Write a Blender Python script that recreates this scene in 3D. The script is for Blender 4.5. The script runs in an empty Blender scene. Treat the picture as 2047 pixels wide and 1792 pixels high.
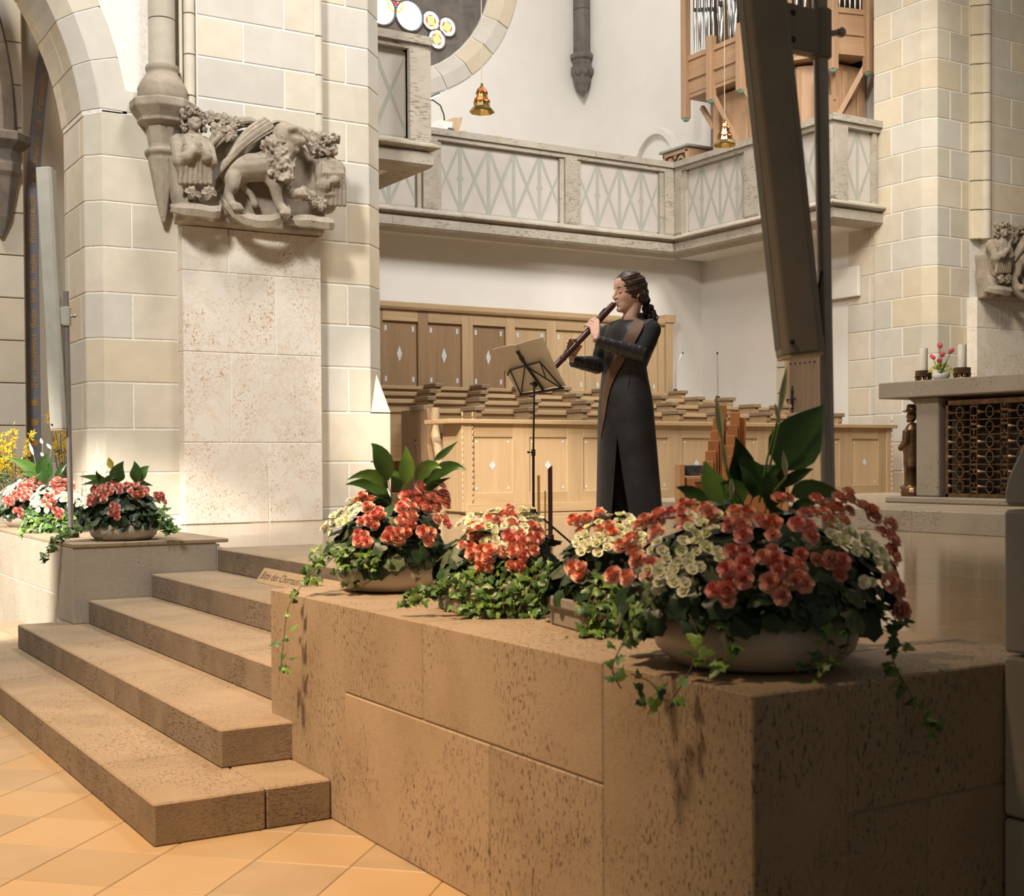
import bpy, bmesh, math, random
from math import sin, cos, pi, radians, sqrt
from mathutils import Vector, Matrix
rnd = random.Random(11)
SC = bpy.context.scene
COL = SC.collection

# ---------------------------------------------------------------- camera
YAW, PITCH, ROLL = radians(31.517), radians(-1.030), radians(-0.3525)
CAMZ = 1.22
FWD = Vector((sin(YAW), cos(YAW), 0)); RGT = Vector((cos(YAW), -sin(YAW), 0)); UP = Vector((0, 0, 1))
_f = cos(PITCH) * FWD + sin(PITCH) * UP
_u = cos(PITCH) * UP - sin(PITCH) * FWD
_r = cos(ROLL) * RGT + sin(ROLL) * _u
_u2 = cos(ROLL) * _u - sin(ROLL) * RGT
cd = bpy.data.cameras.new('camera'); cam = bpy.data.objects.new('camera', cd); COL.objects.link(cam)
cd.sensor_fit = 'HORIZONTAL'; cd.sensor_width = 36.0
cd.lens = 2603.92 / 2047 * 36.0
cd.shift_x = 0.0; cd.shift_y = (969.08 - 896.0) / 2047
cd.clip_start = 0.05; cd.clip_end = 200
cam.matrix_world = Matrix(((_r.x, _u2.x, -_f.x, 0), (_r.y, _u2.y, -_f.y, 0), (_r.z, _u2.z, -_f.z, CAMZ), (0, 0, 0, 1)))
cd.dof.use_dof = True; cd.dof.focus_distance = 8.6; cd.dof.aperture_fstop = 7.0
SC.camera = cam

# ---------------------------------------------------------------- light
w = bpy.data.worlds.new('church_interior_air'); SC.world = w; w.use_nodes = True
bg = w.node_tree.nodes['Background']; bg.inputs[0].default_value = (1.0, 0.87, 0.71, 1); bg.inputs[1].default_value = 0.10
SC.view_settings.view_transform = 'Standard'; SC.view_settings.look = 'None'
SC.view_settings.exposure = 0.0; SC.view_settings.gamma = 1.0; SC.view_settings.use_curve_mapping = False

def aim(o, tgt):
    d = Vector(tgt) - o.location
    o.rotation_euler = d.to_track_quat('-Z', 'Y').to_euler()

def area(name, loc, tgt, size, power, col=(1, .93, .84), spread=180, sizey=None):
    l = bpy.data.lights.new(name, 'AREA'); l.energy = power; l.color = col; l.size = size
    if sizey: l.shape = 'RECTANGLE'; l.size_y = sizey
    l.spread = radians(spread)
    o = bpy.data.objects.new(name, l); COL.objects.link(o); o.location = loc; aim(o, tgt); return o

def spot(name, loc, tgt, angle, power, col=(1, .9, .76), blend=.25, rad=.06):
    l = bpy.data.lights.new(name, 'SPOT'); l.energy = power; l.color = col
    l.spot_size = radians(angle); l.spot_blend = blend; l.shadow_soft_size = rad
    o = bpy.data.objects.new(name, l); COL.objects.link(o); o.location = loc; aim(o, tgt); return o

# unseen area lights high up; choir, gallery and aisle ones are added fill
area('nave_lantern', (-.6, 5.2, 8.5), (4.6, 11.0, 2.6), 1.0, 290, (1, .965, .91), 110)
area('sanctuary_lantern', (5.0, 7.6, 9.5), (6.5, 9.6, .7), 1.6, 220, (1, .95, .88), 120)
area('choir_fill', (10.6, 9.6, 9.0), (8.9, 14.6, 2.6), 2.0, 215, (1, .97, .93), 110)
area('gallery_fill', (8.6, 14.8, 11.5), (10.8, 17.8, 6.4), 2.0, 255, (1, .945, .88), 160)
area('aisle_fill', (1.4, 13.0, 6.3), (2.4, 14.4, 2.0), .5, 60, (1, .80, .58), 150)
area('altar_area_light', (8.0, 6.4, 9.0), (13.6, 10.8, 3.6), 1.2, 90, (1, .88, .70), 80)
spot('step_floodlight', (-1.2, 3.0, 6.4), (1.55, 4.4, .3), 48, 2800, (1, .70, .43), 1.0, .25)
spot('left_floodlight', (-2.6, 7.4, 5.0), (1.7, 10.0, .45), 30, 4200, (1, .92, .80), .35, .1)
spot('stage_spotlight', (-1.5, 4.2, 7.5), (6.75, 11.4, .85), 12.5, 8000, (1, .87, .68), .7, .08)

# ---------------------------------------------------------------- materials
MATS = {}
def N(nt, t, **kw):
    n = nt.nodes.new(t)
    for k, v in kw.items(): setattr(n, k, v)
    return n

def base_mat(name, rough=.6, metal=0., spec=.5):
    m = bpy.data.materials.new(name); m.use_nodes = True
    nt = m.node_tree; b = nt.nodes['Principled BSDF']
    b.inputs['Roughness'].default_value = rough; b.inputs['Metallic'].default_value = metal
    b.inputs['Specular IOR Level'].default_value = spec
    return m, nt, b

def coords(nt, scale=(1, 1, 1), shift=False, rot=(0, 0, 0)):
    tc = N(nt, 'ShaderNodeTexCoord'); mp = N(nt, 'ShaderNodeMapping')
    mp.inputs['Scale'].default_value = scale; mp.inputs['Rotation'].default_value = rot
    src = tc.outputs['Object']
    if shift:
        oi = N(nt, 'ShaderNodeObjectInfo'); mu = N(nt, 'ShaderNodeVectorMath', operation='MULTIPLY_ADD')
        cx = N(nt, 'ShaderNodeCombineXYZ')
        for i in range(3): nt.links.new(oi.outputs['Random'], cx.inputs[i])
        nt.links.new(cx.outputs[0], mu.inputs[0]); mu.inputs[1].default_value = (37.1, 53.7, 71.3)
        nt.links.new(src, mu.inputs[2]); src = mu.outputs[0]
    nt.links.new(src, mp.inputs['Vector']); return mp.outputs[0]

def ramp(nt, fac, stops):
    r = N(nt, 'ShaderNodeValToRGB'); e = r.color_ramp.elements
    while len(e) < len(stops): e.new(.5)
    for el, (p, c) in zip(e, stops):
        el.position = p; el.color = (*c, 1) if len(c) == 3 else c
    nt.links.new(fac, r.inputs[0]); return r.outputs[0]

def noise_tex(nt, vec, scale, detail=4, rough=.55, dist=0.):
    n = N(nt, 'ShaderNodeTexNoise'); n.inputs['Scale'].default_value = scale; n.inputs['Detail'].default_value = detail
    n.inputs['Roughness'].default_value = rough; n.inputs['Distortion'].default_value = dist
    nt.links.new(vec, n.inputs['Vector']); return n.outputs['Fac']

def mixc(nt, fac, a, b, mode='MIX'):
    m = N(nt, 'ShaderNodeMix', data_type='RGBA', blend_type=mode)
    def put(i, v):
        if hasattr(v, 'links') or isinstance(v, bpy.types.NodeSocket): nt.links.new(v, m.inputs[i])
        elif isinstance(v, (int, float)): m.inputs[i].default_value = v
        else: m.inputs[i].default_value = (*v, 1)
    put(0, fac); put(6, a); put(7, b); return m.outputs[2]

def bumpit(nt, b, h, strength, dist=.01):
    n = N(nt, 'ShaderNodeBump'); n.inputs['Strength'].default_value = strength; n.inputs['Distance'].default_value = dist
    nt.links.new(h, n.inputs['Height']); nt.links.new(n.outputs[0], b.inputs['Normal'])

def vary(nt, col, amt):
    if not amt: return col
    oi = N(nt, 'ShaderNodeObjectInfo'); h = N(nt, 'ShaderNodeHueSaturation'); mr = N(nt, 'ShaderNodeMapRange')
    mr.inputs[3].default_value = 1 - amt; mr.inputs[4].default_value = 1 + amt
    nt.links.new(oi.outputs['Random'], mr.inputs[0]); nt.links.new(mr.outputs[0], h.inputs['Value'])
    nt.links.new(col, h.inputs['Color']); return h.outputs[0]

def plain(name, c, rough=.6, metal=0., c2=None, scale=8, vary_amt=0., bump=0., bscale=60, spec=.5, stretch=(1, 1, 1), coat=0., sss=0., detail=4, lo=.35, hi=.65):
    m, nt, b = base_mat(name, rough, metal, spec)
    v = coords(nt, stretch, shift=True)
    f = noise_tex(nt, v, scale, detail)
    c2 = c2 or tuple(x * .86 for x in c)
    col = ramp(nt, f, [(lo, c2), (hi, c)])
    nt.links.new(vary(nt, col, vary_amt), b.inputs['Base Color'])
    if bump: bumpit(nt, b, noise_tex(nt, v, bscale, 3), bump, .004)
    b.inputs['Coat Weight'].default_value = coat
    if sss: b.inputs['Subsurface Weight'].default_value = sss; b.inputs['Subsurface Radius'].default_value = (.012, .006, .003)
    MATS[name] = m; return m

def stone(name, c, c2, pit, pit_amt=.5, pit_scale=60, streak=(1, 1, 3), rough=.75, vary_amt=.05, bump=.5, mott=2.2, vein=None, pit_lo=.60, pit_hi=.70):
    """limestone / travertine: mottling, stretched pores, fine relief"""
    m, nt, b = base_mat(name, rough, 0, .35)
    v = coords(nt, (1, 1, 1), shift=True)
    vs = coords(nt, streak, shift=True)
    mo = noise_tex(nt, v, mott, 5, .6, .4)
    col = ramp(nt, mo, [(.32, c2), (.62, c)])
    fine = noise_tex(nt, v, 140, 2)
    col = mixc(nt, .22, col, ramp(nt, fine, [(.3, tuple(x * .6 for x in c)), (.7, tuple(min(1, x * 1.15) for x in c))]))
    if vein:
        vf = noise_tex(nt, v, 2.2, 12, .80, .5)
        vm = ramp(nt, vf, [(.485, (0, 0, 0)), (.50, (1, 1, 1)), (.515, (0, 0, 0))])
        col = mixc(nt, N_mul(nt, vm, .55), col, vein)
    pf = noise_tex(nt, vs, pit_scale, 4, .62, .3)
    area_ = noise_tex(nt, v, 3.1, 2)
    pm = ramp(nt, pf, [(pit_lo, (0, 0, 0)), (pit_hi, (1, 1, 1))])
    am = ramp(nt, area_, [(.40, (.06, .06, .06)), (.60, (1, 1, 1))])
    pmask = mixc(nt, 1.0, pm, am, 'MULTIPLY')
    col = mixc(nt, N_mul(nt, pmask, pit_amt), col, pit)
    nt.links.new(vary(nt, col, vary_amt), b.inputs['Base Color'])
    inv = N(nt, 'ShaderNodeMath', operation='SUBTRACT'); inv.inputs[0].default_value = 1.0
    nt.links.new(pmask, inv.inputs[1])
    ad = N(nt, 'ShaderNodeMath', operation='MULTIPLY_ADD'); ad.inputs[1].default_value = .35
    nt.links.new(fine, ad.inputs[0]); nt.links.new(inv.outputs[0], ad.inputs[2])
    bumpit(nt, b, ad.outputs[0], bump, .004)
    MATS[name] = m; return m

def N_mul(nt, sock, k):
    n = N(nt, 'ShaderNodeMath', operation='MULTIPLY'); nt.links.new(sock, n.inputs[0]); n.inputs[1].default_value = k
    return n.outputs[0]

def wood(name, c, c2, stretch=(1, 1, .06), scale=26, rough=.5, vary_amt=.07, bump=.12):
    m, nt, b = base_mat(name, rough, 0, .4)
    v = coords(nt, stretch, shift=True)
    g = noise_tex(nt, v, scale, 6, .62, .6)
    big = noise_tex(nt, v, scale * .18, 2, .5, .3)
    col = ramp(nt, g, [(.3, c2), (.56, c), (.75, tuple(min(1, x * 1.12) for x in c))])
    col = mixc(nt, .45, col, ramp(nt, big, [(.35, c2), (.65, c)]))
    nt.links.new(vary(nt, col, vary_amt), b.inputs['Base Color'])
    bumpit(nt, b, g, bump, .003)
    MATS[name] = m; return m

def emit(name, c, strength):
    m, nt, b = base_mat(name, .3)
    b.inputs['Base Color'].default_value = (*c, 1); b.inputs['Emission Color'].default_value = (*c, 1)
    b.inputs['Emission Strength'].default_value = strength
    MATS[name] = m; return m

# building stone (four tints of ashlar), plaster, travertine ...
A1 = plain('ashlar_cream', (.66, .60, .49), .85, c2=(.60, .54, .44), scale=5, vary_amt=.05, bump=.15, bscale=90)
A2 = plain('ashlar_grey', (.615, .585, .52), .85, c2=(.57, .54, .475), scale=5, vary_amt=.05, bump=.15, bscale=90)
A3 = plain('ashlar_ochre', (.67, .585, .44), .85, c2=(.62, .54, .405), scale=5, vary_amt=.05, bump=.15, bscale=90)
A4 = plain('ashlar_olive', (.595, .55, .455), .85, c2=(.545, .505, .415), scale=5, vary_amt=.05, bump=.15, bscale=90)
ASH = [A1, A1, A2, A2, A3, A4]
MORTAR = plain('mortar_white', (.86, .83, .77), .9, scale=30)
MORTAR_D = plain('mortar_grey', (.40, .31, .21), .9, scale=30)
PLASTER = plain('plaster_white', (.80, .775, .73), .92, c2=(.765, .74, .69), scale=1.6, bump=.06, bscale=40)
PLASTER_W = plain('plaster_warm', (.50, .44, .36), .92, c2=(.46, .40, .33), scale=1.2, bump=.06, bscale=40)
TRAV = stone('travertine_tan', (.475, .36, .245), (.36, .262, .168), (.13, .075, .04), .9, 115, (1, 1, .42), .72, .05, .7, pit_lo=.57, pit_hi=.65)
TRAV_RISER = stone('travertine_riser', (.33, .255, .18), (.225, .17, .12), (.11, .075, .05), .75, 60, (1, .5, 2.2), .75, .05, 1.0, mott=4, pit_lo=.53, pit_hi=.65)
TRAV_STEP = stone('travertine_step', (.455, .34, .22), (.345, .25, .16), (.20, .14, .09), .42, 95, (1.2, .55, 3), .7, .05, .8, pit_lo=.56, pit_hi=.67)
TRAV_GREY = stone('travertine_grey', (.55, .48, .39), (.45, .39, .32), (.16, .125, .085), .8, 55, (.5, .5, 2.6), .8, .04, .7)
PILAST = stone('limestone_veined', (.80, .75, .67), (.74, .68, .59), (.46, .25, .10), .95, 55, (1, 1, .8), .7, .03, .3, mott=3.5, vein=(.60, .40, .21), pit_lo=.555, pit_hi=.65)
GALST = stone('gallery_stone', (.48, .43, .355), (.38, .34, .275), (.20, .155, .11), .85, 34, (.4, .4, 2.0), .85, .05, .9, mott=3, pit_lo=.54, pit_hi=.66)
CARVE = stone('weathered_sandstone', (.40, .34, .265), (.235, .195, .15), (.09, .07, .055), .7, 45, (1, 1, 1), .9, .03, .7, mott=6)
DARKST = stone('dark_tuff', (.20, .175, .155), (.115, .10, .09), (.04, .035, .03), .6, 40, (1, 1, 1), .9, .03, .6, mott=5)
SHAFT = stone('grey_granite', (.50, .455, .375), (.43, .39, .32), (.22, .19, .15), .5, 120, (1, 1, 1), .75, .02, .3, mott=8)
MARBLE = stone('polished_floor', (.41, .295, .185), (.35, .25, .155), (.26, .18, .11), .35, 30, (.5, 1.8, 1), .12, .04, .012)
TILE = plain('sandstone_tile', (.54, .365, .19), .42, c2=(.54, .385, .22), scale=4, vary_amt=.10, bump=.05, bscale=70)
TILE2 = plain('sandstone_tile_grey', (.49, .36, .22), .42, c2=(.43, .31, .185), scale=4, vary_amt=.08, bump=.05, bscale=70)
ALTST = stone('bush_hammered_stone', (.36, .295, .22), (.29, .235, .175), (.10, .075, .05), .85, 60, (1, 1, .7), .85, .02, 1.0)
OAK = wood('oak_light', (.56, .40, .235), (.43, .29, .155))
OAKP = wood('oak_panel', (.60, .425, .25), (.50, .34, .19), vary_amt=.05)
OAKM = wood('oak_mid', (.34, .215, .115), (.25, .155, .08))
OAKC = wood('oak_cap', (.31, .225, .14), (.22, .155, .095), (.06, .06, 1))
ALTSTEP = stone('altar_step_stone', (.41, .33, .24), (.32, .255, .18), (.13, .095, .065), .8, 60, (.5, .5, 2.4), .75, .04, .8, pit_lo=.55, pit_hi=.66)
OAKH = wood('oak_horizontal', (.53, .375, .215), (.41, .275, .145), (.06, 1, 1))
OAKD = wood('oak_dark', (.20, .125, .07), (.13, .08, .045))
ORGW = wood('organ_oak', (.50, .315, .185), (.40, .245, .14))
ORGH = wood('organ_oak_rail', (.50, .315, .185), (.40, .245, .14), (.06, .06, 1))
CHERRY = wood('cherry_wood', (.42, .165, .055), (.33, .12, .04), rough=.35)
PEARL = plain('mother_of_pearl', (.78, .80, .80), .18, c2=(.55, .60, .62), scale=60, spec=.8)
PAINTG = plain('sage_paint', (.40, .40, .345), .9, c2=(.375, .375, .32), scale=6)
PANELP = plain('rose_plaster', (.56, .515, .47), .9, c2=(.515, .47, .43), scale=3)
STEEL = plain('brushed_steel', (.50, .46, .43), .38, .75)
IRON = plain('black_iron', (.03, .028, .026), .45, .6)
BRASS = plain('polished_brass', (.83, .62, .24), .22, 1.0, c2=(.72, .50, .17), scale=9)
COPPER = plain('copper_petals', (.85, .33, .13), .3, 1.0)
BRONZE = plain('cast_bronze', (.25, .15, .075), .36, .85, c2=(.12, .07, .04), scale=14, bump=.35, bscale=30)
TIN = plain('organ_tin', (.78, .77, .74), .22, 1.0)
GREENP = plain('verdigris_paint', (.22, .40, .31), .6)
BLACKP = plain('black_painted_metal', (.022, .021, .021), .4)
# ---------------------------------------------------------------- geometry helpers
class G:
    """collects vertices and faces for ONE mesh object"""
    def __init__(s): s.v = []; s.f = []; s.mi = []; s.cur = 0
    def add(s, vs, fs):
        o = len(s.v); s.v += [tuple(p) for p in vs]
        for f in fs: s.f.append(tuple(i + o for i in f)); s.mi.append(s.cur)
        return s
    def box(s, x0, x1, y0, y1, z0, z1):
        return s.add([(x0, y0, z0), (x1, y0, z0), (x1, y1, z0), (x0, y1, z0), (x0, y0, z1), (x1, y0, z1), (x1, y1, z1), (x0, y1, z1)],
                     [(0, 3, 2, 1), (4, 5, 6, 7), (0, 1, 5, 4), (1, 2, 6, 5), (2, 3, 7, 6), (3, 0, 4, 7)])
    def obox(s, c, ax, ay, az):
        """oriented box: centre and three half-axis vectors"""
        c, ax, ay, az = map(Vector, (c, ax, ay, az)); P = []
        for k in (-1, 1):
            for (i, j) in ((-1, -1), (1, -1), (1, 1), (-1, 1)): P.append(c + ax * i + ay * j + az * k)
        fl = [(0, 3, 2, 1), (4, 5, 6, 7), (0, 1, 5, 4), (1, 2, 6, 5), (2, 3, 7, 6), (3, 0, 4, 7)]
        return s.add(P, fl if ax.cross(ay).dot(az) > 0 else [f[::-1] for f in fl])
    def prism(s, poly, a, b, axis='z'):
        """polygon (2-D) extruded from a to b along an axis; z: (x,y), y: (x,z), x: (y,z)"""
        n = len(poly); ar = sum(poly[i][0] * poly[(i + 1) % n][1] - poly[(i + 1) % n][0] * poly[i][1] for i in range(n))
        def P(p, h): return {'z': (p[0], p[1], h), 'y': (p[0], h, p[1]), 'x': (h, p[0], p[1])}[axis]
        V = [P(p, a) for p in poly] + [P(p, b) for p in poly]
        F = [tuple(range(n))[::-1], tuple(range(n, 2 * n))] + [(i, (i + 1) % n, (i + 1) % n + n, i + n) for i in range(n)]
        flip = (ar < 0) ^ (axis == 'y') ^ (b < a)
        return s.add(V, [f[::-1] for f in F] if flip else F)
    def loft(s, rings, close=True, cap=True):
        n = len(rings[0]); V = [p for r in rings for p in r]; F = []
        for k in range(len(rings) - 1):
            for i in range(n if close else n - 1):
                j = (i + 1) % n; F.append((k * n + i, k * n + j, (k + 1) * n + j, (k + 1) * n + i))
        if cap and close: F.append(tuple(range(n))[::-1]); F.append(tuple(range((len(rings) - 1) * n, len(rings) * n)))
        return s.add(V, F)
    def lathe(s, prof, c=(0, 0, 0), n=20, a0=0., sx=1., sy=1., cap=True):
        R = [[(c[0] + r * sx * cos(a0 + 2 * pi * i / n), c[1] + r * sy * sin(a0 + 2 * pi * i / n), c[2] + z) for i in range(n)] for r, z in prof]
        return s.loft(R, cap=cap)
    def tube(s, pts, r, n=8, cap=True):
        pts = [Vector(p) for p in pts]; m = len(pts); rr = r if isinstance(r, (list, tuple)) else [r] * m
        R = []; ref = None
        for i, p in enumerate(pts):
            t = (pts[min(i + 1, m - 1)] - pts[max(i - 1, 0)]).normalized()
            if ref is None: ref = Vector((0, 0, 1)) if abs(t.z) < .9 else Vector((1, 0, 0))
            u = t.cross(ref).normalized() if t.cross(ref).length > 1e-6 else t.orthogonal().normalized()
            v = u.cross(t).normalized(); ref = v
            R.append([p + (u * cos(2 * pi * k / n) + v * sin(2 * pi * k / n)) * rr[i] for k in range(n)])
        return s.loft([x[::-1] for x in R], cap=cap)
    def ball(s, c, r, n=12, m=8, rot=None):
        r = (r, r, r) if isinstance(r, (int, float)) else r; R = []; c = Vector(c)
        V = []
        for j in range(1, m):
            t = pi * j / m
            V.append([Vector((r[0] * sin(t) * cos(2 * pi * i / n), r[1] * sin(t) * sin(2 * pi * i / n), -r[2] * cos(t))) for i in range(n)])
        pts = [Vector((0, 0, -r[2]))] + [p for q in V for p in q] + [Vector((0, 0, r[2]))]
        if rot is not None: pts = [rot @ p for p in pts]
        F = [(0, 1 + (i + 1) % n, 1 + i) for i in range(n)]
        for j in range(m - 2):
            for i in range(n):
                a = 1 + j * n + i; b = 1 + j * n + (i + 1) % n; F.append((a, b, b + n, a + n))
        L = len(pts) - 1; o = 1 + (m - 2) * n
        F += [(o + i, o + (i + 1) % n, L) for i in range(n)]
        return s.add([c + p for p in pts], F)
    def sheet(s, grid, th=0.):
        """grid of points -> surface, thickness th if given"""
        rows, cols = len(grid), len(grid[0]); V = [Vector(p) for r in grid for p in r]
        F = [(i * cols + j, i * cols + j + 1, (i + 1) * cols + j + 1, (i + 1) * cols + j) for i in range(rows - 1) for j in range(cols - 1)]
        if th:
            nn = [Vector() for _ in V]
            for f in F:
                nm = (V[f[2]] - V[f[0]]).cross(V[f[3]] - V[f[1]])
                for i in f: nn[i] += nm
            W = [p - q.normalized() * th if q.length else p for p, q in zip(V, nn)]; o = len(V)
            F2 = [tuple(i + o for i in f[::-1]) for f in F]
            B = [j for j in range(cols)] + [i * cols + cols - 1 for i in range(1, rows)] + [(rows - 1) * cols + j for j in range(cols - 2, -1, -1)] + [i * cols for i in range(rows - 2, 0, -1)]
            F3 = [(B[(i + 1) % len(B)], B[i], B[i] + o, B[(i + 1) % len(B)] + o) for i in range(len(B))]
            return s.add(V + W, F + F2 + F3)
        return s.add(V, F)

def mesh_of(name, g, mats, base=(0, 0, 0), smooth=None, bevel=0., fix=False):
    me = bpy.data.meshes.new(name); b = Vector(base)
    me.from_pydata([Vector(p) - b for p in g.v], [], g.f)
    mats = mats if isinstance(mats, (list, tuple)) else [mats]
    for m in mats: me.materials.append(m)
    if len(mats) > 1:
        for p, i in zip(me.polygons, g.mi): p.material_index = i
    if bevel or fix:
        bm = bmesh.new(); bm.from_mesh(me)
        if fix: bmesh.ops.recalc_face_normals(bm, faces=bm.faces)
        if bevel:
            es = [e for e in bm.edges if len(e.link_faces) == 2 and e.calc_face_angle(0) > .5]
            bmesh.ops.bevel(bm, geom=es, offset=bevel, segments=1, profile=.5, affect='EDGES', clamp_overlap=True)
        bm.to_mesh(me); bm.free()
    if smooth is not None:
        me.shade_smooth(); me.set_sharp_from_angle(angle=radians(smooth))
    me.update(); return me

def wloc(p):
    v = Vector((0, 0, 0))
    while p is not None: v += p.location; p = p.parent
    return v

def put(name, g, mats, parent=None, smooth=None, bevel=0., local=False, fix=False, label=None):
    """links ONE mesh object; world coordinates unless local"""
    base = (0, 0, 0) if (local or parent is None) else wloc(parent)
    o = bpy.data.objects.new(name, mesh_of(name, g, mats, base, smooth, bevel, fix)); COL.objects.link(o)
    if parent is not None: o.parent = parent
    if label: o['label'] = label
    return o

def thing(name, label, cat, loc=(0, 0, 0), rotz=0., group=None):
    o = bpy.data.objects.new(name, None); COL.objects.link(o); o.empty_display_size = .1
    o.location = loc; o.rotation_euler = (0, 0, rotz); o['label'] = label; o['category'] = cat
    if group: o['group'] = group
    return o

def tag(o, label, cat, group=None):
    o['label'] = label; o['category'] = cat
    if group: o['group'] = group
    return o

def struct(name, g=None, mats=None, label=None, **kw):
    if g is None:
        o = bpy.data.objects.new(name, None); COL.objects.link(o)
    else: o = put(name, g, mats, **kw)
    o['kind'] = 'structure'
    if label: o['label'] = label
    return o

def dup(root, loc, rotz=0., label=None, scale=1.):
    r = root.copy(); COL.objects.link(r); r.location = loc; r.rotation_euler = (0, 0, rotz); r.scale = (scale,) * 3
    if label: r['label'] = label
    for ch in root.children:
        c = ch.copy(); COL.objects.link(c); c.parent = r
        for gch in ch.children:
            d = gch.copy(); COL.objects.link(d); d.parent = c
    return r

def remeshed(name, g, mat, parent, voxel, smooth=2, local=False, fac=.6, post=None, label=None):
    """fuses overlapping solids of g into ONE continuous surface"""
    o = put(name, g, mat, parent, local=local)
    m = o.modifiers.new('r', 'REMESH'); m.mode = 'VOXEL'; m.voxel_size = voxel
    if smooth:
        k = o.modifiers.new('s', 'SMOOTH'); k.iterations = smooth; k.factor = fac
    dg = bpy.context.evaluated_depsgraph_get(); ev = o.evaluated_get(dg)
    me = bpy.data.meshes.new_from_object(ev, depsgraph=dg); o.modifiers.clear(); old = o.data; o.data = me
    bpy.data.meshes.remove(old); me.name = name
    if not me.materials: me.materials.append(mat)
    me.shade_smooth()
    if post: post(me)
    if label: o['label'] = label
    return o

def sblock(parent, poly, z0, z1, mat, name='stone_block', bev=.006, axis='z'):
    return put(name, G().prism(poly, z0, z1, axis), mat, parent, bevel=bev)

def pick_ash(k=[0]):
    k[0] += 1; return ASH[(k[0] * 7 + (k[0] // 3) * 2 + rnd.randrange(3)) % 6]

JT = .006   # half a joint
# ================================================================= SETTING
# ---- nave floor: diagonal sandstone tiles
flr = struct('floor', G().box(-9, 2.6, -5, 14, -.25, -.003), MORTAR_D, 'sandstone floor of the nave, laid in diagonal squares')
A0 = Vector((.954, 4.235)); E1 = Vector((.2206, -.2172)); E2 = Vector((-.2172, -.2206))
tm = [None, None]
for k, mt in enumerate((TILE, TILE2)):
    gt = G(); c = .5 * .0045 / E1.length
    gt.prism([tuple(E1 * a + E2 * b) for a, b in ((c, c), (1 - c, c), (1 - c, 1 - c), (c, 1 - c))], -.03, 0)
    tm[k] = mesh_of('floor_tile', gt, mt, bevel=.0015)
cnt = 0
for i in range(-22, 23):
    for j in range(-18, 19):
        p = A0 + E1 * i + E2 * j; q = p + E1 * .5 + E2 * .5
        if q.x > 2.05 or q.x < -.35 or q.y < 2.75 or q.y > 7.3: continue
        if q.x > 1.5 and q.y > 4.35: continue
        d = (q.x * FWD.x + q.y * FWD.y); l = q.x * RGT.x + q.y * RGT.y
        if d < 2.9 or l < -d * .46 or l > .35: continue
        o = bpy.data.objects.new('floor_tile', tm[(i * 5 + j * 3 + (i * j) % 4) % 3 % 2]); COL.objects.link(o)
        o.location = (p.x, p.y, 0); o.parent = flr; cnt += 1

# ---- five steps
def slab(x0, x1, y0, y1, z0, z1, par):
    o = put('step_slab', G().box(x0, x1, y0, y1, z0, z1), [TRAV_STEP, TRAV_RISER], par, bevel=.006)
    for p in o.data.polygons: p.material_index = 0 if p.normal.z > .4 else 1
def step(x0, x1, y0, y1, z0, z1, cuts, parent):
    ys = [y0] + cuts + [y1]
    for a, b in zip(ys, ys[1:]):
        slab(x0, x1, a + .002, b - .002, z0, z1 - .0005, parent)
st = struct('stone_steps', G().box(1.22, 2.6, 4.72, 7.8, .0, .10), TRAV_STEP, 'flight of five tan travertine steps')
R5 = .138
slab(1.175, 1.548, 4.103, 4.75, 0, R5, st)
slab(1.552, 1.783, 4.103, 4.75, 0, R5, st)
step(1.175, 1.60, 4.754, 9.4, 0, R5, [5.46, 6.9, 8.1], st)
put('step_slab', G().box(1.60, 1.783, 4.754, 9.4, 0, R5 - .001), TRAV_STEP, st)
step(1.516, 1.90, 4.452, 8.05, R5, 2 * R5, [5.9, 7.0], st)
step(1.876, 2.29, 4.668, 7.846, 2 * R5, 3 * R5, [5.35, 6.75], st)
step(2.249, 2.70, 4.668, 7.846, 3 * R5, 4 * R5, [5.95, 7.1], st)
step(2.660, 3.300, 4.668, 7.846, 4 * R5, 5 * R5, [5.6, 6.9], st)

# ---- low walls left and right of the steps
PZ = .745
pr = struct('wall_parapet_right', G().box(1.789, 2.79, 1.987, 4.658, 0, .738), MORTAR_D, 'low tan travertine wall to the right of the steps')
def pblk(y0, y1, z0, z1, x0=1.785, x1=2.30, parent=pr, m=TRAV): put('stone_block', G().box(x0, x1, y0 + .002, y1 - .002, z0 + .002, z1 - .002), m, parent, bevel=.004)
pblk(3.990, 4.662, 0, PZ)
pblk(3.424, 3.990, .452, PZ); pblk(2.506, 3.424, .452, PZ)
pblk(3.036, 3.990, 0, .452); pblk(2.506, 3.036, 0, .452)
pblk(1.983, 2.506, 0, PZ, x1=2.054)
def pbx(x0, x1, z0, z1): put('stone_block', G().box(x0 + .002, x1 - .002, 1.983, 2.30, z0 + .002, z1 - .002), TRAV, pr, bevel=.004)
pbx(2.054, 2.80, .46, PZ); pbx(2.054, 2.30, 0, .46); pbx(2.30, 2.80, 0, .46)
put('coping_slab', G().box(2.302, 2.80, 2.304, 3.40, .66, PZ - .002), TRAV, pr); put('coping_slab', G().box(2.302, 2.80, 3.404, 4.662, .66, PZ - .002), TRAV, pr)
pl = struct('wall_parapet_left', G().box(1.792, 2.68, 7.856, 12.0, 0, .715), MORTAR, 'low pale travertine wall to the left of the steps')
pblk(7.85, 8.30, 2 * R5, PZ - .019, 1.787, 2.66, pl, TRAV_GREY)
pblk(8.30, 9.60, .42, PZ - .019, 1.787, 2.66, pl, TRAV_GREY); pblk(8.30, 9.2, .0, .42, 1.787, 2.66, pl, TRAV_GREY); pblk(9.2, 10.6, .0, .42, 1.787, 2.66, pl, TRAV_GREY)
pblk(9.60, 11.2, .42, PZ - .019, 1.787, 2.66, pl, TRAV_GREY)
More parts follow.
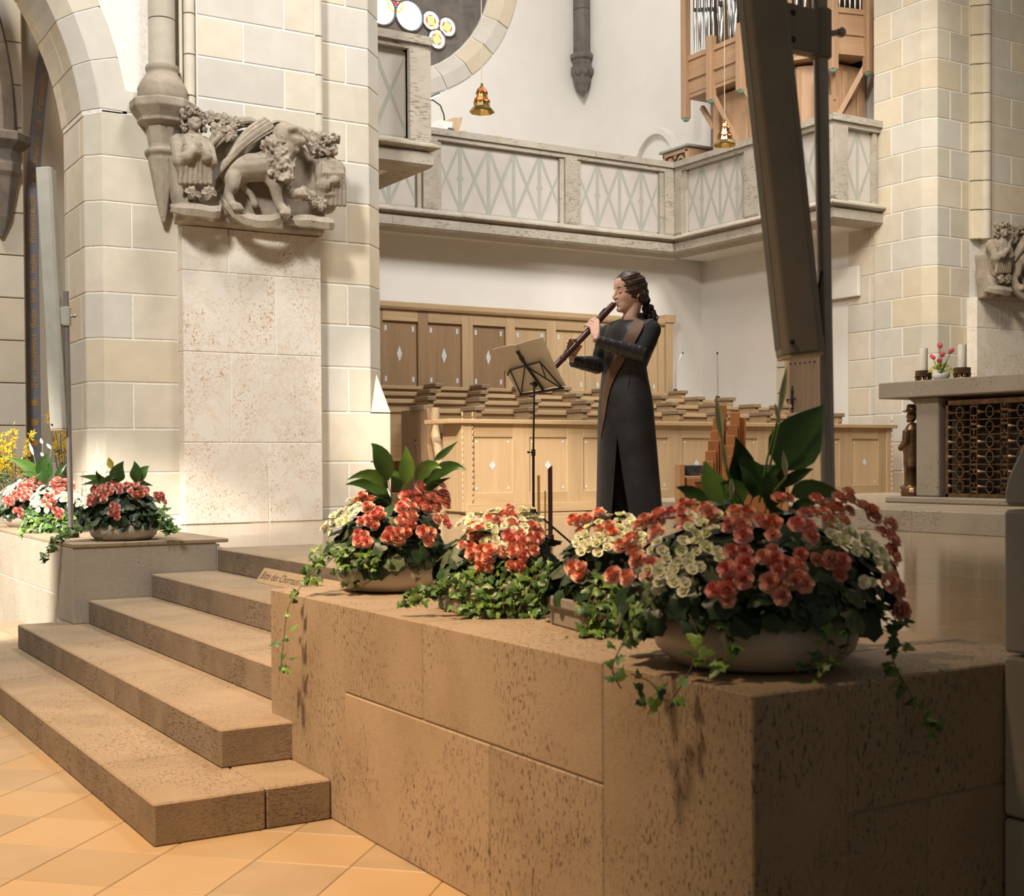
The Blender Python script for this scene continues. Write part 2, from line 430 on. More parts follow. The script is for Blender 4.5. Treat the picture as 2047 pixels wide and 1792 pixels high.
put('coping_slab', G().box(1.787, 2.735, 7.847, 11.2, PZ - .02, PZ + .004), TRAV, pl, bevel=.004)

# ---- polished floor of the sanctuary
FZ = .69
fs = struct('floor_sanctuary', G().box(2.70, 14.5, 1.2, 19.5, .30, FZ - .012), MORTAR_D, 'polished limestone floor of the sanctuary')
ms = {}
for ix in range(15):
    for iy in range(16):
        x0 = 3.30 + ix * .74; y0 = 1.6 + iy * .62 + (ix % 2) * .31; x1 = x0 + .74; y1 = y0 + .62
        if x0 < 2.95 or y1 > 11.5 or y0 < 1.6: continue
        d = x0 * FWD.x + y1 * FWD.y; l = x0 * RGT.x + y1 * RGT.y
        if abs(l) > d * .50 + .8: continue
        put('floor_slab', G().box(x0 + .0015, x1 - .0015, y0 + .0015, y1 - .0015, FZ - .03, FZ), MARBLE, fs, bevel=.001)
put('floor_slab', G().box(2.76, 3.2985, 1.6, 4.66, FZ - .03, FZ), MARBLE, fs); put('floor_slab', G().box(2.70, 3.2985, 7.85, 11.5, FZ - .03, FZ), MARBLE, fs)
put('floor_slab', G().box(5.4, 13.1, 11.5, 19.0, FZ - .03, FZ - .001), MARBLE, fs)
put('floor_inlay', G().box(5.5, 12.9, 10.62, 10.68, FZ - .02, FZ + .0006), OAKD, fs, label='thin dark inlay strip in front of the stalls')

# ---- left pier with its arch
CX0 = 9.22
def mir(poly): return [(2 * CX0 - x, y) for x, y in poly][::-1]
LZ = [.69, .765, 1.141, 1.515, 1.909, 2.278, 2.663, 3.048, 3.429, 3.813, 4.184, 4.56, 4.94, 5.31, 5.69, 6.07, 6.45]
RZ = [.69, .80, 1.221, 1.684, 2.102, 2.494, 2.87, 3.26, 3.629, 4.006, 4.378, 4.731, 5.081, 5.442, 5.81, 6.18, 6.55]
lp = struct('wall_pier_left', G().prism([(2.706, 11.276), (2.826, 11.156), (5.281, 11.156), (5.484, 11.364), (5.484, 11.99), (2.706, 11.99)], .4, 4.1905).prism([(2.9, 11.29), (2.9, 11.2), (3.0, 11.156), (5.281, 11.156), (5.484, 11.364), (5.484, 11.99), (3.3, 11.99)], 4.1905, 6.5), MORTAR, 'pale ashlar pier left of the choir')
ARX, ARZ, ARR = .2, 3.9, 2.50
for k in range(len(LZ) - 1):
    a, b = LZ[k] + JT, LZ[k + 1] - JT
    if a > 4.1: break
    ch = [(2.70, 11.28), (2.70, 11.272), (2.822, 11.15)]
    if k % 2 == 1 and k < 8:
        sblock(lp, ch + [(3.062 - JT, 11.15), (3.062 - JT, 11.26), (2.72, 11.30)], a, b, pick_ash())
        sblock(lp, [(3.062 + JT, 11.15), (3.47, 11.15), (3.47, 11.26), (3.062 + JT, 11.26)], a, b, pick_ash())
    elif k > 0: sblock(lp, ch + [(3.47, 11.15), (3.47, 11.26), (2.72, 11.30)], a, b, pick_ash())
    m1 = 11.42 if k % 2 else 11.86
    if LZ[k + 1] < 4.3:
        sblock(lp, [(2.70, 11.28 + .003), (2.70, m1 - JT), (2.80, m1 - JT), (2.80, 11.283)], a, b, pick_ash())
        sblock(lp, [(2.70, m1 + JT), (2.70, 12.0), (2.80, 12.0), (2.80, m1 + JT)], a, b, pick_ash())
for k in range(len(RZ) - 1):
    a, b = RZ[k] + JT, RZ[k + 1] - JT
    sq = RZ[k] < 1.6; cr_ = [(5.49, 11.15), (5.49, 11.38)] if sq else [(5.285, 11.15), (5.49, 11.36), (5.49, 11.38)]
    if k % 2 == 1:
        sblock(lp, [(4.72, 11.15), (5.055 - JT, 11.15), (5.055 - JT, 11.26), (4.72, 11.26)], a, b, pick_ash())
        sblock(lp, [(5.055 + JT, 11.15)] + cr_ + [(5.40, 11.38), (5.055 + JT, 11.20)], a, b, pick_ash())
    else: sblock(lp, [(4.72, 11.15)] + cr_ + [(5.40, 11.38), (4.72, 11.20)], a, b, pick_ash())
    sblock(lp, [(5.40, 11.386), (5.49, 11.386), (5.49, 12.0), (5.40, 12.0)], a, b, pick_ash())
    if RZ[k] > 3.2:      # upper face between the two rolls
        xs = [3.60, 4.02, 4.70] if k % 2 else [3.60, 4.40, 4.70]
        for x0, x1 in zip(xs, xs[1:]): sblock(lp, [(x0 + JT, 11.02), (x1 - JT, 11.02), (x1 - JT, 11.2), (x0 + JT, 11.2)], a, b, pick_ash())
        for xc, r in ((4.735, .042), (3.545, .048)):
            put('roll_moulding', G().lathe([(r, a), (r, b)], (xc, 11.05, 0), 14), A1, lp, smooth=40)
put('chamfer_stop', G().add([(5.287, 11.15, 1.69), (5.49, 11.15, 1.69), (5.49, 11.358, 1.69), (5.40, 11.27, 2.06)], [(0, 1, 3), (1, 2, 3), (2, 0, 3), (0, 2, 1)]), A1, lp, fix=True)
put('chamfer_stop', G().add([(2.82, 11.15, .69), (2.70, 11.15, .69), (2.70, 11.27, .69), (2.82, 11.15, 1.14), (2.70, 11.15, 1.14), (2.70, 11.27, 1.14), (2.765, 11.205, 1.42)], [(0, 1, 2), (0, 1, 4, 3), (1, 2, 5, 4), (3, 4, 6), (4, 5, 6), (5, 3, 6), (2, 0, 3, 5)]), A2, lp, fix=True)
put('roll_moulding', G().lathe([(.018, 3.3), (.018, 6.5)], (3.485, 11.09, 0), 10), A1, lp, smooth=40)
put('plaster_field', G().box(3.60, 4.70, 11.026, 11.3, 3.2, 6.5), MORTAR, lp)
# veined limestone facing below the relief
pz = [.69, 1.397, 2.18, 2.876, 3.262]; pj = [4.21, 3.87, 4.29, 3.86]
for k in range(4):
    a, b = pz[k] + .003, pz[k + 1] - .003; x = pj[k]
    put('facing_slab', G().box(3.452, x - .004, 11.0, 11.18, a, b), PILAST, lp, bevel=.005)
    put('facing_slab', G().box(x + .004, 4.725, 11.0, 11.18, a, b), PILAST, lp, bevel=.005)
put('plaster_field', G().box(3.456, 4.720, 11.006, 11.17, .69, 3.2), MORTAR, lp)
# arch ring: front voussoirs, chamfer and soffit
def arc(r, t): return (ARX + r * cos(t), ARZ + r * sin(t))
tt = [.114 + .15 * i for i in range(12)]
for k in range(10):
    t0, t1 = tt[k] + .0026, tt[k + 1] - .0026; mt = pick_ash(); mt2 = pick_ash(); mt3 = pick_ash(); K = 3
    ts = [t0 + (t1 - t0) * i / K for i in range(K + 1)]
    prof = [(2.50, 11.28), (2.50, 11.272), (2.622, 11.15), (2.86, 11.15), (2.86, 11.27)] if k else [(2.50, 11.28), (2.50, 11.272), (2.622, 11.15), (2.64, 11.15), (2.64, 11.27)]
    def ring(t):
        out = []
        for r, y in prof:
            if r > 3: x, z = ARX + 3.27 - .005, ARZ + 2.7 * sin(t)
            else: x, z = arc(r, t)
            out.append((x, y, z))
        return out
    put('voussoir', G().loft([ring(t) for t in ts]), mt, lp, fix=True)
    if k == 0:
        q = [arc(2.64, t) for t in ts] + [arc(2.86, t) for t in (t1, .24, .20, .1675)] + [(3.465, 4.372), (3.465, 4.191)]
        put('voussoir', G().prism(q, 11.15, 11.27, 'y'), mt, lp, fix=True)
    for y0, y1, mm in ((11.285, 11.55 if k % 2 else 11.80, mt2), (11.56 if k % 2 else 11.81, 12.0, mt3)):
        rr = [[(arc(2.5, t)[0], y0, arc(2.5, t)[1]), (arc(2.5, t)[0], y1, arc(2.5, t)[1]), (arc(2.6, t)[0], y1, arc(2.6, t)[1]), (arc(2.6, t)[0], y0, arc(2.6, t)[1])] for t in ts]
        put('voussoir', G().loft(rr), mm, lp, fix=True)
cr = [[(arc(r, t)[0], y, arc(r, t)[1]) for r, y in ((2.506, 11.276), (2.626, 11.156), (2.85, 11.156), (2.85, 11.98), (2.506, 11.98))] for t in [.1 + .05 * i for i in range(30)]]
put('mortar_core', G().loft(cr), MORTAR, lp, fix=True)
# plaster spandrel above the arch and wall over it
sp = G(); ts = [.21 + (pi / 2 - .21) * i / 18 for i in range(19)]
top = 6.5; fr = []
fr = [arc(2.87, t) for t in ts]
poly = [(3.47, 4.30), (2.95, 4.30)] + fr + [(.2, top), (3.47, top)]
sp.prism(poly, 11.17, 11.30, 'y')
put('plaster_field', sp, PLASTER, lp)
put('plaster_field', G().prism([arc(2.58, t) for t in [.05, .15, .3, .45, .6, .75, .9, 1.05, 1.2, 1.4, 1.57]] + [(.2, top), (3.2, top), (3.2, 3.9)], 11.31, 11.98, 'y'), PLASTER, lp)
# slender shaft on a moulded corbel
put('shaft', G().lathe([(.112, 4.60), (.112, 4.985)], (3.31, 11.06, 0), 20), SHAFT, lp, smooth=50, label='grey granite drum of the slender shaft')
put('shaft', G().lathe([(.112, 4.995), (.112, 6.5)], (3.31, 11.06, 0), 20), SHAFT, lp, smooth=50)
put('corbel', G().lathe([(.02, 3.28), (.07, 3.5), (.125, 3.80), (.125, 3.83), (.155, 3.86), (.155, 3.885), (.12, 3.90), (.118, 3.93), (.135, 4.02), (.15, 4.085), (.215, 4.115), (.215, 4.14), (.285, 4.225), (.285, 4.285), (.265, 4.30), (.20, 4.30)], (3.315, 11.08, 0), 8, pi / 8), CARVE, lp, bevel=.006)
put('corbel', G().lathe([(.20, 4.30), (.215, 4.33), (.205, 4.36), (.21, 4.40), (.175, 4.47), (.135, 4.53), (.13, 4.545), (.138, 4.56), (.142, 4.58), (.135, 4.60), (.10, 4.61)], (3.315, 11.07, 0), 24), CARVE, lp, smooth=50)

# ---- aisle seen through the arch
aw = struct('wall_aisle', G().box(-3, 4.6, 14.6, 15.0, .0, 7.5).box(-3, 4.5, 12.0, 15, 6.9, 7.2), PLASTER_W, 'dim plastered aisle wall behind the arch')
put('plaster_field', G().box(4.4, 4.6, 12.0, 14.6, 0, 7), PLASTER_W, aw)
za = .3
k = 0
while za < 6.6:
    h = .44; put('stone_block', G().box(1.2, 2.785, 14.2, 14.65, za + JT, za + h - JT), [A2, A4, A1][k % 3], aw, bevel=.006); za += h; k += 1
put('mortar_core', G().box(1.2, 2.765, 14.22, 14.6, 0, 6.6), MORTAR_D, aw)
put('corbel', G().lathe([(.02, 3.55), (.10, 3.75), (.17, 4.15), (.20, 4.2), (.20, 4.28), (.17, 4.32), (.19, 4.42), (.30, 4.50), (.30, 4.58), (.26, 4.6)], (2.56, 14.15, 0), 8, pi / 8), DARKST, aw, bevel=.006)
rib = [(2.56 - .6 * (t ** 2.1), 14.15 - .1 * t, 4.6 + 2.2 * t) for t in [i / 10 for i in range(11)]]
for a, b in ((0, 4), (4, 7), (7, 10)): put('vault_rib', G().tube(rib[a:b + 1], .16, 8), DARKST, aw, smooth=30)
# painted ribbon with blackletter words, running up the wall
RIB = plain('painted_ribbon_blue', (.235, .235, .28), .9, c2=(.205, .20, .24), scale=14)
GOLD = plain('gold_lettering', (.60, .36, .10), .6, c2=(.52, .30, .075), scale=30)
def rpt(s):  # centre line of the ribbon: straight, then bending with the arch
    z = 1.0 + s
    x = 2.945 + (.0 if z < 4.0 else .087 * (z - 4.0) ** 1.2)
    return Vector((x, 14.585, z))
S = [i * .1 for i in range(56)]
rg = []
for s_ in S:
    p = rpt(s_); t = (rpt(s_ + .02) - rpt(s_ - .02)).normalized(); n_ = Vector((t.z, 0, -t.x)); rg.append([p - n_ * .062, p + n_ * .062])
put('painted_ribbon', G().sheet(rg, .004), RIB, aw, fix=True, label='painted blue ribbon with golden blackletter words')
put('plaster_edge', G().box(2.785, 2.865, 14.57, 14.62, 0, 6.5), PLASTER, aw)
def fraktur(s):
    o = ''
    for ch in s:
        if 'A' <= ch <= 'Z': o += {'C': '\u212d', 'H': '\u210c', 'I': '\u2111', 'R': '\u211c', 'Z': '\u2128'}.get(ch, chr(0x1D504 + ord(ch) - 65))
        elif 'a' <= ch <= 'z': o += chr(0x1D51E + ord(ch) - 97)
        else: o += ch
    return o
def words(txt, size, blackletter=False, squeeze=1., shear=0.):
    """flat text outline -> triangles in (u, v); origin at the start of the base line"""
    c = bpy.data.curves.new('lettering', 'FONT'); c.body = fraktur(txt) if blackletter else txt; c.size = size; c.shear = shear; c.resolution_u = 2
    if blackletter: c.offset = size * .012
    o = bpy.data.objects.new('lettering', c); COL.objects.link(o); bpy.context.view_layer.update()
    dg = bpy.context.evaluated_depsgraph_get(); me = bpy.data.meshes.new_from_object(o.evaluated_get(dg), depsgraph=dg)
    V = [(v.co.x * squeeze, v.co.y) for v in me.vertices]; F = [tuple(p.vertices) for p in me.polygons]
    wd = max([p[0] for p in V] or [0]); bpy.data.objects.remove(o); bpy.data.curves.remove(c); bpy.data.meshes.remove(me)
    return V, F, wd
rib_o = [o for o in aw.children if o.name.startswith('painted_ribbon')][0]
for wd_txt, za, zb in (('Ein', 2.03, 2.15), ('verschlossener', 2.22, 2.61), ('Garten', 2.675, 2.875), ('bist', 2.945, 3.055), ('du,', 3.10, 3.21), ('heilige', 3.26, 3.46), ('Gottesgebärerin', 3.58, 4.09), ('. ein', 4.14, 4.33), ('Lustgarten', 4.385, 4.714), ('mit', 4.79, 4.91), ('Granatäpfeln,', 5.0, 5.42), ('mit', 5.5, 5.62)):
    V, F, wd = words(wd_txt, .086, True); k = (zb - za) / max(wd, .01); P3 = []
    for u, v in V:
        s_ = za - 1.0 + u * k; p = rpt(s_); t = (rpt(s_ + .02) - rpt(s_ - .02)).normalized(); n_ = Vector((t.z, 0, -t.x))
        P3.append(p - n_ * (v * .95 - .028) + Vector((0, -.006, 0)))
    put('word', G().add(P3, F), GOLD, rib_o)
for s_ in (.446, .666, .88):
    g = G(); p = rpt(s_)
    for q in range(8):
        a = q * pi / 4; d = Vector((cos(a), 0, sin(a))); e = Vector((-sin(a), 0, cos(a))); c0 = p + Vector((0, -.006, 0))
        g.add([c0, c0 + d * .028 + e * .014, c0 + d * .048, c0 + d * .028 - e * .014], [(0, 1, 2, 3)])
    put('star', g, GOLD, rib_o)
put('stone_bench', G().box(2.75, 4.3, 12.9, 13.3, 1.05, 1.23), TRAV_GREY, aw, bevel=.006); put('stone_bench', G().box(2.8, 4.25, 12.95, 13.25, .3, 1.05), A4, aw, bevel=.006)

# ---- right pier: the mirror image of the left one
rp = struct('wall_pier_right', G().prism([(13.006, 12.09), (13.006, 11.314), (13.114, 11.156), (16.4, 11.156), (16.4, 12.09)], .4, 7.4).box(13.93, 16.3, 11.026, 11.16, 3.2, 7.4).box(13.664, 16.3, 11.006, 11.16, .4, 3.2), MORTAR, 'ashlar pier right of the choir')
RZ2 = [.69 + .369 * i for i in range(19)]
for k in range(18):
    a, b = RZ2[k] + JT, RZ2[k + 1] - JT; o_ = k % 2
    ya = 11.62 if o_ else 11.80; x1 = 13.34 if o_ else 13.55
    sblock(rp, [(13.0, ya - JT), (13.0, 11.31), (13.11, 11.15), (x1 - JT, 11.15), (x1 - JT, 11.25), (13.1, ya - JT)], a, b, pick_ash())
    sblock(rp, [(13.0, 12.1), (13.0, ya + JT), (13.1, ya + JT), (13.1, 12.1)], a, b, pick_ash())
    sblock(rp, [(x1 + JT, 11.15), (13.70, 11.15), (13.70, 11.25), (x1 + JT, 11.25)], a, b, pick_ash())
    if a > 3.7:
        xs = [13.93, 14.35, 15.2, 16.3] if o_ else [13.93, 14.7, 15.5, 16.3]
        for p0, p1 in zip(xs, xs[1:]): sblock(rp, [(p0 + JT, 11.02), (p1 - JT, 11.02), (p1 - JT, 11.22), (p0 + JT, 11.22)], a, b, pick_ash())
        sblock(rp, [(13.70, 11.10), (13.80, 11.02), (13.80, 11.2), (13.71, 11.2)], a, b, A3)
        put('roll_moulding', G().lathe([(.068, a), (.068, b)], (13.865, 11.03, 0), 14), A1, rp, smooth=40)
for k in range(4):
    a, b = pz[k] + .003, pz[k + 1] - .003; x = (14.5, 14.2, 14.6, 14.1)[k]
    put('facing_slab', G().box(13.66, x - .004, 11.0, 11.18, a, b), PILAST, rp, bevel=.005); put('facing_slab', G().box(x + .004, 16.3, 11.0, 11.18, a, b), PILAST, rp, bevel=.005)
# ================================================================= CHOIR: walls, gallery
zg0, zg1 = 4.254, 4.36
wl = struct('wall_back_lower', G().box(4.5, 13.4, 15.65, 15.9, .5, 4.3), PLASTER, 'white plaster wall behind the choir stalls')
sf = struct('ceiling_gallery', G().box(5.2, 6.052, 12.29, 19.2, zg0 + .002, zg0 + .2).box(6.052, 12.45, 15.478, 19.2, zg0 + .002, zg0 + .2).box(12.448, 14.5, 12.288, 15.478, zg0 + .002, zg0 + .2), PLASTER, 'plastered underside of the gallery')
# right wall below the gallery with door
wr = struct('wall_right_lower', G().box(13.06, 13.4, 13.98, 15.7, .5, 4.3).box(13.06, 13.4, 12.1, 13.98, 3.36, 4.3).box(13.06, 13.4, 12.1, 13.0, .5, 3.36), PLASTER, 'plaster wall right of the stalls, under the gallery')
for k, z in enumerate([.69 + .369 * i for i in range(10)]):
    z1 = min(z + .369, 4.28); o_ = k % 2
    if z1 - z < .1: continue
    if o_:
        sblock(wr, [(13.03, 12.104), (13.12, 12.104), (13.12, 12.2 - JT), (13.03, 12.2 - JT)], z + JT, z1 - JT, pick_ash()); sblock(wr, [(13.03, 12.2 + JT), (13.12, 12.2 + JT), (13.12, 12.58), (13.03, 12.58)], z + JT, z1 - JT, pick_ash())
    else: sblock(wr, [(13.03, 12.104), (13.12, 12.104), (13.12, 12.58), (13.03, 12.58)], z + JT, z1 - JT, pick_ash())
    if z < 2.6: sblock(wr, [(13.045, 13.83), (13.12, 13.83), (13.12, 13.99), (13.045, 13.99)], z + JT, z1 - JT, pick_ash())
put('mortar_core', G().box(13.04, 13.1, 12.1, 12.585, .69, 4.28), MORTAR, wr)
DOORW = wood('door_oak', (.235, .165, .105), (.17, .115, .07))
dr = struct('door_1', G().box(13.14, 13.18, 13.02, 13.80, .70, 3.33), OAKD, 'oak plank door with iron studs under the gallery', )
for q in range(5):
    y0 = 13.03 + q * .152; put('plank', G().box(13.105, 13.142, y0 + .003, y0 + .149, .70, 3.31), DOORW, dr, bevel=.004)
put('door_frame', G().box(13.05, 13.13, 13.785, 13.83, .70, 3.36).box(13.05, 13.13, 12.99, 13.03, .70, 3.36).box(13.05, 13.13, 12.99, 13.83, 3.31, 3.36), OAK, dr, bevel=.004)
for q in range(8): put('stud', G().ball((13.10, 13.09 + q * .095, 2.58), .013, 8, 5), IRON, dr)
g = G().box(13.09, 13.106, 13.70, 13.74, 1.98, 2.16).ball((13.098, 13.72, 2.19), (.012, .03, .03), 8, 6).ball((13.098, 13.72, 1.95), (.012, .03, .03), 8, 6).ball((13.098, 13.72, 2.24), (.012, .016, .03), 8, 6).ball((13.098, 13.72, 1.90), (.012, .016, .03), 8, 6)
put('lock_plate', g, IRON, dr, bevel=.003)
put('door_handle', G().tube([(13.10, 13.72, 2.07), (13.05, 13.72, 2.07), (13.045, 13.71, 2.07), (13.045, 13.60, 2.075)], .012, 8).ball((13.045, 13.76, 2.07), .018, 8, 6), IRON, dr, smooth=50)
o = put('notice_panel', G().box(12.96, 13.02, 12.345, 13.25, 3.385, 3.785), PLASTER, bevel=.006); tag(o, 'plain white rectangular wall panel above the oak door', 'panel')
# upper walls of the choir with the rose window
RC = Vector((9.22, 18.8, 9.58)); RO, RI = 2.52, 2.09
g = G(); n = 64; rect = []
for i in range(n):
    a = 2 * pi * i / n; ca, sa = cos(a), sin(a)
    k = min((4.0 if ca > 0 else 6.0) / max(abs(ca), 1e-6), (3.6 if sa > 0 else 5.33) / max(abs(sa), 1e-6))
    rect.append((RC.x + ca * k, RC.z + sa * k))
for i in range(n):
    j = (i + 1) % n; a, b = 2 * pi * i / n, 2 * pi * j / n
    g.add([(RC.x + RO * cos(a), 18.8, RC.z + RO * sin(a)), (RC.x + RO * cos(b), 18.8, RC.z + RO * sin(b)), (rect[j][0], 18.8, rect[j][1]), (rect[i][0], 18.8, rect[i][1])], [(0, 1, 2, 3)])
wu = struct('wall_back_upper', g, PLASTER, 'upper choir wall around the round window')
for i in range(28):
    a, b = 2 * pi * (i + .03) / 28, 2 * pi * (i + .97) / 28
    mt = pick_ash(); R = []
    for q in range(4):
        t = a + (b - a) * q / 3; R.append([(RC.x + r * cos(t), y, RC.z + r * sin(t)) for r, y in ((RO - .006, 18.78), (RO - .22, 18.78), (RI + .006, 18.92), (RI + .006, 19.2), (RO - .006, 19.2))])
    put('voussoir', G().loft(R), mt, wu, fix=True)
    if i in (20, 21, 22, 23, 24): pass
put('mortar_core', G().loft([[(RC.x + r * cos(2 * pi * i / 48), y, RC.z + r * sin(2 * pi * i / 48)) for r, y in ((RO, 18.81), (RO - .22, 18.81), (RI, 18.94), (RI, 19.2), (RO, 19.2))] for i in range(49)], cap=False), MORTAR, wu, fix=True)
# dark tracery slab with cut lobes: disc sectors around glazed openings are modelled as raised rings
win = struct('window_1', None, label='round tracery window of dark stone with coloured trefoils')
tr = G().prism([(RC.x + RI * cos(2 * pi * i / 64), RC.z + RI * sin(2 * pi * i / 64)) for i in range(64)], 19.02, 19.25, 'y')
put('tracery', tr, DARKST, win)
GW = emit('glass_white', (.92, .98, 1.0), 2.6); GR = emit('glass_red', (.75, .06, .05), .9); GGn = emit('glass_green', (.42, .85, .22), .95); GBl = emit('glass_blue', (.45, .68, .95), 1.3); GY = emit('glass_amber', (.95, .62, .12), 1.1)
def disc(g, cx, cz, r, y, n=20, squash=1., rot=0.):
    P = [(cx + r * cos(2 * pi * i / n + rot), y, cz + r * sin(2 * pi * i / n + rot) * squash) for i in range(n)]; return g.add(P, [tuple(range(n))])
def lobe_window(cx, cz, rot, lr, dist, inner, big=False):
    for q in range(3):
        a = rot + q * 2 * pi / 3; x, z = cx + dist * cos(a), cz + dist * sin(a)
        put('stone_ring', G().loft([[(x + r * cos(2 * pi * i / 24), y, z + r * sin(2 * pi * i / 24)) for r, y in ((lr * 1.16, 19.025), (lr * 1.10, 18.97), (lr * 1.0, 18.985), (lr * .99, 19.03))] for i in range(25)], cap=False), DARKST, win, fix=True)
        p = put('pane', disc(G(), x, z, lr, 19.012), GW, win)
        put('red_pane', disc(G(), x, z, lr * .66, 19.008, 12), GR if not big else GBl, p); put('green_pane', disc(G(), x, z, lr * .60, 19.004, 4, 1.15, a), inner, p)
    p = put('pane', disc(G(), cx, cz, lr * .66, 19.0, 16), GY, win); put('white_pane', disc(G(), cx, cz, lr * .52, 18.996, 6), GW, p); put('red_pane', disc(G(), cx, cz, lr * .2, 18.992, 5), GR, p)
lobe_window(10.285, 8.345, .35, .15, .178, GGn)
lobe_window(9.50, 8.62, -.55, .235, .29, GW, True)
# right upper wall with a niche, rib on a corbel in the corner
wru = struct('wall_right_upper', G().box(13.05, 13.3, 15.42, 18.85, 4.3, 13).box(13.6, 13.9, 12.0, 15.5, 4.3, 13), PLASTER, 'white plaster wall of the choir beside the organ')
nc = []
for i in range(13):
    a = pi * i / 12; nc.append((16.75 + .52 * cos(a), 5.85 + .62 * sin(a)))
put('niche_rim', G().loft([[(x, y, z) for x, y, z in ((13.052, yy, zz), (12.97, yy, zz), (12.97, 16.75 + (yy - 16.75) * 1.18, 5.85 + (zz - 5.85) * 1.14), (13.052, 16.75 + (yy - 16.75) * 1.22, 5.85 + (zz - 5.85) * 1.17))] for yy, zz in nc]), PLASTER, wru, fix=True, smooth=40)
put('corbel', G().lathe([(.02, 7.55), (.10, 7.62), (.155, 7.75), (.17, 7.88), (.20, 7.93), (.20, 8.02), (.165, 8.05), (.175, 8.1), (.165, 8.14), (.21, 8.17), (.21, 8.24), (.18, 8.26)], (12.93, 18.68, 0), 8, pi / 8), DARKST, wru, bevel=.008)
put('vault_rib', G().prism([(12.83, 18.8), (12.83, 18.64), (12.90, 18.56), (13.0, 18.56), (13.07, 18.64), (13.07, 18.8)], 8.26, 9.02), DARKST, wru)
put('vault_rib', G().prism([(12.83, 18.8), (12.83, 18.64), (12.90, 18.56), (13.0, 18.56), (13.07, 18.64), (13.07, 18.8)], 9.03, 12), DARKST, wru)
for q in range(7):
    a = q * 2 * pi / 7; put('corbel_leaf', G().ball((12.93 + .15 * cos(a), 18.66 + .15 * sin(a), 7.93), (.06, .06, .075), 8, 6), DARKST, wru, smooth=60)

# ---- gallery parapet
gal = struct('wall_gallery', None, label='stone gallery parapet with painted lattice panels')
def gwall(p0, p1, nin, posts, panels, inset=.0, zr=(4.254, 4.435, 4.54, 5.44, 5.516, 5.60), lat=None, cuts=()):
    """straight run from p0 to p1 (outer face line); nin = unit vector into the gallery"""
    p0, p1, nin = Vector((*p0, 0)), Vector((*p1, 0)), Vector((*nin, 0)); d = (p1 - p0).normalized(); L = (p1 - p0).length
    def pt(s, t, z): return p0 + d * s + nin * t + Vector((0, 0, z))
    def run(name, prof, s0, s1, mat, parent=gal, m0=0., m1=0.):
        """profile (t, z); m0/m1 mitre slope at the ends"""
        R = [[pt(s0 + m0 * t, t, z) for t, z in prof], [pt(s1 - m1 * t, t, z) for t, z in prof]]
        return put(name, G().loft(R), mat, parent, fix=True)
    cs = [0] + list(cuts) + [L]
    return pt, run, d, L, cs
def lattice(panel, pt, s0, s1, t, z0, z1, cols, sw=.052, diam=()):
    g = G(); n_ = len(cols)
    def strip(a, b):
        (sa, za), (sb, zb) = a, b; dx, dz = sb - sa, zb - za; l = sqrt(dx * dx + dz * dz); ox, oz = -dz / l * sw / 2, dx / l * sw / 2
        P = [(sa + ox, za + oz), (sa - ox, za - oz), (sb - ox, zb - oz), (sb + ox, zb + oz)]
        P = [(min(max(s, s0), s1), min(max(z, z0), z1)) for s, z in P]
        k = [0, 0.0007, .0014][strip.i % 3]; strip.i += 1
        g.add([pt(s, t - .0015 - k, z) for s, z in P], [(0, 1, 2, 3)])
    strip.i = 0
    for i, c in enumerate(cols):
        if s0 < c < s1: strip((c, z0), (c, z1))
        if i + 1 < n_:
            e = cols[i + 1]
            def cl(a, b):
                (sa, za), (sb, zb) = a, b
                if sa < s0: za += (zb - za) * (s0 - sa) / (sb - sa); sa = s0
                if sb > s1: zb = za + (zb - za) * (s1 - sa) / (sb - sa); sb = s1
                if sb - sa > .02: strip((sa, za), (sb, zb))
            cl((c, z1), (e, z0)); cl((c, z0), (e, z1))
    for k in diam:
        c, z = cols[k], (z0 + z1) / 2; g.add([pt(c + a * .055, t - .004, z + b * .075) for a, b in ((1, 0), (0, 1), (-1, 0), (0, -1))], [(0, 1, 2, 3)])
    put('painted_lattice', g, PAINTG, panel, fix=True)
    fr = G()
    for (a, b, c_, d_) in ((s0, s1, z0, z0 + .02), (s0, s1, z1 - .02, z1), (s0, s0 + .02, z0, z1), (s1 - .02, s1, z0, z1)):
        fr.add([pt(a, t - .0008, c_), pt(b, t - .0008, c_), pt(b, t - .0008, d_), pt(a, t - .0008, d_)], [(0, 1, 2, 3)])
    put('painted_border', fr, PAINTG, panel, fix=True)
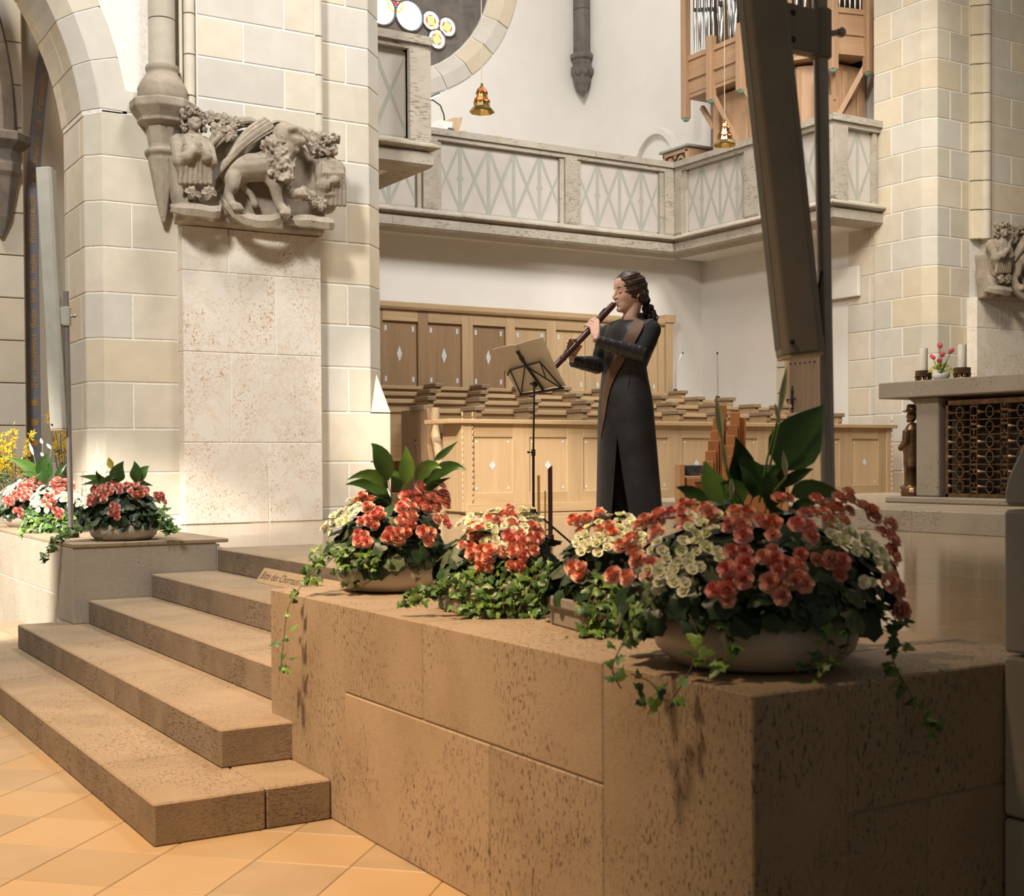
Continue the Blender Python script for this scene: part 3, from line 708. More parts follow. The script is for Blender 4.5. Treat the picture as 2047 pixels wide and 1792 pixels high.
def full(p0, p1, nin, posts, panels, cuts, m0=0., m1=0.):
    pt, run, d, L, cs = gwall(p0, p1, nin, posts, panels, cuts=cuts)
    T0 = .085
    for i, (a, b) in enumerate(zip(cs, cs[1:])):
        ea, eb = (m0 if i == 0 else 0), (m1 if i == len(cs) - 2 else 0); a += .002; b -= .002
        run('cornice', [(.03, 4.254), (.0, 4.285), (.0, 4.395), (.045, 4.425), (.35, 4.425), (.35, 4.254)], a, b, GALST, m0=ea, m1=eb)
        run('sill', [(.045, 4.427), (-.055, 4.455), (-.055, 4.475), (T0 - .012, 4.545), (.30, 4.545), (.30, 4.427)], a, b, GALST, m0=ea, m1=eb)
        run('cap_rail', [(.0, 5.516), (.0, 5.60), (.30, 5.60), (.30, 5.516)], a, b, GALST, m0=ea, m1=eb)
        run('top_moulding', [(.035, 5.455), (.035, 5.514), (.27, 5.514), (.27, 5.455)], a, b, GALST, m0=ea, m1=eb)
    for s0, s1 in posts: run('post', [(.03, 4.56), (.03, 5.455), (.27, 5.455), (.27, 4.50), (.06, 4.50)], s0, s1, GALST)
    for s0, s1, cols, diam in panels:
        p = run('parapet_panel', [(T0 + .02, 4.54), (T0 + .02, 5.46), (.24, 5.46), (.24, 4.54)], s0, s1, PANELP)
        run('panel_frame', [(T0 - .02, 4.54), (T0 - .02, 5.455), (.2, 5.455), (.2, 4.54)], s0, s0 + .07, GALST); run('panel_frame', [(T0 - .02, 4.54), (T0 - .02, 5.455), (.2, 5.455), (.2, 4.54)], s1 - .07, s1, GALST)
        lattice(p, pt, s0 + .07, s1 - .07, T0 + .02, 4.545, 5.455, cols, diam=diam)
# back run along X at Y = 15.13; s measured from X = 6.3
X0 = 6.40
full((X0, 15.13), (12.10, 15.13), (0, 1), [(7.968 - X0, 8.183 - X0), (10.202 - X0, 10.414 - X0), (11.96 - X0, 12.13 - X0)],
     [(6.45 - X0, 7.968 - X0, [x - X0 for x in (6.6, 7.05, 7.5, 7.95)], (1,)), (8.183 - X0, 10.202 - X0, [x - X0 for x in (8.12, 8.56, 9.0, 9.40, 9.82, 10.26)], (1, 4)), (10.414 - X0, 11.96 - X0, [x - X0 for x in (10.38, 10.80, 11.19, 11.58, 11.98)], (1, 3))], [1.1, 2.1, 4.3, 5.2], m0=-1, m1=-1)
# right wing along Y at X = 12.10 (from the inner corner towards the nave)
Y0 = 15.13
full((12.10, 15.13), (12.10, 11.94), (1, 0), [(-.02, .13), (Y0 - 13.634, Y0 - 13.353), (Y0 - 12.09, Y0 - 11.94)],
     [(.13, Y0 - 13.634, [Y0 - y for y in (15.06, 14.62, 14.22, 13.86, 13.5)], (1, 3)), (Y0 - 13.353, Y0 - 12.09, [Y0 - y for y in (13.4, 13.02, 12.66, 12.3, 11.95)], (1, 3))], [.9, 2.0], m0=-1, m1=1)
full((12.10, 11.94), (13.0, 11.94), (0, 1), [(.0, .22)], [(.22, .86, [.12, .54, .98], ())], [], m0=1)
# left wing: end run at Y = 11.94 and its side
full((5.30, 11.94), (6.40, 11.94), (0, 1), [(.885, 1.07)], [(.10, .90, [.05, .45, .87], (2,))], [], m1=1)
full((6.40, 11.94), (6.40, 15.13), (-1, 0), [(.0, .17)], [(.17, 1.5, [.1, .5, .9, 1.3, 1.6], ()), (1.5, 3.1, [1.4, 1.8, 2.2, 2.6, 3.0], ())], [1.5], m0=1, m1=-1)

# ================================================================= CHOIR STALLS
def inlay(par, u0, z, w_, h_, y, shape='rect'):
    if shape == 'rect': P = [(u0 - w_, z - h_), (u0 + w_, z - h_), (u0 + w_, z + h_), (u0 - w_, z + h_)]
    else: P = [(u0 - w_, z), (u0, z - h_), (u0 + w_, z), (u0, z + h_)]
    put('pearl_inlay', G().prism(P, y, y + .01, 'y'), PEARL, par)
dk = thing('choir_desk', 'long light oak choir desk front with seven diamond-inlaid panels', 'desk', (9.4, 11.4, FZ))
Yd = 11.40
xs0, xs1 = 6.40, 12.56
put('body', G().box(xs0 + .10, xs1 - .10, Yd + .03, Yd + .42, FZ, 1.60), OAK, dk)
pc = [(6.536, 7.004), (7.208, 7.675), (7.884, 8.366), (8.545, 9.024), (9.224, 9.663), (9.868, 10.338), (10.554, 10.98), (11.204, 11.662), (11.874, 12.325)]
stz = [xs0 + .13] + [x for p in pc for x in p] + [xs1 - .10]
for q in range(0, len(stz), 2): put('stile', G().box(stz[q], stz[q + 1], Yd, Yd + .04, FZ + .10, 1.60), OAK, dk, bevel=.003)
for a, b in pc:
    put('rail', G().box(a, b, Yd, Yd + .04, 1.466, 1.60), OAKH, dk, bevel=.003); put('rail', G().box(a, b, Yd, Yd + .04, FZ + .10, .901), OAKH, dk, bevel=.003)
    p = put('panel', G().box(a, b, Yd + .016, Yd + .04, .901, 1.466), OAKP, dk)
    inlay(p, (a + b) / 2, 1.175, .036, .045, Yd + .013, 'd')
    for u in (a + .045, b - .045):
        for z in (.945, 1.42): inlay(p, u, z, .010, .012, Yd + .013)
put('plinth', G().box(xs0 + .04, xs1 - .02, Yd - .035, Yd + .3, FZ, FZ + .10), OAKH, dk, bevel=.004)
put('desk_top', G().box(xs0 - .17, xs1 + .06, Yd - .05, Yd + .48, 1.60, 1.645), OAKH, dk, bevel=.006)
put('end_post', G().box(xs0, xs0 + .12, Yd - .012, Yd + .40, FZ + .02, 1.60), OAK, dk, bevel=.006); put('end_post', G().box(xs1 - .10, xs1 - .01, Yd - .012, Yd + .40, FZ + .02, 1.60), OAK, dk, bevel=.006)
sc_ = G()
for q in range(15): sc_.ball((xs0 + .005, Yd - .008, FZ + .15 + q * .061), (.008, .012, .027), 8, 6)
for q in range(15): sc_.ball((xs0 + .125, Yd - .006, FZ + .15 + q * .061), (.007, .008, .026), 8, 6)
for q in range(15): sc_.ball((xs1 - .012, Yd - .008, FZ + .15 + q * .061), (.012, .016, .026), 8, 6)
put('carved_edge', sc_, OAKP, dk, smooth=60)

STALL_LAB = ['front row of light oak choir seats just behind the inlaid desk', 'second row of oak choir seats, counted from the inlaid desk', 'third row of oak choir seats, behind two lower rows', 'rearmost raised oak choir seat row below the panelled wainscot']
def arm(t, x, y, zt, zb, mat=OAK):
    a = put('armrest', G().prism([(y - .20, zt - .05), (y + .13, zt - .05), (y + .13, zt), (y - .20, zt)], x - .058, x + .058, 'x'), OAKC, t, bevel=.006)
    prof = [(y - .165, zt - .05), (y - .175, zt - .10), (y - .155, zt - .15), (y - .172, zt - .20), (y - .15, zt - .28), (y - .15, zb), (y + .15, zb), (y + .15, zt - .05)]
    put('divider', G().prism(prof, x - .038, x + .038, 'x'), mat, t, bevel=.004)
rows = [(12.48, 1.80, [6.47, 7.10, 7.78, 8.50, 9.2, 9.9, 10.6, 11.3, 11.95, 12.55], 6.47, 12.62),
        (13.36, 1.945, [6.98, 7.66, 8.40, 9.17, 9.85, 10.5, 11.2, 11.9, 12.45], 6.3, 12.52),
        (14.21, 2.078, [7.46, 8.17, 8.88, 9.60, 10.3, 11.0, 11.65, 12.2], 6.3, 12.28),
        (15.05, 2.212, [7.99, 8.68, 9.34, 9.99, 10.66, 11.35, 12.03], 6.3, 12.10)]
for k, (y, zt, axs, xa, xb) in enumerate(rows):
    t = thing('choir_stall', STALL_LAB[k], 'stall', ((xa + xb) / 2, y, FZ), group=None)
    zf = FZ + .14 * k
    put('platform', G().box(xa + .05, xb, y - .40, y + .41, FZ, zf + .02 + .02 * k), OAKH, t)
    put('seat_back', G().box(xa, xb - .03, y + .13, y + .17, zf, zt - .155), OAKH, t); put('back_board', G().box(xa, xb - .03, y + .11, y + .15, zt - .15, zt - .055), OAKH, t, bevel=.003)
    put('back_cap', G().box(xa - .0, xb, y + .08, y + .20, zt - .05, zt - .005), OAKH, t, bevel=.004)
    put('seat', G().box(xa, xb - .03, y - .26, y + .14, zf + .40, zf + .44), OAKH, t)
    for x in axs: arm(t, x, y - .05, zt + .02, zf + .05)
    if k == 0:
        put('end_panel', G().prism([(y - .45, FZ), (y - .40, 1.15), (y - .31, 1.40), (y - .36, 1.62), (y - .30, zt - .02), (y + .30, zt - .02), (y + .30, FZ)], xa - .05, xa, 'x'), OAKM, t, bevel=.006)
        wv = [(.0, 1.79), (-.0, 1.70), (.02, 1.6), (.0, 1.5), (-.04, 1.40), (-.08, 1.3), (-.10, 1.2), (-.10, 1.08), (-.12, .95), (-.13, .69)]
        put('carved_front_edge', G().tube([(xa + .03, y - .34 + a, z) for a, z in wv], [.045 + .006 * (i % 2) for i in range(10)], 8), OAKP, t, smooth=50)
        put('misericord', G().loft([[(xa + .42 + r * cos(a) * 1.5, y - .12 - abs(r * sin(a)), z) for a in [pi * i / 6 for i in range(7)]] for r, z in ((.02, 1.22), (.03, 1.32), (.06, 1.42), (.10, 1.455), (.105, 1.475))], close=False, cap=False).box(xa + .25, xa + .59, y - .24, y - .10, 1.47, 1.49), OAKM, t, fix=True)
        put('dark_back_strip', G().box(xa + .06, 7.06, y + .095, y + .108, 1.53, 1.64), OAKD, t)
        vn = G(); 
        for q in range(14):
            u = q / 13; vn.ball((xa - .052, y - .04 - .05 * sin(pi * u), .93 + .52 * u), (.008, .012, .02), 6, 5)
            vn.ball((xa - .052, y - .04 + .05 * sin(pi * u), .93 + .52 * u), (.008, .012, .02), 6, 5)
        put('carved_vine', vn, OAKM, t)
# wainscot behind the last row
wn = thing('wainscot', 'tall oak wainscot with pearl diamond inlays along the back wall', 'panelling', (9.8, 15.5, FZ))
Yw = 15.50
pw = [(6.83, 7.35), (7.524, 8.049), (8.2, 8.723), (8.895, 9.416), (9.572, 10.096), (10.258, 10.769), (10.936, 11.44), (11.586, 12.09)]
put('backing', G().box(6.6, 12.27, Yw + .05, Yw + .12, FZ, 3.24), OAKM, wn)
ed = [6.6] + [x for p in pw for x in p] + [12.26]
for q in range(0, len(ed), 2): put('stile', G().box(ed[q], ed[q + 1], Yw, Yw + .06, 1.9, 3.235), OAK if q > 4 else OAKM, wn, bevel=.004)  # left stiles in darker oak: shadow put into the colour
for i, (a, b) in enumerate(pw):
    put('rail', G().box(a, b, Yw, Yw + .06, 3.085, 3.235), OAKH, wn, bevel=.004); put('rail', G().box(a, b, Yw, Yw + .06, 1.9, 2.225), OAKH, wn, bevel=.004)
    p = put('panel', G().box(a, b, Yw + .035, Yw + .06, 2.225, 3.085), OAKM if i < 4 else OAK, wn)  # left panels darker too, the shade there is painted in
    inlay(p, (a + b) / 2, 2.655, .038, .105, Yw + .032, 'd')
    for u in (a + .06, b - .06):
        for z in (2.32, 2.99): inlay(p, u, z, .016, .034, Yw + .032)
put('cornice', G().prism([(Yw - .05, 3.27), (Yw - .05, 3.335), (Yw + .12, 3.335), (Yw + .12, 3.235), (Yw - .03, 3.235)], 6.6, 12.34, 'x'), OAKH, wn, bevel=.004)
put('cornice', G().box(6.6, 12.32, Yw - .035, Yw + .12, 3.238, 3.268), OAKH, wn, bevel=.004)
put('end_post', G().box(12.20, 12.33, Yw - .05, Yw + .12, FZ, 3.28), OAK, wn, bevel=.006); put('post_cap', G().box(12.18, 12.37, Yw - .07, Yw + .13, 3.28, 3.40), OAK, wn, bevel=.006)
# ================================================================= CARVED RELIEFS ON THE PIERS
def relief(name, label, X0r, Z0r, Yb, mirror=False):
    """high relief of a winged lion between two angels; plane units: 1413 wide, 1000 high"""
    t = thing(name, label, 'relief', (X0r + .95, Yb, Z0r - .95))
    sx, sz, tz = .000899, .000861, -.0000792
    def P(cx, cy, w=0.): return Vector((X0r + cx * sx, Yb - w, Z0r - cy * sz - cx * tz))
    def blob(g, cx, cy, w, r, **k): return g.ball(P(cx, cy, w), tuple(x for x in r) if isinstance(r, tuple) else r, 10, 8, **k)
    def tb(g, pts, r, n=8):
        q = [P(*p) for p in pts]; g.tube(q, r, n)
        rr = r if isinstance(r, (list, tuple)) else [r] * len(q)
        for p, a in zip(q, rr): g.ball(p, a, n, 6)
    # ground slab and the scrolls
    g = G()
    g.loft([[P(x, y, -.02) for x, y in ol] for ol in ([(170, 560), (640, 350), (900, 260), (1250, 240), (1560, 420), (1780, 700), (1775, 1345), (1250, 1312), (760, 1262), (250, 1222)],)] + [[P(x, y, .11) for x, y in ol] for ol in ([(190, 580), (650, 380), (910, 290), (1240, 270), (1530, 440), (1740, 720), (1740, 1330), (1250, 1296), (770, 1240), (265, 1200)],)])
    tb(g, [(360, 620, .08), (360, 900, .1), (360, 1060, .1)], [.13, .10, .12]); tb(g, [(1660, 620, .08), (1660, 900, .1), (1660, 1180, .08)], [.11, .08, .08])
    remeshed('ground_slab', g, CARVE, t, .016, 3)
    for nm, pts, hgt in (('scroll', [(165, 1090, .18), (260, 1115, .27), (380, 1130, .29), (520, 1152, .28), (610, 1135, .24), (635, 1075, .20)], 105), ('scroll', [(650, 1040, .23), (720, 1130, .26), (830, 1205, .28), (960, 1240, .29), (1090, 1240, .30), (1200, 1205, .28), (1310, 1130, .25)], 110), ('scroll', [(1330, 1215, .22), (1420, 1225, .26), (1520, 1228, .27), (1620, 1245, .26), (1700, 1255, .28), (1775, 1252, .24)], 105)):
        R = []
        for i, (x, y, w) in enumerate(pts):
            k = 1 if i else .6
            R.append([P(x, y - hgt * .6 * k, w - .02), P(x, y, w + .015), P(x, y + hgt * .6 * k, w), P(x + 4, y + hgt * .6 * k, w - .05), P(x + 4, y, w - .04), P(x + 4, y - hgt * .6 * k, w - .06)])
        put(nm, G().loft(R), CARVE, t, smooth=40, fix=True)
    # the lion
    g = G()
    tb(g, [(770, 700, .16), (880, 690, .19), (1000, 690, .22), (1120, 660, .24), (1200, 620, .24)], [.115, .125, .125, .13, .12], 12)
    blob(g, 760, 740, .17, (.11, .10, .14)); tb(g, [(760, 780, .20), (740, 880, .22), (705, 960, .21), (720, 1060, .23), (770, 1110, .27)], [.085, .065, .045, .045, .05]); tb(g, [(840, 820, .14), (900, 880, .14), (960, 960, .15), (985, 1050, .17)], [.05, .035, .03, .035])
    tb(g, [(1110, 770, .24), (1150, 880, .27), (1165, 980, .27), (1190, 1080, .28), (1225, 1150, .31)], [.085, .065, .05, .045, .05]); tb(g, [(1220, 800, .2), (1270, 900, .2), (1330, 960, .26), (1400, 960, .31)], [.08, .06, .05, .05])
    for dx in (-38, -5, 28): blob(g, 1225 + dx, 1175, .335, (.026, .03, .022)); blob(g, 775 + dx, 1125, .29, (.024, .03, .02)); blob(g, 1405 + dx, 985, .335, (.026, .03, .022))
    tb(g, [(690, 860, .13), (640, 900, .12), (640, 760, .1)], .022)
    tb(g, [(1180, 620, .26), (1230, 500, .28), (1240, 410, .29)], [.13, .12, .105], 12)
    blob(g, 1240, 390, .30, (.115, .11, .125)); tb(g, [(1270, 420, .33), (1340, 440, .36), (1375, 450, .37)], [.075, .06, .045]); tb(g, [(1290, 500, .33), (1340, 535, .35)], [.045, .03])
    tb(g, [(1250, 345, .40), (1300, 335, .40), (1345, 370, .395)], [.03, .032, .03]); blob(g, 1190, 360, .36, .03)
    remeshed('lion_body', g, CARVE, t, .011, 2)
    g = G(); R_ = random.Random(5)
    for k in range(95):
        u = R_.random(); v = R_.random()
        cx = 1070 + 260 * u - 90 * (1 - v) * (1 - u); cy = 420 + 420 * v; wv = .30 + .08 * sin(pi * min(1, u * 1.05)) + .02 * R_.random()
        if cx > 1290 and cy < 560: continue
        c = P(cx, cy, wv); a = R_.random() * 6
        g.tube([c + Vector((.024 * cos(a + q * 1.1) * (1 - q * .12), -.012 * sin(q), .024 * sin(a + q * 1.1) * (1 - q * .12))) for q in range(6)], [.013, .015, .014, .012, .010, .007], 6)
    tb(g, [(1120, 430, .30), (1160, 560, .32), (1210, 700, .31), (1260, 800, .28)], [.05, .085, .095, .06])
    remeshed('lion_mane', g, CARVE, t, .009, 1)
    c = P(1235, 400, .18); put('halo', G().add(*disc_rim(c, .165, .135, .06)), CARVE, t, smooth=40, fix=True)
    # wings with feather ridges
    def wing(a, b, wid, n, curve, wd, tip=.5):
        g = G()
        for k in range(n):
            f = k / (n - 1) - .5; pts = []
            for q in range(7):
                s = q / 6; L = 1 - tip * abs(f + .2) ; x = a[0] + (b[0] - a[0]) * s * L; y = a[1] + (b[1] - a[1]) * s * L
                ln = sqrt((b[0] - a[0]) ** 2 + (b[1] - a[1]) ** 2); ox, oy = -(b[1] - a[1]) / ln, (b[0] - a[0]) / ln
                o = f * wid * (1 - .45 * s) + curve * sin(pi * s); pts.append((x + ox * o, y + oy * o, wd + .06 * sin(pi * s) + .02 * (1 - 4 * f * f)))
            tb(g, pts, [.024, .026, .026, .025, .022, .018, .011], 7)
        return g
    put('wing', wing((1120, 250), (515, 850), 130, 5, 55, .20), CARVE, t, smooth=50)
    put('wing', wing((1340, 285), (1760, 640), 110, 4, -60, .13), CARVE, t, smooth=50)
    put('wing', wing((780, 250), (1130, 235), 70, 3, -25, .08), CARVE, t, smooth=50); put('wing', wing((700, 330), (440, 640), 90, 3, 30, .16), CARVE, t, smooth=50)
    # angels: left one faces us, right one looks aside
    def angel(cx, cy, turn, w0):
        g = G(); s = -1 if turn else 1
        tb(g, [(cx, cy + 150, w0), (cx, cy + 270, w0), (cx - 5 * s, cy + 420, w0 - .02), (cx, cy + 620, w0 - .03)], [.06, .13, .125, .09], 12)
        blob(g, cx - 120 * (0 if turn else 1), cy + 250, w0 - .02, (.08, .07, .09)); blob(g, cx + 125, cy + 270, w0 - .02, (.07, .07, .09))
        if not turn:
            for q in (-1, 1): tb(g, [(cx + q * 145, cy + 300, w0 + .02), (cx + q * 150, cy + 430, w0 + .07), (cx + q * 85, cy + 400, w0 + .12), (cx + q * 22, cy + 330, w0 + .15)], [.06, .062, .05, .028]); tb(g, [(cx + q * 150, cy + 430, w0 + .06), (cx + q * 120, cy + 520, w0 + .05)], [.06, .045])
            for q in (-1, 1): tb(g, [(cx + q * 14, cy + 360, w0 + .15), (cx + q * 10, cy + 290, w0 + .165), (cx + q * 6, cy + 235, w0 + .16)], [.022, .02, .012])
        else:
            tb(g, [(cx - 60, cy + 300, w0 + .03), (cx - 90, cy + 450, w0 + .08), (cx + 20, cy + 400, w0 + .10), (cx + 75, cy + 320, w0 + .08)], [.075, .07, .05, .03]); tb(g, [(cx + 70, cy + 330, w0 + .08), (cx + 95, cy + 270, w0 + .07)], [.024, .014])
            tb(g, [(cx - 110, cy + 440, w0 + .07), (cx - 90, cy + 540, w0 + .06), (cx + 20, cy + 530, w0 + .06)], [.05, .05, .04])
        for q in range(7): tb(g, [(cx - 95 + q * 30, cy + 215, w0 + .095), (cx - 110 + q * 37, cy + 330, w0 + .125), (cx - 130 + q * 45, cy + 470, w0 + .085), (cx - 140 + q * 48, cy + 640, w0 + .06)], [.010, .016, .018, .022], 6)
        # head
        h = P(cx, cy + 50, w0 + .05); fx = Vector((.75, -.66, 0)) if turn else Vector((0, -1, 0)); sxv = Vector((fx.y, -fx.x, 0)) * -1
        H = lambda f, s_, z: h + fx * f + sxv * s_ + Vector((0, 0, z))
        g.ball(h, (.062, .066, .082), 14, 10); g.tube([H(0, 0, -.05), P(cx, cy + 170, w0)], [.036, .042], 10)
        g.ball(H(.05, 0, -.045), (.03, .03, .03), 8, 6); g.tube([H(.058, 0, .02), H(.072, 0, -.012), H(.064, 0, -.02)], [.009, .013, .008], 6)
        for q in (-1, 1): g.ball(H(.052, q * .026, .012), (.015, .015, .011), 8, 6); g.ball(H(.04, q * .035, -.02), .02, 8, 6)
        g.ball(H(.06, 0, -.038), (.016, .016, .006), 8, 5)
        remeshed('angel', g, CARVE, t, .0085, 1)
        g = G(); R2 = random.Random(3)
        for k in range(84):
            a = R2.uniform(0, 2 * pi); z = R2.uniform(-.085, .085); b = cos(a)
            if b > .45 and z < .045: continue
            rr = .074 + .012 * R2.random(); c = H(rr * b * .9, rr * sin(a) * 1.12, z)
            c = c + Vector((0, 0, .012)); a2 = R2.random() * 6
            g.tube([c + Vector((.016 * cos(a2 + q), .006 * sin(q * 2), .016 * sin(a2 + q))) for q in range(5)], [.012, .015, .014, .012, .008], 6)
        g.ball(H(-.02, 0, .02), (.07, .07, .078), 10, 8)
        put('curly_hair', g, CARVE, t, smooth=60)
    angel(355, 230, False, .22); angel(1740, 420, True, .18)
    # leaf clusters
    def leaves(pts, seed):
        R3 = random.Random(seed)
        for cx, cy, w in pts:
            g = G(); c = P(cx, cy, w); a0 = R3.random() * 6
            for k in range(6):
                a = a0 + k * 2 * pi / 6 + R3.uniform(-.2, .2); ln_ = R3.uniform(.6, 1.15); d = Vector((cos(a), -.25, sin(a))); e = Vector((-sin(a), 0, cos(a))); rows = []
                for q, wf in ((0, .3), (.35, .9), (.7, 1.1), (1., .7)):
                    p = c + d * (.07 * q * ln_) + Vector((0, -.05 * q + .075 * q * q, 0)); rows.append([p - e * .026 * wf + Vector((0, -.010 * wf, 0)), p, p + e * .026 * wf + Vector((0, -.010 * wf, 0))])
                g.sheet(rows, .008)
            g.ball(c, .026, 8, 6); put('carved_leaf', g, CARVE, t, smooth=60, fix=True)['kind'] = 'stuff'
    leaves([(545, 215, .2), (660, 235, .19), (760, 255, .18), (600, 330, .22), (720, 360, .2), (1560, 340, .2), (1650, 360, .2), (1590, 440, .22)], 2)
    leaves([(1540, 1010, .26), (1610, 1040, .26), (1480, 960, .24), (330, 970, .27), (500, 960, .26)], 9)
    return t
def disc_rim(c, ro, ri, dep):
    V = []; F = []; n = 28
    prof = [(ro, .0), (ro, -.045), (ro - .018, -.055), (ri, -.03), (0.001, -.03)]
    for i in range(n):
        a = 2 * pi * i / n
        for r, y in prof: V.append((c.x + r * cos(a), c.y + y, c.z + r * sin(a)))
    m = len(prof)
    for i in range(n):
        j = (i + 1) % n
        for k in range(m - 1): F.append((i * m + k, i * m + k + 1, j * m + k + 1, j * m + k))
    return V, F
relief('carved_relief', 'carved stone relief of a winged lion between two angels, above the veined slabs', 3.157, 4.289, 11.0)
relief('carved_relief', 'weathered carved relief with an angel, high up behind the altar candles', 13.45, 4.265, 10.98)

# ================================================================= ORGAN
org = thing('pipe_organ', 'oak pipe organ with bracketed overhanging case and tin pipes on the gallery', 'organ', (12.9, 13.8, zg1))
Xo, Xl = 12.42, 12.62       # front of upper case, front of lower case
g = G().prism([(Xl, 14.80), (Xl, 13.1), (12.95, 12.72), (13.5, 12.72), (13.5, 14.80)], zg1 + .1, 6.55)
put('lower_case', g, ORGW, org, bevel=.006)
for y0, y1 in ((14.68, 14.82), (13.95, 14.03), (13.06, 13.2)): put('case_post', G().box(Xl - .035, Xl + .05, y0, y1, zg1 + .1, 6.5), ORGW, org, bevel=.005)
for x0, x1 in ((12.62, 12.72), (13.05, 13.13), (13.32, 13.4)): put('case_post', G().box(x0, x1, 12.68, 12.76, zg1 + .1, 6.45), ORGW, org, bevel=.005)
for y0, y1 in ((14.05, 14.66), (13.22, 13.93)): put('case_panel', G().box(Xl - .012, Xl + .02, y0 + .06, y1 - .06, 4.6, 6.2), ORGW, org, bevel=.01)
put('case_panel', G().box(12.78, 13.0, 12.70, 12.74, 4.6, 6.1), ORGW, org, bevel=.01); put('case_panel', G().box(13.15, 13.3, 12.70, 12.74, 4.6, 6.1), ORGW, org, bevel=.01)
# upper case: plan outline; left front along Y, a canted bay, right front along X
out = [(Xo, 15.25), (Xo, 13.15), (12.72, 12.55), (13.22, 12.42), (13.55, 12.42), (13.55, 15.25)]
put('upper_floor', G().prism([(x + (.03 if x < 13 else 0), y) for x, y in out], 6.60, 6.66), ORGW, org)
put('upper_back', G().box(13.3, 13.55, 12.6, 15.2, 6.6, 9.5).box(12.7, 13.3, 13.0, 15.1, 6.66, 9.5), OAKD, org)
segs = [((Xo, 15.22), (Xo, 14.66)), ((Xo, 14.66), (Xo, 14.02)), ((Xo, 14.02), (Xo, 13.15)), ((Xo, 13.15), (12.72, 12.55)), ((12.72, 12.55), (13.22, 12.42))]
def orun(name, a, b, prof, mat=ORGH):
    a, b = Vector((*a, 0)), Vector((*b, 0)); d = (b - a).normalized(); nin = Vector((-d.y, d.x, 0))
    if nin.dot(Vector((13.4, 14, 0)) - a) < 0: nin = -nin
    return put(name, G().loft([[p + nin * t_ + Vector((0, 0, z)) for t_, z in prof] for p in (a + d * .02, b - d * .02)]), mat, org, fix=True)
for a, b in segs:
    orun('apron_board', a, b, [(.02, 6.66), (.02, 6.86), (.08, 6.86), (.08, 6.62)]); orun('rail', a, b, [(-.005, 6.86), (-.005, 6.90), (.1, 6.90), (.1, 6.86)])
    orun('apron_board', a, b, [(.02, 6.905), (.02, 7.14), (.08, 7.14), (.08, 6.905)]); orun('rail', a, b, [(-.0, 7.145), (-.0, 7.215), (.1, 7.215), (.1, 7.145)])
for i, (x, y, zb, zt) in enumerate([(Xo, 15.24, 6.30, 9.5), (Xo, 14.66, 6.43, 7.36), (Xo, 14.02, 6.42, 7.36), (Xo + .04, 13.15, 6.42, 9.5), (12.72, 12.55, 6.38, 7.3), (13.24, 12.42, 6.38, 9.5), (13.0, 15.24, 6.3, 6.7), (12.72, 14.7, 6.34, 6.62)]):
    p = put('pendant_post', G().box(x - .055, x + .055, y - .055, y + .055, zb, zt), ORGW, org, bevel=.006)
    put('green_tip', G().lathe([(.055, zb), (.05, zb - .02), (.03, zb - .04), (.005, zb - .045)], (x, y, 0), 8, pi / 8), GREENP, p)
for a, b in (((Xo + .02, 14.66, 6.55), (Xl + .02, 14.3, 5.75)), ((Xo + .02, 14.02, 6.5), (Xl + .02, 13.75, 5.95)), ((13.24, 12.46, 6.5), (12.98, 12.70, 5.85)), ((12.78, 12.6, 6.5), (12.90, 12.72, 6.05)), ((12.7, 15.2, 6.5), (12.64, 14.85, 6.1))):
    a, b = Vector(a), Vector(b); d = (b - a) / 2; s = d.cross(Vector((0, 0, 1))).normalized() * .03; u = s.cross(d).normalized() * .035
    put('bracket', G().obox((a + b) / 2, d, s, u), ORGW, org, bevel=.004)
def pipe(x, y, r, z0, zm, zt, foot=True):
    g = G().lathe([(.006, z0), (r * .55, z0 + .10), (r, zm), (r * .94, zm + .004), (r * 1.0, zm + .012), (r, zt)], (x, y, 0), 12)
    p = put('pipe', g, TIN, org, smooth=50)
    put('pipe_mouth', G().obox((x - r * .62, y - r * .60, zm + .03), (r * .35, -r * .35, 0), (r * .28, r * .28, 0), (0, 0, .028)), BLACKP, p)
yy = 15.14
for k in range(6): pipe(Xo + .10 + .02 * (k % 2), yy - k * .078, .031, 7.23, 7.86 - k * .02, 8.9)
for k in range(4): pipe(Xo + .12 + .05 * (k % 2), 14.58 - k * .15, .062, 7.23, 7.78 + .1 * (k % 2), 9.2)
for k in range(7): pipe(Xo + .14 + .05 * (k % 2), 13.94 - k * .12, .05, 7.23, 7.75, 9.2)
for k in range(5): pipe(12.55 + .06 * k, 13.05 - .1 * k, .045, 7.23, 7.7, 9.2)
for k in range(6): pipe(12.80 + k * .075, 12.60 - .02 * k, .03, 7.23, 7.8 + .03 * k, 9.2)
# gothic wooden box, right of the gallery corner
gb = thing('tracery_box', 'weathered wooden box with gothic tracery front on the gallery beside the organ', 'cabinet', (12.75, 15.5, zg1))
put('body', G().box(12.55, 13.0, 15.35, 15.95, zg1 + .1, 5.93), ORGW, gb, bevel=.006); put('lid', G().box(12.50, 13.03, 15.30, 16.0, 5.93, 5.965), plain('aged_lid', (.33, .32, .28), .7), gb, bevel=.004)
tg = G()
for q in range(2):
    yc = 15.52 + q * .26; pts = [(12.545, yc + .125 * cos(pi * i / 10), 5.66 + .20 * sin(pi * i / 10) ** .8) for i in range(11)]
    tg.tube(pts, .014, 6); tg.tube([(12.545, yc - .125, 5.3), (12.545, yc - .125, 5.66)], .014, 6); tg.tube([(12.545, yc + .125, 5.3), (12.545, yc + .125, 5.66)], .014, 6)
    tg.tube([(12.545, yc + .06 * cos(2 * pi * i / 12), 5.72 + .06 * sin(2 * pi * i / 12)) for i in range(13)], .01, 6)
    tg.tube([(12.545, yc, 5.3), (12.545, yc, 5.66)], .01, 6)
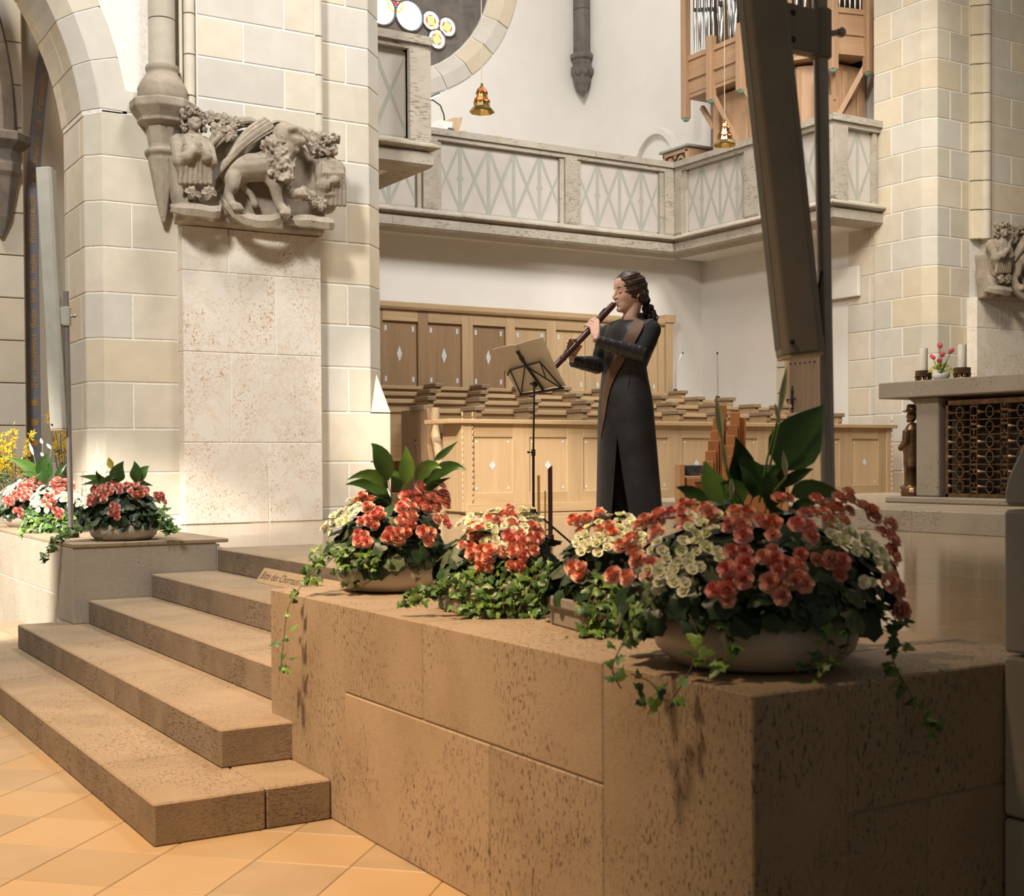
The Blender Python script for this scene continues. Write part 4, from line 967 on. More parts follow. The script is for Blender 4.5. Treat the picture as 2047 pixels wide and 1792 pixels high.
put('tracery', tg, IRON, gb, smooth=50); put('frame', G().box(12.53, 12.56, 15.36, 15.94, 5.86, 5.92).box(12.53, 12.56, 15.36, 15.40, 5.2, 5.9).box(12.53, 12.56, 15.90, 15.94, 5.2, 5.9), ORGW, gb, bevel=.004)
# organ console with music desk and lamp
cs_ = thing('organ_console', 'low light oak console top showing above the gallery rail', 'console', (9.3, 16.3, zg1))
put('body', G().box(9.02, 9.62, 16.0, 16.6, zg1 + .1, 5.72), OAK, cs_, bevel=.006); put('top_board', G().box(9.0, 9.64, 15.98, 16.62, 5.72, 5.82), OAK, cs_, bevel=.006)
for x in (9.04, 9.60): put('corner_block', G().box(x - .04, x + .04, 15.95, 16.03, 5.5, 5.85), OAK, cs_, bevel=.004)
md = thing('music_rack', 'tilted wooden music rack seen from behind the gallery rail', 'music rack', (8.55, 15.9, 5.5))
put('board', G().prism([(8.28, 5.60), (8.86, 5.60), (8.98, 6.02), (8.84, 6.00), (8.28, 5.76)], 15.90, 15.925, 'y'), OAK, md, bevel=.004); put('leg', G().box(8.5, 8.7, 15.9, 15.95, zg1 + .1, 5.62), OAK, md)
o = put('sheet_music', G().prism([(8.31, 5.62), (8.75, 5.62), (8.82, 5.93), (8.60, 5.93), (8.31, 5.77)], 15.890, 15.897, 'y'), plain('paper_bright', (.86, .85, .80), .8)); tag(o, 'bright open pages on the tilted rack above the gallery', 'sheet music')
o = put('hymn_book', G().prism([(8.66, 5.60), (8.76, 5.60), (8.83, 5.83), (8.74, 5.84)], 15.86, 15.89, 'y'), BLACKP, bevel=.003); tag(o, 'small dark book leaning on the tilted music rack', 'book')
ll = thing('reading_lamp', 'slim black lamp arm with lit bar over the music rack', 'lamp', (8.66, 15.95, 5.95))
put('arm', G().tube([(8.72, 15.93, 5.80), (8.70, 15.93, 6.02), (8.64, 15.92, 6.14), (8.52, 15.90, 6.19), (8.42, 15.88, 6.18)], .010, 8), BLACKP, ll, smooth=50)
put('lamp_head', G().obox((8.40, 15.87, 6.19), (.19, 0, .10), (.0, .03, 0), (-.006, 0, .012)), BLACKP, ll, bevel=.004)
put('light_bar', G().obox((8.408, 15.862, 6.172), (.17, 0, .09), (.0, .026, 0), (-.002, 0, .004)), emit('led_bar', (1, .98, .92), 6), ll)

# ================================================================= HANGING LAMPS
def brass_lamp(label, x, y, zb):
    t = thing('hanging_lamp', label, 'lamp', (x, y, zb), group='brass bell lamps on long cords')
    n = 8; a0 = pi / 8
    put('flared_rim', G().lathe([(.112, .035), (.120, .028), (.118, .018), (.085, .06), (.082, .07), (.11, .038)], (x, y, zb), n, a0, cap=False), BRASS, t, fix=True)
    put('lower_bell', G().lathe([(.083, .06), (.066, .13), (.06, .145), (.058, .145), (.062, .13), (.079, .06)], (x, y, zb), n, a0, cap=False), BRASS, t, fix=True)
    put('lower_cap', G().lathe([(.066, .138), (.062, .15), (.05, .158), (.02, .16)], (x, y, zb), n, a0), BRASS, t, fix=True)
    put('upper_bell', G().lathe([(.056, .155), (.046, .20), (.034, .235), (.026, .25), (.012, .27), (.014, .28), (.006, .295)], (x, y, zb), n, a0), BRASS, t, fix=True)
    for r0, r1, z0, z1 in ((.062, .076, .148, .105), (.036, .057, .238, .19)):
        for k in range(n):
            a = a0 + 2 * pi * (k + .5) / n; d = Vector((cos(a), sin(a), 0)); e = Vector((-sin(a), cos(a), 0)); c = Vector((x, y, zb))
            put('copper_petal', G().sheet([[c + d * (r0 + .002) - e * r0 * .40 + Vector((0, 0, z0)), c + d * (r0 + .002) + e * r0 * .40 + Vector((0, 0, z0))], [c + d * (r0 + .6 * (r1 - r0)) - e * r1 * .36 + Vector((0, 0, z0 + .6 * (z1 - z0))), c + d * (r0 + .6 * (r1 - r0)) + e * r1 * .36 + Vector((0, 0, z0 + .6 * (z1 - z0)))], [c + d * (r1 + .004) - e * .004 + Vector((0, 0, z1)), c + d * (r1 + .004) + e * .004 + Vector((0, 0, z1))]], .0015), COPPER, t, fix=True)
    put('cord', G().tube([(x, y, zb + .29), (x - .002, y, zb + 2.0), (x, y, zb + 6.0)], .0045, 6), plain('lamp_cord', (.62, .54, .42), .8), t)
    put('bulb', G().ball((x, y, zb + .075), (.03, .03, .04), 10, 8), emit('bulb_glow', (1, .8, .5), .3), t)
brass_lamp('brass bell lamp with copper petals, hanging left beside the round window', 6.19, 10.59, 4.47)
brass_lamp('brass bell lamp with copper petals, hanging in front of the pipe organ', 8.99, 10.40, 4.46)

# ================================================================= ALTAR
ZS = .845
ast = struct('altar_step', G().box(7.394, 14, 3.01, 10.19, FZ - .02, ZS - .006), MORTAR_D, 'low travertine step carrying the altar')
for y0, y1 in ((3.0, 4.6), (4.6, 6.52), (6.52, 8.2), (8.2, 10.2)):
    put('step_slab', G().box(7.39, 7.80, y0 + .002, y1 - .002, FZ, ZS), ALTSTEP, ast, bevel=.005)
    for x0, x1 in ((7.80, 8.7), (8.7, 9.8), (9.8, 11.2)): put('step_slab', G().box(x0 + .003, x1, y0 + .002, y1 - .002, FZ, ZS), TRAV, ast, bevel=.003)
alt = thing('altar', 'rough stone altar with bronze grille and bush-hammered top slab', 'altar', (9.05, 6.3, ZS))
put('top_slab', G().box(8.58, 9.62, 4.6, 7.94, 1.735, 1.872), ALTST, alt, bevel=.008)
put('pillar', G().prism([(7.60, .90), (7.60, 1.66), (7.64, 1.70), (7.70, 1.735), (7.36, 1.735), (7.36, .90)][::-1], 8.66, 9.30, 'x'), ALTST, alt, bevel=.012); put('pillar', G().box(8.66, 9.30, 4.9, 5.2, .90, 1.735), ALTST, alt, bevel=.012)
put('plinth', G().prism([(8.57, 4.7), (9.6, 4.7), (9.6, 7.86), (8.57, 7.86)], ZS, .90), ALTST, alt, bevel=.012)
# bronze grille in front of the dark inside
Xg = 8.70; ya, yb, za, zb = 7.32, 5.26, .88, 1.70
put('grille_frame', G().box(Xg, Xg + .05, yb, ya, zb - .045, zb).box(Xg, Xg + .05, yb, ya, za, za + .05).box(Xg, Xg + .05, ya - .03, ya, za, zb).box(Xg, Xg + .05, yb, yb + .03, za, zb), BRONZE, alt, bevel=.004)
pitch, cols, rows_ = .293, 7, 6
dz = (zb - za - .095) / rows_
for c in range(cols):
    y1 = ya - .03 - c * pitch; yc = y1 - .108
    if c < cols - 1:
        g = G().box(Xg + .004, Xg + .04, y1 - .222, y1 - .216, za + .05, zb - .045).box(Xg + .004, Xg + .04, y1 - .286, y1 - .280, za + .05, zb - .045)
        for q in range(20):
            z = za + .06 + q * .0365
            if (q * 7 + c * 3) % 5 != 1: g.box(Xg + .006, Xg + .036, y1 - .282, y1 - .218, z, z + (.012 if q % 3 else .02))
            if q % 3 == 1: g.box(Xg + .006, Xg + .036, y1 - .258, y1 - .244, z, z + .036)
        put('ladder_bars', g, BRONZE, alt)['kind'] = 'stuff'
    for r in range(rows_):
        zc = za + .05 + dz * (r + .5)
        if yc - .108 < yb: continue
        g = G(); n = 18; R = [(Xg + .012, yc + .036 * cos(2 * pi * i / n), zc + .046 * sin(2 * pi * i / n)) for i in range(n)]
        g.tube(R + [R[0]], .0075, 6, cap=False)
        g.tube([(Xg + .014, yc - .108, zc), (Xg + .014, yc - .085, zc), (Xg + .014, yc - .036, zc)], [.02, .011, .004], 6).tube([(Xg + .014, yc + .108, zc), (Xg + .014, yc + .085, zc), (Xg + .014, yc + .036, zc)], [.02, .011, .004], 6)
        g.tube([(Xg + .014, yc - .036, zc), (Xg + .014, yc + .036, zc)], .0025, 5)
        g.box(Xg + .004, Xg + .03, yc - .108, yc + .108, zc - dz / 2 - .004, zc - dz / 2 + .004)
        g.ball((Xg + .008, yc, zc + dz * .42), .006, 6, 5).ball((Xg + .008, yc, zc - dz * .42), .006, 6, 5)
        put('grille_ring', g, BRONZE, alt, smooth=50)
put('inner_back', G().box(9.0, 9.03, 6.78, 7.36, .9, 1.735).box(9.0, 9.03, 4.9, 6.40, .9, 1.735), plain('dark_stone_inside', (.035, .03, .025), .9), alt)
# bronze man with hat beside the pillar
def bronze_man():
    t = thing('bronze_statue', 'bronze statue of a standing man in brimmed hat beside the altar pillar', 'statue', (8.72, 7.72, .90))
    B = Vector((8.74, 7.70, .90)); g = G()
    def Q(f, s, z): return B + Vector((0, 1, 0)) * f * 1.0 + Vector((-1, 0, 0)) * s + Vector((0, 0, z))
    g.lathe([(.085, 0), (.09, .03), (.08, .07), (.06, .085)], B, 16, sx=1.1, sy=1.15)
    g.loft([[Q(.012 + r * cos(a) * .8, r * sin(a), z) for a in [2 * pi * i / 16 for i in range(16)]] for r, z in ((.07, .07), (.07, .2), (.068, .32), (.072, .40))])
    g.loft([[Q(-.01 + r * cos(a) * .8 + dx, r * sin(a) * 1.1, z) for a in [2 * pi * i / 16 for i in range(16)]] for r, z, dx in ((.095, .25, -.01), (.09, .32, 0), (.085, .42, .005), (.085, .50, .005), (.08, .57, 0), (.055, .61, 0), (.032, .625, 0))])
    g.ball(Q(.01, 0, .685), (.040, .045, .055), 12, 10); g.tube([Q(.05, 0, .70), Q(.064, 0, .678), Q(.05, 0, .668)], [.008, .011, .007], 6); g.ball(Q(.045, 0, .645), (.02, .018, .018), 8, 6)
    g.lathe([(.082, .72), (.084, .727), (.05, .735), (.045, .775), (.035, .785), (.01, .785)], B + Vector((0, .005, 0)), 16)
    for s in (-1, 1):
        g.tube([Q(-.01, s * .085, .56), Q(-.01, s * .10, .46), Q(.05, s * .09, .41), Q(.10, s * .025, .425)], [.034, .033, .027, .02], 8)
    g.ball(Q(.105, 0, .43), .024, 8, 6); g.tube([Q(.10, .0, .42), Q(.085, -.01, .30), Q(.075, -.01, .2)], [.014, .014, .010], 6)
    for s in (-1, 1): g.ball(Q(.07, s * .035, .075), (.035, .028, .02), 8, 6)
    for k in range(5): g.tube([Q(.055 - .01 * abs(k - 2), -.05 + .025 * k, .1), Q(.058 - .01 * abs(k - 2), -.045 + .022 * k, .36)], .008, 5)
    remeshed('figure', g, BRONZE, t, .0055, 1)
bronze_man()
# candles, holders and the tulip bowl on the slab
WAX = plain('ivory_wax', (.86, .80, .66), .45, sss=.15)
def candle(lab, hlab, y):
    h = thing('candle_holder', hlab, 'candle holder', (8.76, y, 1.872), group=None)
    put('ring_band', G().lathe([(.066, .045), (.068, .05), (.068, .092), (.062, .094), (.062, .045)], (8.76, y, 1.872), 24, cap=False), BRONZE, h, smooth=40, fix=True)
    put('dish', G().lathe([(.062, .085), (.062, .09), (.01, .09), (.01, .085)], (8.76, y, 1.872), 20), BRONZE, h, fix=True)
    for k in range(9):
        a = 2 * pi * k / 9; c = (8.76 + .06 * cos(a), y + .06 * sin(a), 1.872)
        put('foot', G().tube([(c[0], c[1], 1.874), (c[0] * 1.0, c[1], 1.9), (8.76 + .066 * cos(a), y + .066 * sin(a), 1.92)], [.012, .008, .012], 6), BRONZE, h, smooth=50)
    put('base_ring', G().tube([(8.76 + .062 * cos(2 * pi * i / 24), y + .062 * sin(2 * pi * i / 24), 1.880) for i in range(25)], .008, 6, cap=False), BRONZE, h, smooth=50)
    t = thing('candle', lab, 'candle', (8.76, y, 1.963))
    put('wax', G().lathe([(.034, 0), (.0345, .01), (.0345, .185), (.032, .192), (.026, .188), (.004, .184)], (8.76, y, 1.963), 24), WAX, t, smooth=40); put('wick', G().tube([(8.76, y, 2.145), (8.762, y, 2.162)], .0018, 6), BLACKP, t)
candle('thick ivory candle on the altar, left of the pink tulips', 'pierced dark bronze holder under the candle left of the tulips', 7.60)
candle('thick ivory candle on the altar, right of the pink tulips', 'pierced dark bronze holder under the candle right of the tulips', 7.20)
tb_ = thing('tulip_bowl', 'white bowl of pink tulips and yellow-green filler between the altar candles', 'flower bowl', (8.74, 7.40, 1.872))
CER = plain('white_ceramic', (.86, .85, .82), .25, coat=.4)
put('bowl', G().lathe([(.045, 0), (.065, .015), (.075, .04), (.07, .055), (.064, .055), (.066, .04), (.01, .03)], (8.74, 7.40, 1.872), 24), CER, tb_, smooth=50)
TUL = plain('tulip_pink', (.80, .09, .16), .5, c2=(.86, .22, .26), scale=30); STEMG = plain('stem_green', (.20, .36, .09), .6); YG = plain('yellow_green_leaf', (.50, .52, .06), .6, c2=(.62, .48, .08), scale=40)
for i, (dy, dz_, dx) in enumerate([(.01, .265, 0), (.055, .175, -.02), (-.02, .19, -.01), (-.085, .215, .01), (-.03, .135, -.05)]):
    b0 = Vector((8.74, 7.40, 1.93)); b1 = Vector((8.74 + dx, 7.40 + dy, 1.872 + dz_)); d = (b1 - b0).normalized()
    fl = put('tulip', G().tube([b0, (b0 + b1) / 2 + Vector((.004, .004, 0)), b1], .0032, 6), STEMG, tb_)
    for k in range(6):
        a = k * pi / 3; s = Vector((cos(a), sin(a), 0)); q = Vector((-sin(a), cos(a), 0)); inn = .8 if k % 2 else 1
        put('petal', G().sheet([[b1 + s * r * inn - q * w_ + d * h, b1 + s * r * 1.12 * inn + d * h, b1 + s * r * inn + q * w_ + d * h] for r, w_, h in ((.004, .004, 0), (.017, .013, .014), (.019, .014, .032), (.012, .009, .048), (.004, .002, .056))], .0008), TUL, fl, smooth=60)
for k in range(7):
    a = k * .9; b0 = Vector((8.74, 7.40, 1.92)); d = Vector((cos(a) * .05, sin(a) * .075, .10 + .02 * (k % 3)))
    q = Vector((-sin(a), cos(a), 0)); put('tulip_leaf', G().sheet([[b0 + d * s_ - q * w_ + Vector((0, 0, -.03 * s_ * s_)), b0 + d * s_ + Vector((0, 0, .004 - .03 * s_ * s_)), b0 + d * s_ + q * w_ + Vector((0, 0, -.03 * s_ * s_))] for s_, w_ in ((0, .004), (.3, .011), (.6, .011), (.85, .006), (1.05, .001))]), STEMG, tb_, smooth=60)
R_ = random.Random(4); g = G()
for k in range(170):
    a = R_.random() * 2 * pi; r = .080 * sqrt(R_.random()) * 1.15; z = 1.935 + .075 * (1 - (r / .09) ** 2) + .012 * R_.random()
    c = Vector((8.74 + r * cos(a), 7.40 + r * sin(a) * 1.25, z)); u = Vector((R_.uniform(-1, 1), R_.uniform(-1, 1), R_.uniform(.2, 1))).normalized() * .012; v = u.orthogonal().normalized() * .008
    g.add([c - u, c + v, c + u, c - v + Vector((0, 0, .003))], [(0, 1, 2), (0, 2, 3)])
put('filler_leaves', g, YG, tb_)['kind'] = 'stuff'

# ================================================================= LOUDSPEAKERS, SIGN, PULPIT WALL
SPK = plain('speaker_taupe', (.33, .285, .225), .55); SPKL = plain('speaker_putty', (.50, .49, .42), .55)
def column_speaker(label, foot, top, spk_b, spk_t, mat, zb=PZ):
    """foot, top: pole ends; spk_b, spk_t: lower and upper centre of the leaning column"""
    t = thing('column_loudspeaker', label, 'loudspeaker', foot)
    f, tp, sb, st_ = Vector(foot), Vector(top), Vector(spk_b), Vector(spk_t); ax = (st_ - sb).normalized()
    put('pole', G().tube([f + Vector((0, 0, .01)), tp], .018, 16), STEEL, t, smooth=40)
    put('base_plate', G().lathe([(.05, 0), (.05, .03), (.045, .036), (.024, .04), (.02, .07)], foot, 28), IRON, t, smooth=30)
    s = t
    side = FWD.cross(ax).normalized(); dep = ax.cross(side).normalized()
    prof = [(-.052, -.03), (-.040, -.058), (.034, -.062), (.052, -.04), (.052, .045), (.034, .06), (-.04, .06), (-.052, .04)]
    put('housing', G().loft([[p + side * a + dep * b for a, b in prof] for p in (sb, st_)]), mat, s, bevel=.004, fix=True)
    put('grille_panel', G().loft([[p + side * a + dep * b for a, b in ((-.0535, -.028), (-.0535, .036), (-.05, .036), (-.05, -.028))] for p in (sb + ax * .02, st_ - ax * .02)]), plain('speaker_mesh', (.20, .19, .165), .7), s, fix=True)
    put('end_cap', G().loft([[p + side * a * .96 + dep * b * .96 for a, b in prof] for p in (sb - ax * .006, sb - ax * .0002)]), plain('end_cap_bounce', (.60, .47, .33), .6), s, fix=True)  # bounce light on the underside is put into the tan colour
    put('screw', G().ball(sb + ax * .03 - dep * .062 - side * .03, .006, 8, 6), IRON, s)
    zc = tp.z - .16; k = (zc - sb.z) / (st_.z - sb.z); c = sb + (st_ - sb) * k; pc = f + (tp - f) * ((zc - f.z) / (tp.z - f.z))
    put('bracket', G().obox((c + pc) / 2 + side * .015, (pc - c) / 2 - side * .02, dep * .022, Vector((0, 0, .055))).lathe([(.028, -.06), (.028, .06)], pc, 14), mat, t, bevel=.003, fix=True)
    for q in (-.03, .035): put('knob', G().ball((c + pc) / 2 + Vector((0, 0, q)) - dep * .026 - side * .01, .012, 8, 6), BLACKP, t)
    put('clamp_screw', G().tube([pc + side * .02, pc + side * .05], .008, 8).ball(pc + side * .052, .013, 8, 6), STEEL, t, smooth=50)
    put('cable', G().tube([sb + ax * .12 + side * .055, sb + ax * .20 + side * .075, sb + ax * .16 + side * .062, sb + ax * .04 + side * .06], .004, 6), BLACKP, t, smooth=50)
column_speaker('long taupe column loudspeaker leaning on its steel pole behind the largest flower bowl', (2.385, 2.365, PZ), (2.37, 2.384, 2.44), (2.281, 2.361, 1.476), (2.147, 2.468, 3.15), SPK)
column_speaker('long putty-coloured column loudspeaker on slim steel pole before the arched aisle', (1.94, 8.545, PZ), (1.934, 8.575, 2.319), (1.889, 8.584, 1.44), (1.834, 8.654, 3.10), SPKL)
sg = thing('sign_board', 'small wooden sign with dark handwriting on the top step', 'sign', (2.615, 6.05, 4 * R5))
bo = Vector((2.575, 6.955, 4 * R5 + .001)); bu = Vector((0, -1, 0)); bv = Vector((.062, 0, .086)).normalized(); bn = bu.cross(bv) * -1
if bn.x > 0: bn = -bn
put('board', G().obox(bo + bu * .52 + bv * .048 - bn * .006, bu * .52, bv * .048, bn * .006), OAKP, sg, bevel=.002)
V, F, wd = words('Bitte den Chorraum nicht betreten', .075, shear=.25); k = .98 / wd
put('handwriting', G().add([bo + bu * (.03 + u * k) + bv * (.028 + v * .88) + bn * .0006 for u, v in V], F), plain('ink_brown', (.10, .06, .04), .7), sg, fix=True)
pw_ = struct('wall_pulpit', G().prism([(1.20, -.1), (1.976, -.1), (1.976, .0), (1.22, .0)], 2.56, 3.4, 'x'), MORTAR_D, 'grey stone pulpit wall with curved shoulder at the right edge')
for z0, z1, m in ((0, .385, A4), (.385, .765, A4), (.765, 1.105, A2)): put('stone_block', G().prism([(1.20, z0 + .004), (1.98, z0 + .004), (1.98, z1 - .004), (1.20, z1 - .004)], 2.55, 3.4, 'x'), m, pw_, bevel=.008)
put('stone_block', G().prism([(1.20, 1.109), (1.98, 1.109), (1.98, 1.145), (1.972, 1.175), (1.95, 1.215), (1.925, 1.262), (1.90, 1.31), (1.86, 1.36), (1.78, 1.42), (1.6, 1.48), (1.20, 1.50)], 2.55, 3.4, 'x'), A2, pw_, bevel=.01)

# ================================================================= INSTRUMENTS BESIDE THE PLAYER
W0 = Vector((4.955, 6.672, FZ))          # where she stands; u = along RGT, w = away, v = up
def L(u, w_, v): return W0 + RGT * u + FWD * w_ + UP * v
K = .001025
def D(cx, cy, w_=0.): return L((cx - 870) * K, w_, (1768 - cy) * K)
BLK = plain('stand_black', (.03, .028, .027), .45, .3)
ms_ = thing('music_stand', 'black folding music stand holding the open score', 'music stand', D(288, 1700))
sw = -.09; pb = D(283, 1768, sw)
put('lower_pole', G().tube([D(282, 1740, sw), D(284, 1195, sw)], .0085, 10), BLK, ms_, smooth=50); put('upper_pole', G().tube([D(284, 1200, sw), D(292, 775, sw)], .0062, 10), BLK, ms_, smooth=50)
put('collar', G().lathe([(.013, -.02), (.013, .02)], D(284, 1200, sw), 12).tube([D(284, 1200, sw), D(255, 1197, sw)], .004, 6).ball(D(253, 1197, sw), .008, 8, 6), BLK, ms_, smooth=50)
put('hub', G().lathe([(.018, -.012), (.02, .0), (.018, .014)], D(280, 1558, sw), 12), BLK, ms_, smooth=50)
for k, (a, b) in enumerate(((-.26, -.10), (.24, .06), (.02, -.26))):
    e = D(282, 1768, sw) + RGT * a + FWD * b + UP * .008; h = D(281, 1552, sw)
    put('leg', G().tube([h, e], .0065, 8).ball(e, .009, 8, 6), BLK, ms_, smooth=50); put('leg_brace', G().tube([D(282, 1690, sw), h + (e - h) * .55], .0045, 6), BLK, ms_)
Bc = D(338, 826, sw); Wv = RGT * .133 + FWD * -.148 + UP * .013; Hv = RGT * -.150 + FWD * -.138 + UP * .250
Nn = Wv.cross(Hv).normalized(); Nn = Nn if Nn.dot(FWD) > 0 else -Nn      # points to the reader, away from us
def S_(a, b, c=0.): return Bc + Wv * a + Hv * b + Nn * c
fr = [('ledge', [S_(-1.02, 0), S_(.96, 0)], .008), ('top_bar', [S_(-1.05, .50), S_(-.82, .60), S_(.62, .66)], .0065), ('center_bar', [S_(.10, -.02), S_(-.02, .55), S_(-.05, .98)], .0085), ('stay', [S_(-.98, 0), S_(-.82, .60)], .0045), ('stay', [S_(.94, 0), S_(.62, .66)], .0055), ('stay', [S_(-.98, 0), S_(-.1, .62)], .0045), ('stay', [S_(.90, .0), S_(-.02, .60)], .0045), ('stay', [S_(.62, .64), S_(.50, .30)], .004)]
for nm, pts, r in fr: put(nm, G().tube(pts, r, 8), BLK, ms_, smooth=50)
put('page_tip', G().loft([[S_(-.05 + a, b, c) for a, c in ((-w_, -.004), (w_, -.004), (w_, .004), (-w_, .004))] for w_, b in ((.05, .70), (.09, .80), (.05, .88), (.07, .95), (.06, .98))]), BLK, ms_, fix=True)
put('pivot', G().ball(D(296, 782, sw), (.018, .018, .02), 10, 8).obox(D(285, 778, sw), RGT * .022, FWD * .006, UP * .005), BLK, ms_, smooth=50)
PAPER = plain('cream_paper', (.80, .71, .55), .85, c2=(.76, .67, .51), scale=10)
sc = thing('sheet_music', 'open cream music score on the black folding stand', 'sheet music', S_(0, 0))
for nm, a0_, a1, cv in (('left_page', -1.12, -.02, .012), ('right_page', -.02, 1.06, .016)):
    put(nm, G().sheet([[S_(a0_ + (a1 - a0_) * i / 6, .02 + j * .18, .010 + cv * sin(pi * i / 6) + (.03 * (i / 6) ** 3 * (j / 6) ** 2 if nm == 'right_page' else 0)) for i in range(7)] for j in range(7)], .003), PAPER, sc, smooth=60, fix=True)
put('spine', G().tube([S_(-.02, .02, .008), S_(-.02, 1.1, .008)], .003, 6), PAPER, sc)
# tubes standing on the floor behind the stand
OCH = wood('ochre_wood', (.46, .25, .045), (.36, .18, .03)); DKW = wood('rosewood', (.075, .028, .022), (.04, .015, .013), rough=.3)
def tubei(label, cx, ytop, wd, mat, w_, slant, name='organ_pipe_square'):
    b = D(cx, 1768, w_); b.z = FZ; t = thing(name, label, 'wind instrument', b); h = (1768 - ytop) * K * (8.25 + w_) / 8.25
    r = wd / 2; top = [(RGT * -r, -slant), (RGT * r, slant)]
    put('body', G().loft([[b + RGT * a + FWD * c + UP * z_ for a, c, z_ in ((-r, -r, 0), (r, -r, 0), (r, r, 0), (-r, r, 0))], [b + RGT * a + FWD * c + UP * (h + (slant if a > 0 else -slant)) for a, c in ((-r, -r), (r, -r), (r, r), (-r, r))]]), mat, t, bevel=.002, fix=True)
    put('foot_block', G().box(b.x - r - .004, b.x + r + .004, b.y - r - .004, b.y + r + .004, FZ, FZ + .03), mat, t, bevel=.004)
tubei('tall dark brown square wooden tube with slanted top beside the music stand', 404, 1322, .030, DKW, .55, .012)
tubei('taller ochre square wooden tube beside the music stand foot', 329, 1375, .018, OCH, .62, 0)
tubei('short thin ochre wooden tube between two taller tubes', 371, 1470, .011, OCH, .58, 0)
# small chamber organ with stepped wooden pipes
pz_ = W0 + RGT * .57 + FWD * 1.9
po = thing('chamber_organ', 'small brown cherry wood organ with stepped square pipes and dark lid band', 'organ', pz_)
def Q3(px, py, dep=10.6): # px offset drawing units -> point on the organ's own frame
    return Vector((0, 0, 0))
U2 = Vector((cos(radians(-35)), sin(radians(-35)), 0)); V2 = Vector((-U2.y, U2.x, 0))
def O(a, b, z): return pz_ + U2 * a + V2 * b + UP * z
def obx(nm, a0, a1, b0, b1, z0, z1, m, bev=.004): return put(nm, G().obox(O((a0 + a1) / 2, (b0 + b1) / 2, (z0 + z1) / 2), U2 * ((a1 - a0) / 2), V2 * ((b1 - b0) / 2), UP * ((z1 - z0) / 2)), m, po, bevel=bev)
obx('case', .05, .80, .02, .52, .02, .39, CHERRY); SIDE = wood('organ_side_wood', (.46, .235, .10), (.38, .18, .07)); obx('side_panel', .0, .045, -.01, .54, .0, .50, SIDE); obx('side_panel', .80, .845, -.01, .54, .0, .50, SIDE)
obx('lid_band', .045, .80, .10, .50, .405, .49, plain('tarnished_lead', (.11, .10, .095), .4, .5, c2=(.06, .055, .05), scale=20)); obx('base_board', -.01, .86, -.02, .55, 0, .03, CHERRY)
hs = [.42, .52, .60, .68, .76, .86, .96]; x = .14
for i, h in enumerate(hs[::1]):
    a = .16 + i * .022; obx('wooden_pipe', a, a + .085, -.05 + i * .02, -.012 + i * .02, .36, h, CHERRY, .003)
for i, h in enumerate([.56, .64, .72, .80, .90]):
    a = .33 + i * .018; obx('wooden_pipe', a, a + .075, -.04 + i * .02, -.005 + i * .02, .36, h, CHERRY, .003)
put('scroll_panel', G().loft([[O(a, b, z) for a, z in ((.36, .36), (.36, .46), (.40, .54), (.46, .60), (.475, .70), (.48, .86), (.53, .86), (.53, .36))] for b in (.10, .125)]), CHERRY, po, fix=True)
for q in range(10): obx('key', .12 + q * .06, .17 + q * .06, -.06, .015, .345, .36, plain('key_bone', (.75, .68, .55), .4) if q % 3 else BLACKP, .002)

# two thin microphones on the stalls
for lab, b, pts in (('thin gooseneck microphone at the right end of the oak wainscot', (12.05, 15.05, 2.255), [(0, 0, 0), (0, 0, .22), (.03, 0, .36), (.10, 0, .50), (.14, 0, .54)]), ('thin upright wire microphone on the third stall row', (12.22, 14.3, 2.12), [(0, 0, 0), (-.004, 0, .3), (-.01, 0, .62)])):
    t = thing('microphone', lab, 'microphone', b)
    put('gooseneck', G().tube([Vector(b) + Vector(p) for p in pts], .007, 6), STEEL, t, smooth=50); put('capsule', G().ball(Vector(b) + Vector(pts[-1]), (.014, .014, .018), 8, 6), BLACKP, t); put('foot', G().lathe([(.03, -.02), (.03, .005), (.008, .012)], b, 12), BLACKP, t)

# ================================================================= THE PLAYER
SKIN = plain('skin', (.74, .46, .33), .5, c2=(.68, .39, .27), scale=22, sss=.12); LIPS = plain('lips', (.48, .17, .14), .4)
HAIR = plain('dark_brown_hair', (.058, .030, .02), .42, c2=(.026, .014, .010), scale=18, stretch=(1, 1, .25), bump=.8, bscale=70)
LEA = plain('black_leather', (.028, .025, .023), .33, c2=(.018, .016, .015), scale=9, bump=.25, bscale=26, coat=.08)
LEAM = plain('matt_leather_coat', (.034, .033, .033), .44, c2=(.017, .0165, .0165), scale=6, bump=.3, bscale=30)
LEAB = plain('brown_leather_lapel', (.17, .085, .045), .6, c2=(.125, .06, .03), scale=12, bump=.2, bscale=50)
KNIT = plain('black_knit', (.014, .0135, .013), .9, bump=.25, bscale=160)
per = thing('person', 'woman in long sleeveless black leather coat playing a large recorder', 'person', W0)
HC = D(888, 208, -.005)
HF = (RGT * -.93 + FWD * -.37).normalized(); HS = (RGT * .37 + FWD * -.93).normalized()   # face forward, near side
tilt = radians(4); HFt = HF * cos(tilt) - UP * sin(tilt); HU = UP * cos(tilt) + HF * sin(tilt)
def H(f, s, z): return HC + HFt * f + HS * s + HU * z
HR = Matrix((HFt, HS, HU)).transposed()
def hb(g, f, s, z, r, n=12, m=8): return g.ball(H(f, s, z), r, n, m, HR)
g = G()
LVH = [(-.131, .070, .0, .014), (-.126, .084, -.015, .026), (-.112, .094, -.035, .038), (-.094, .094, -.05, .047), (-.076, .096, -.062, .053), (-.055, .097, -.074, .060), (-.030, .095, -.086, .066), (-.005, .094, -.098, .071), (.022, .099, -.106, .0745), (.050, .102, -.109, .0755), (.080, .093, -.104, .071), (.102, .068, -.086, .057), (.116, .034, -.055, .036), (.122, .008, -.02, .012)]
def sup(c_, e): return math.copysign(abs(c_) ** e, c_)
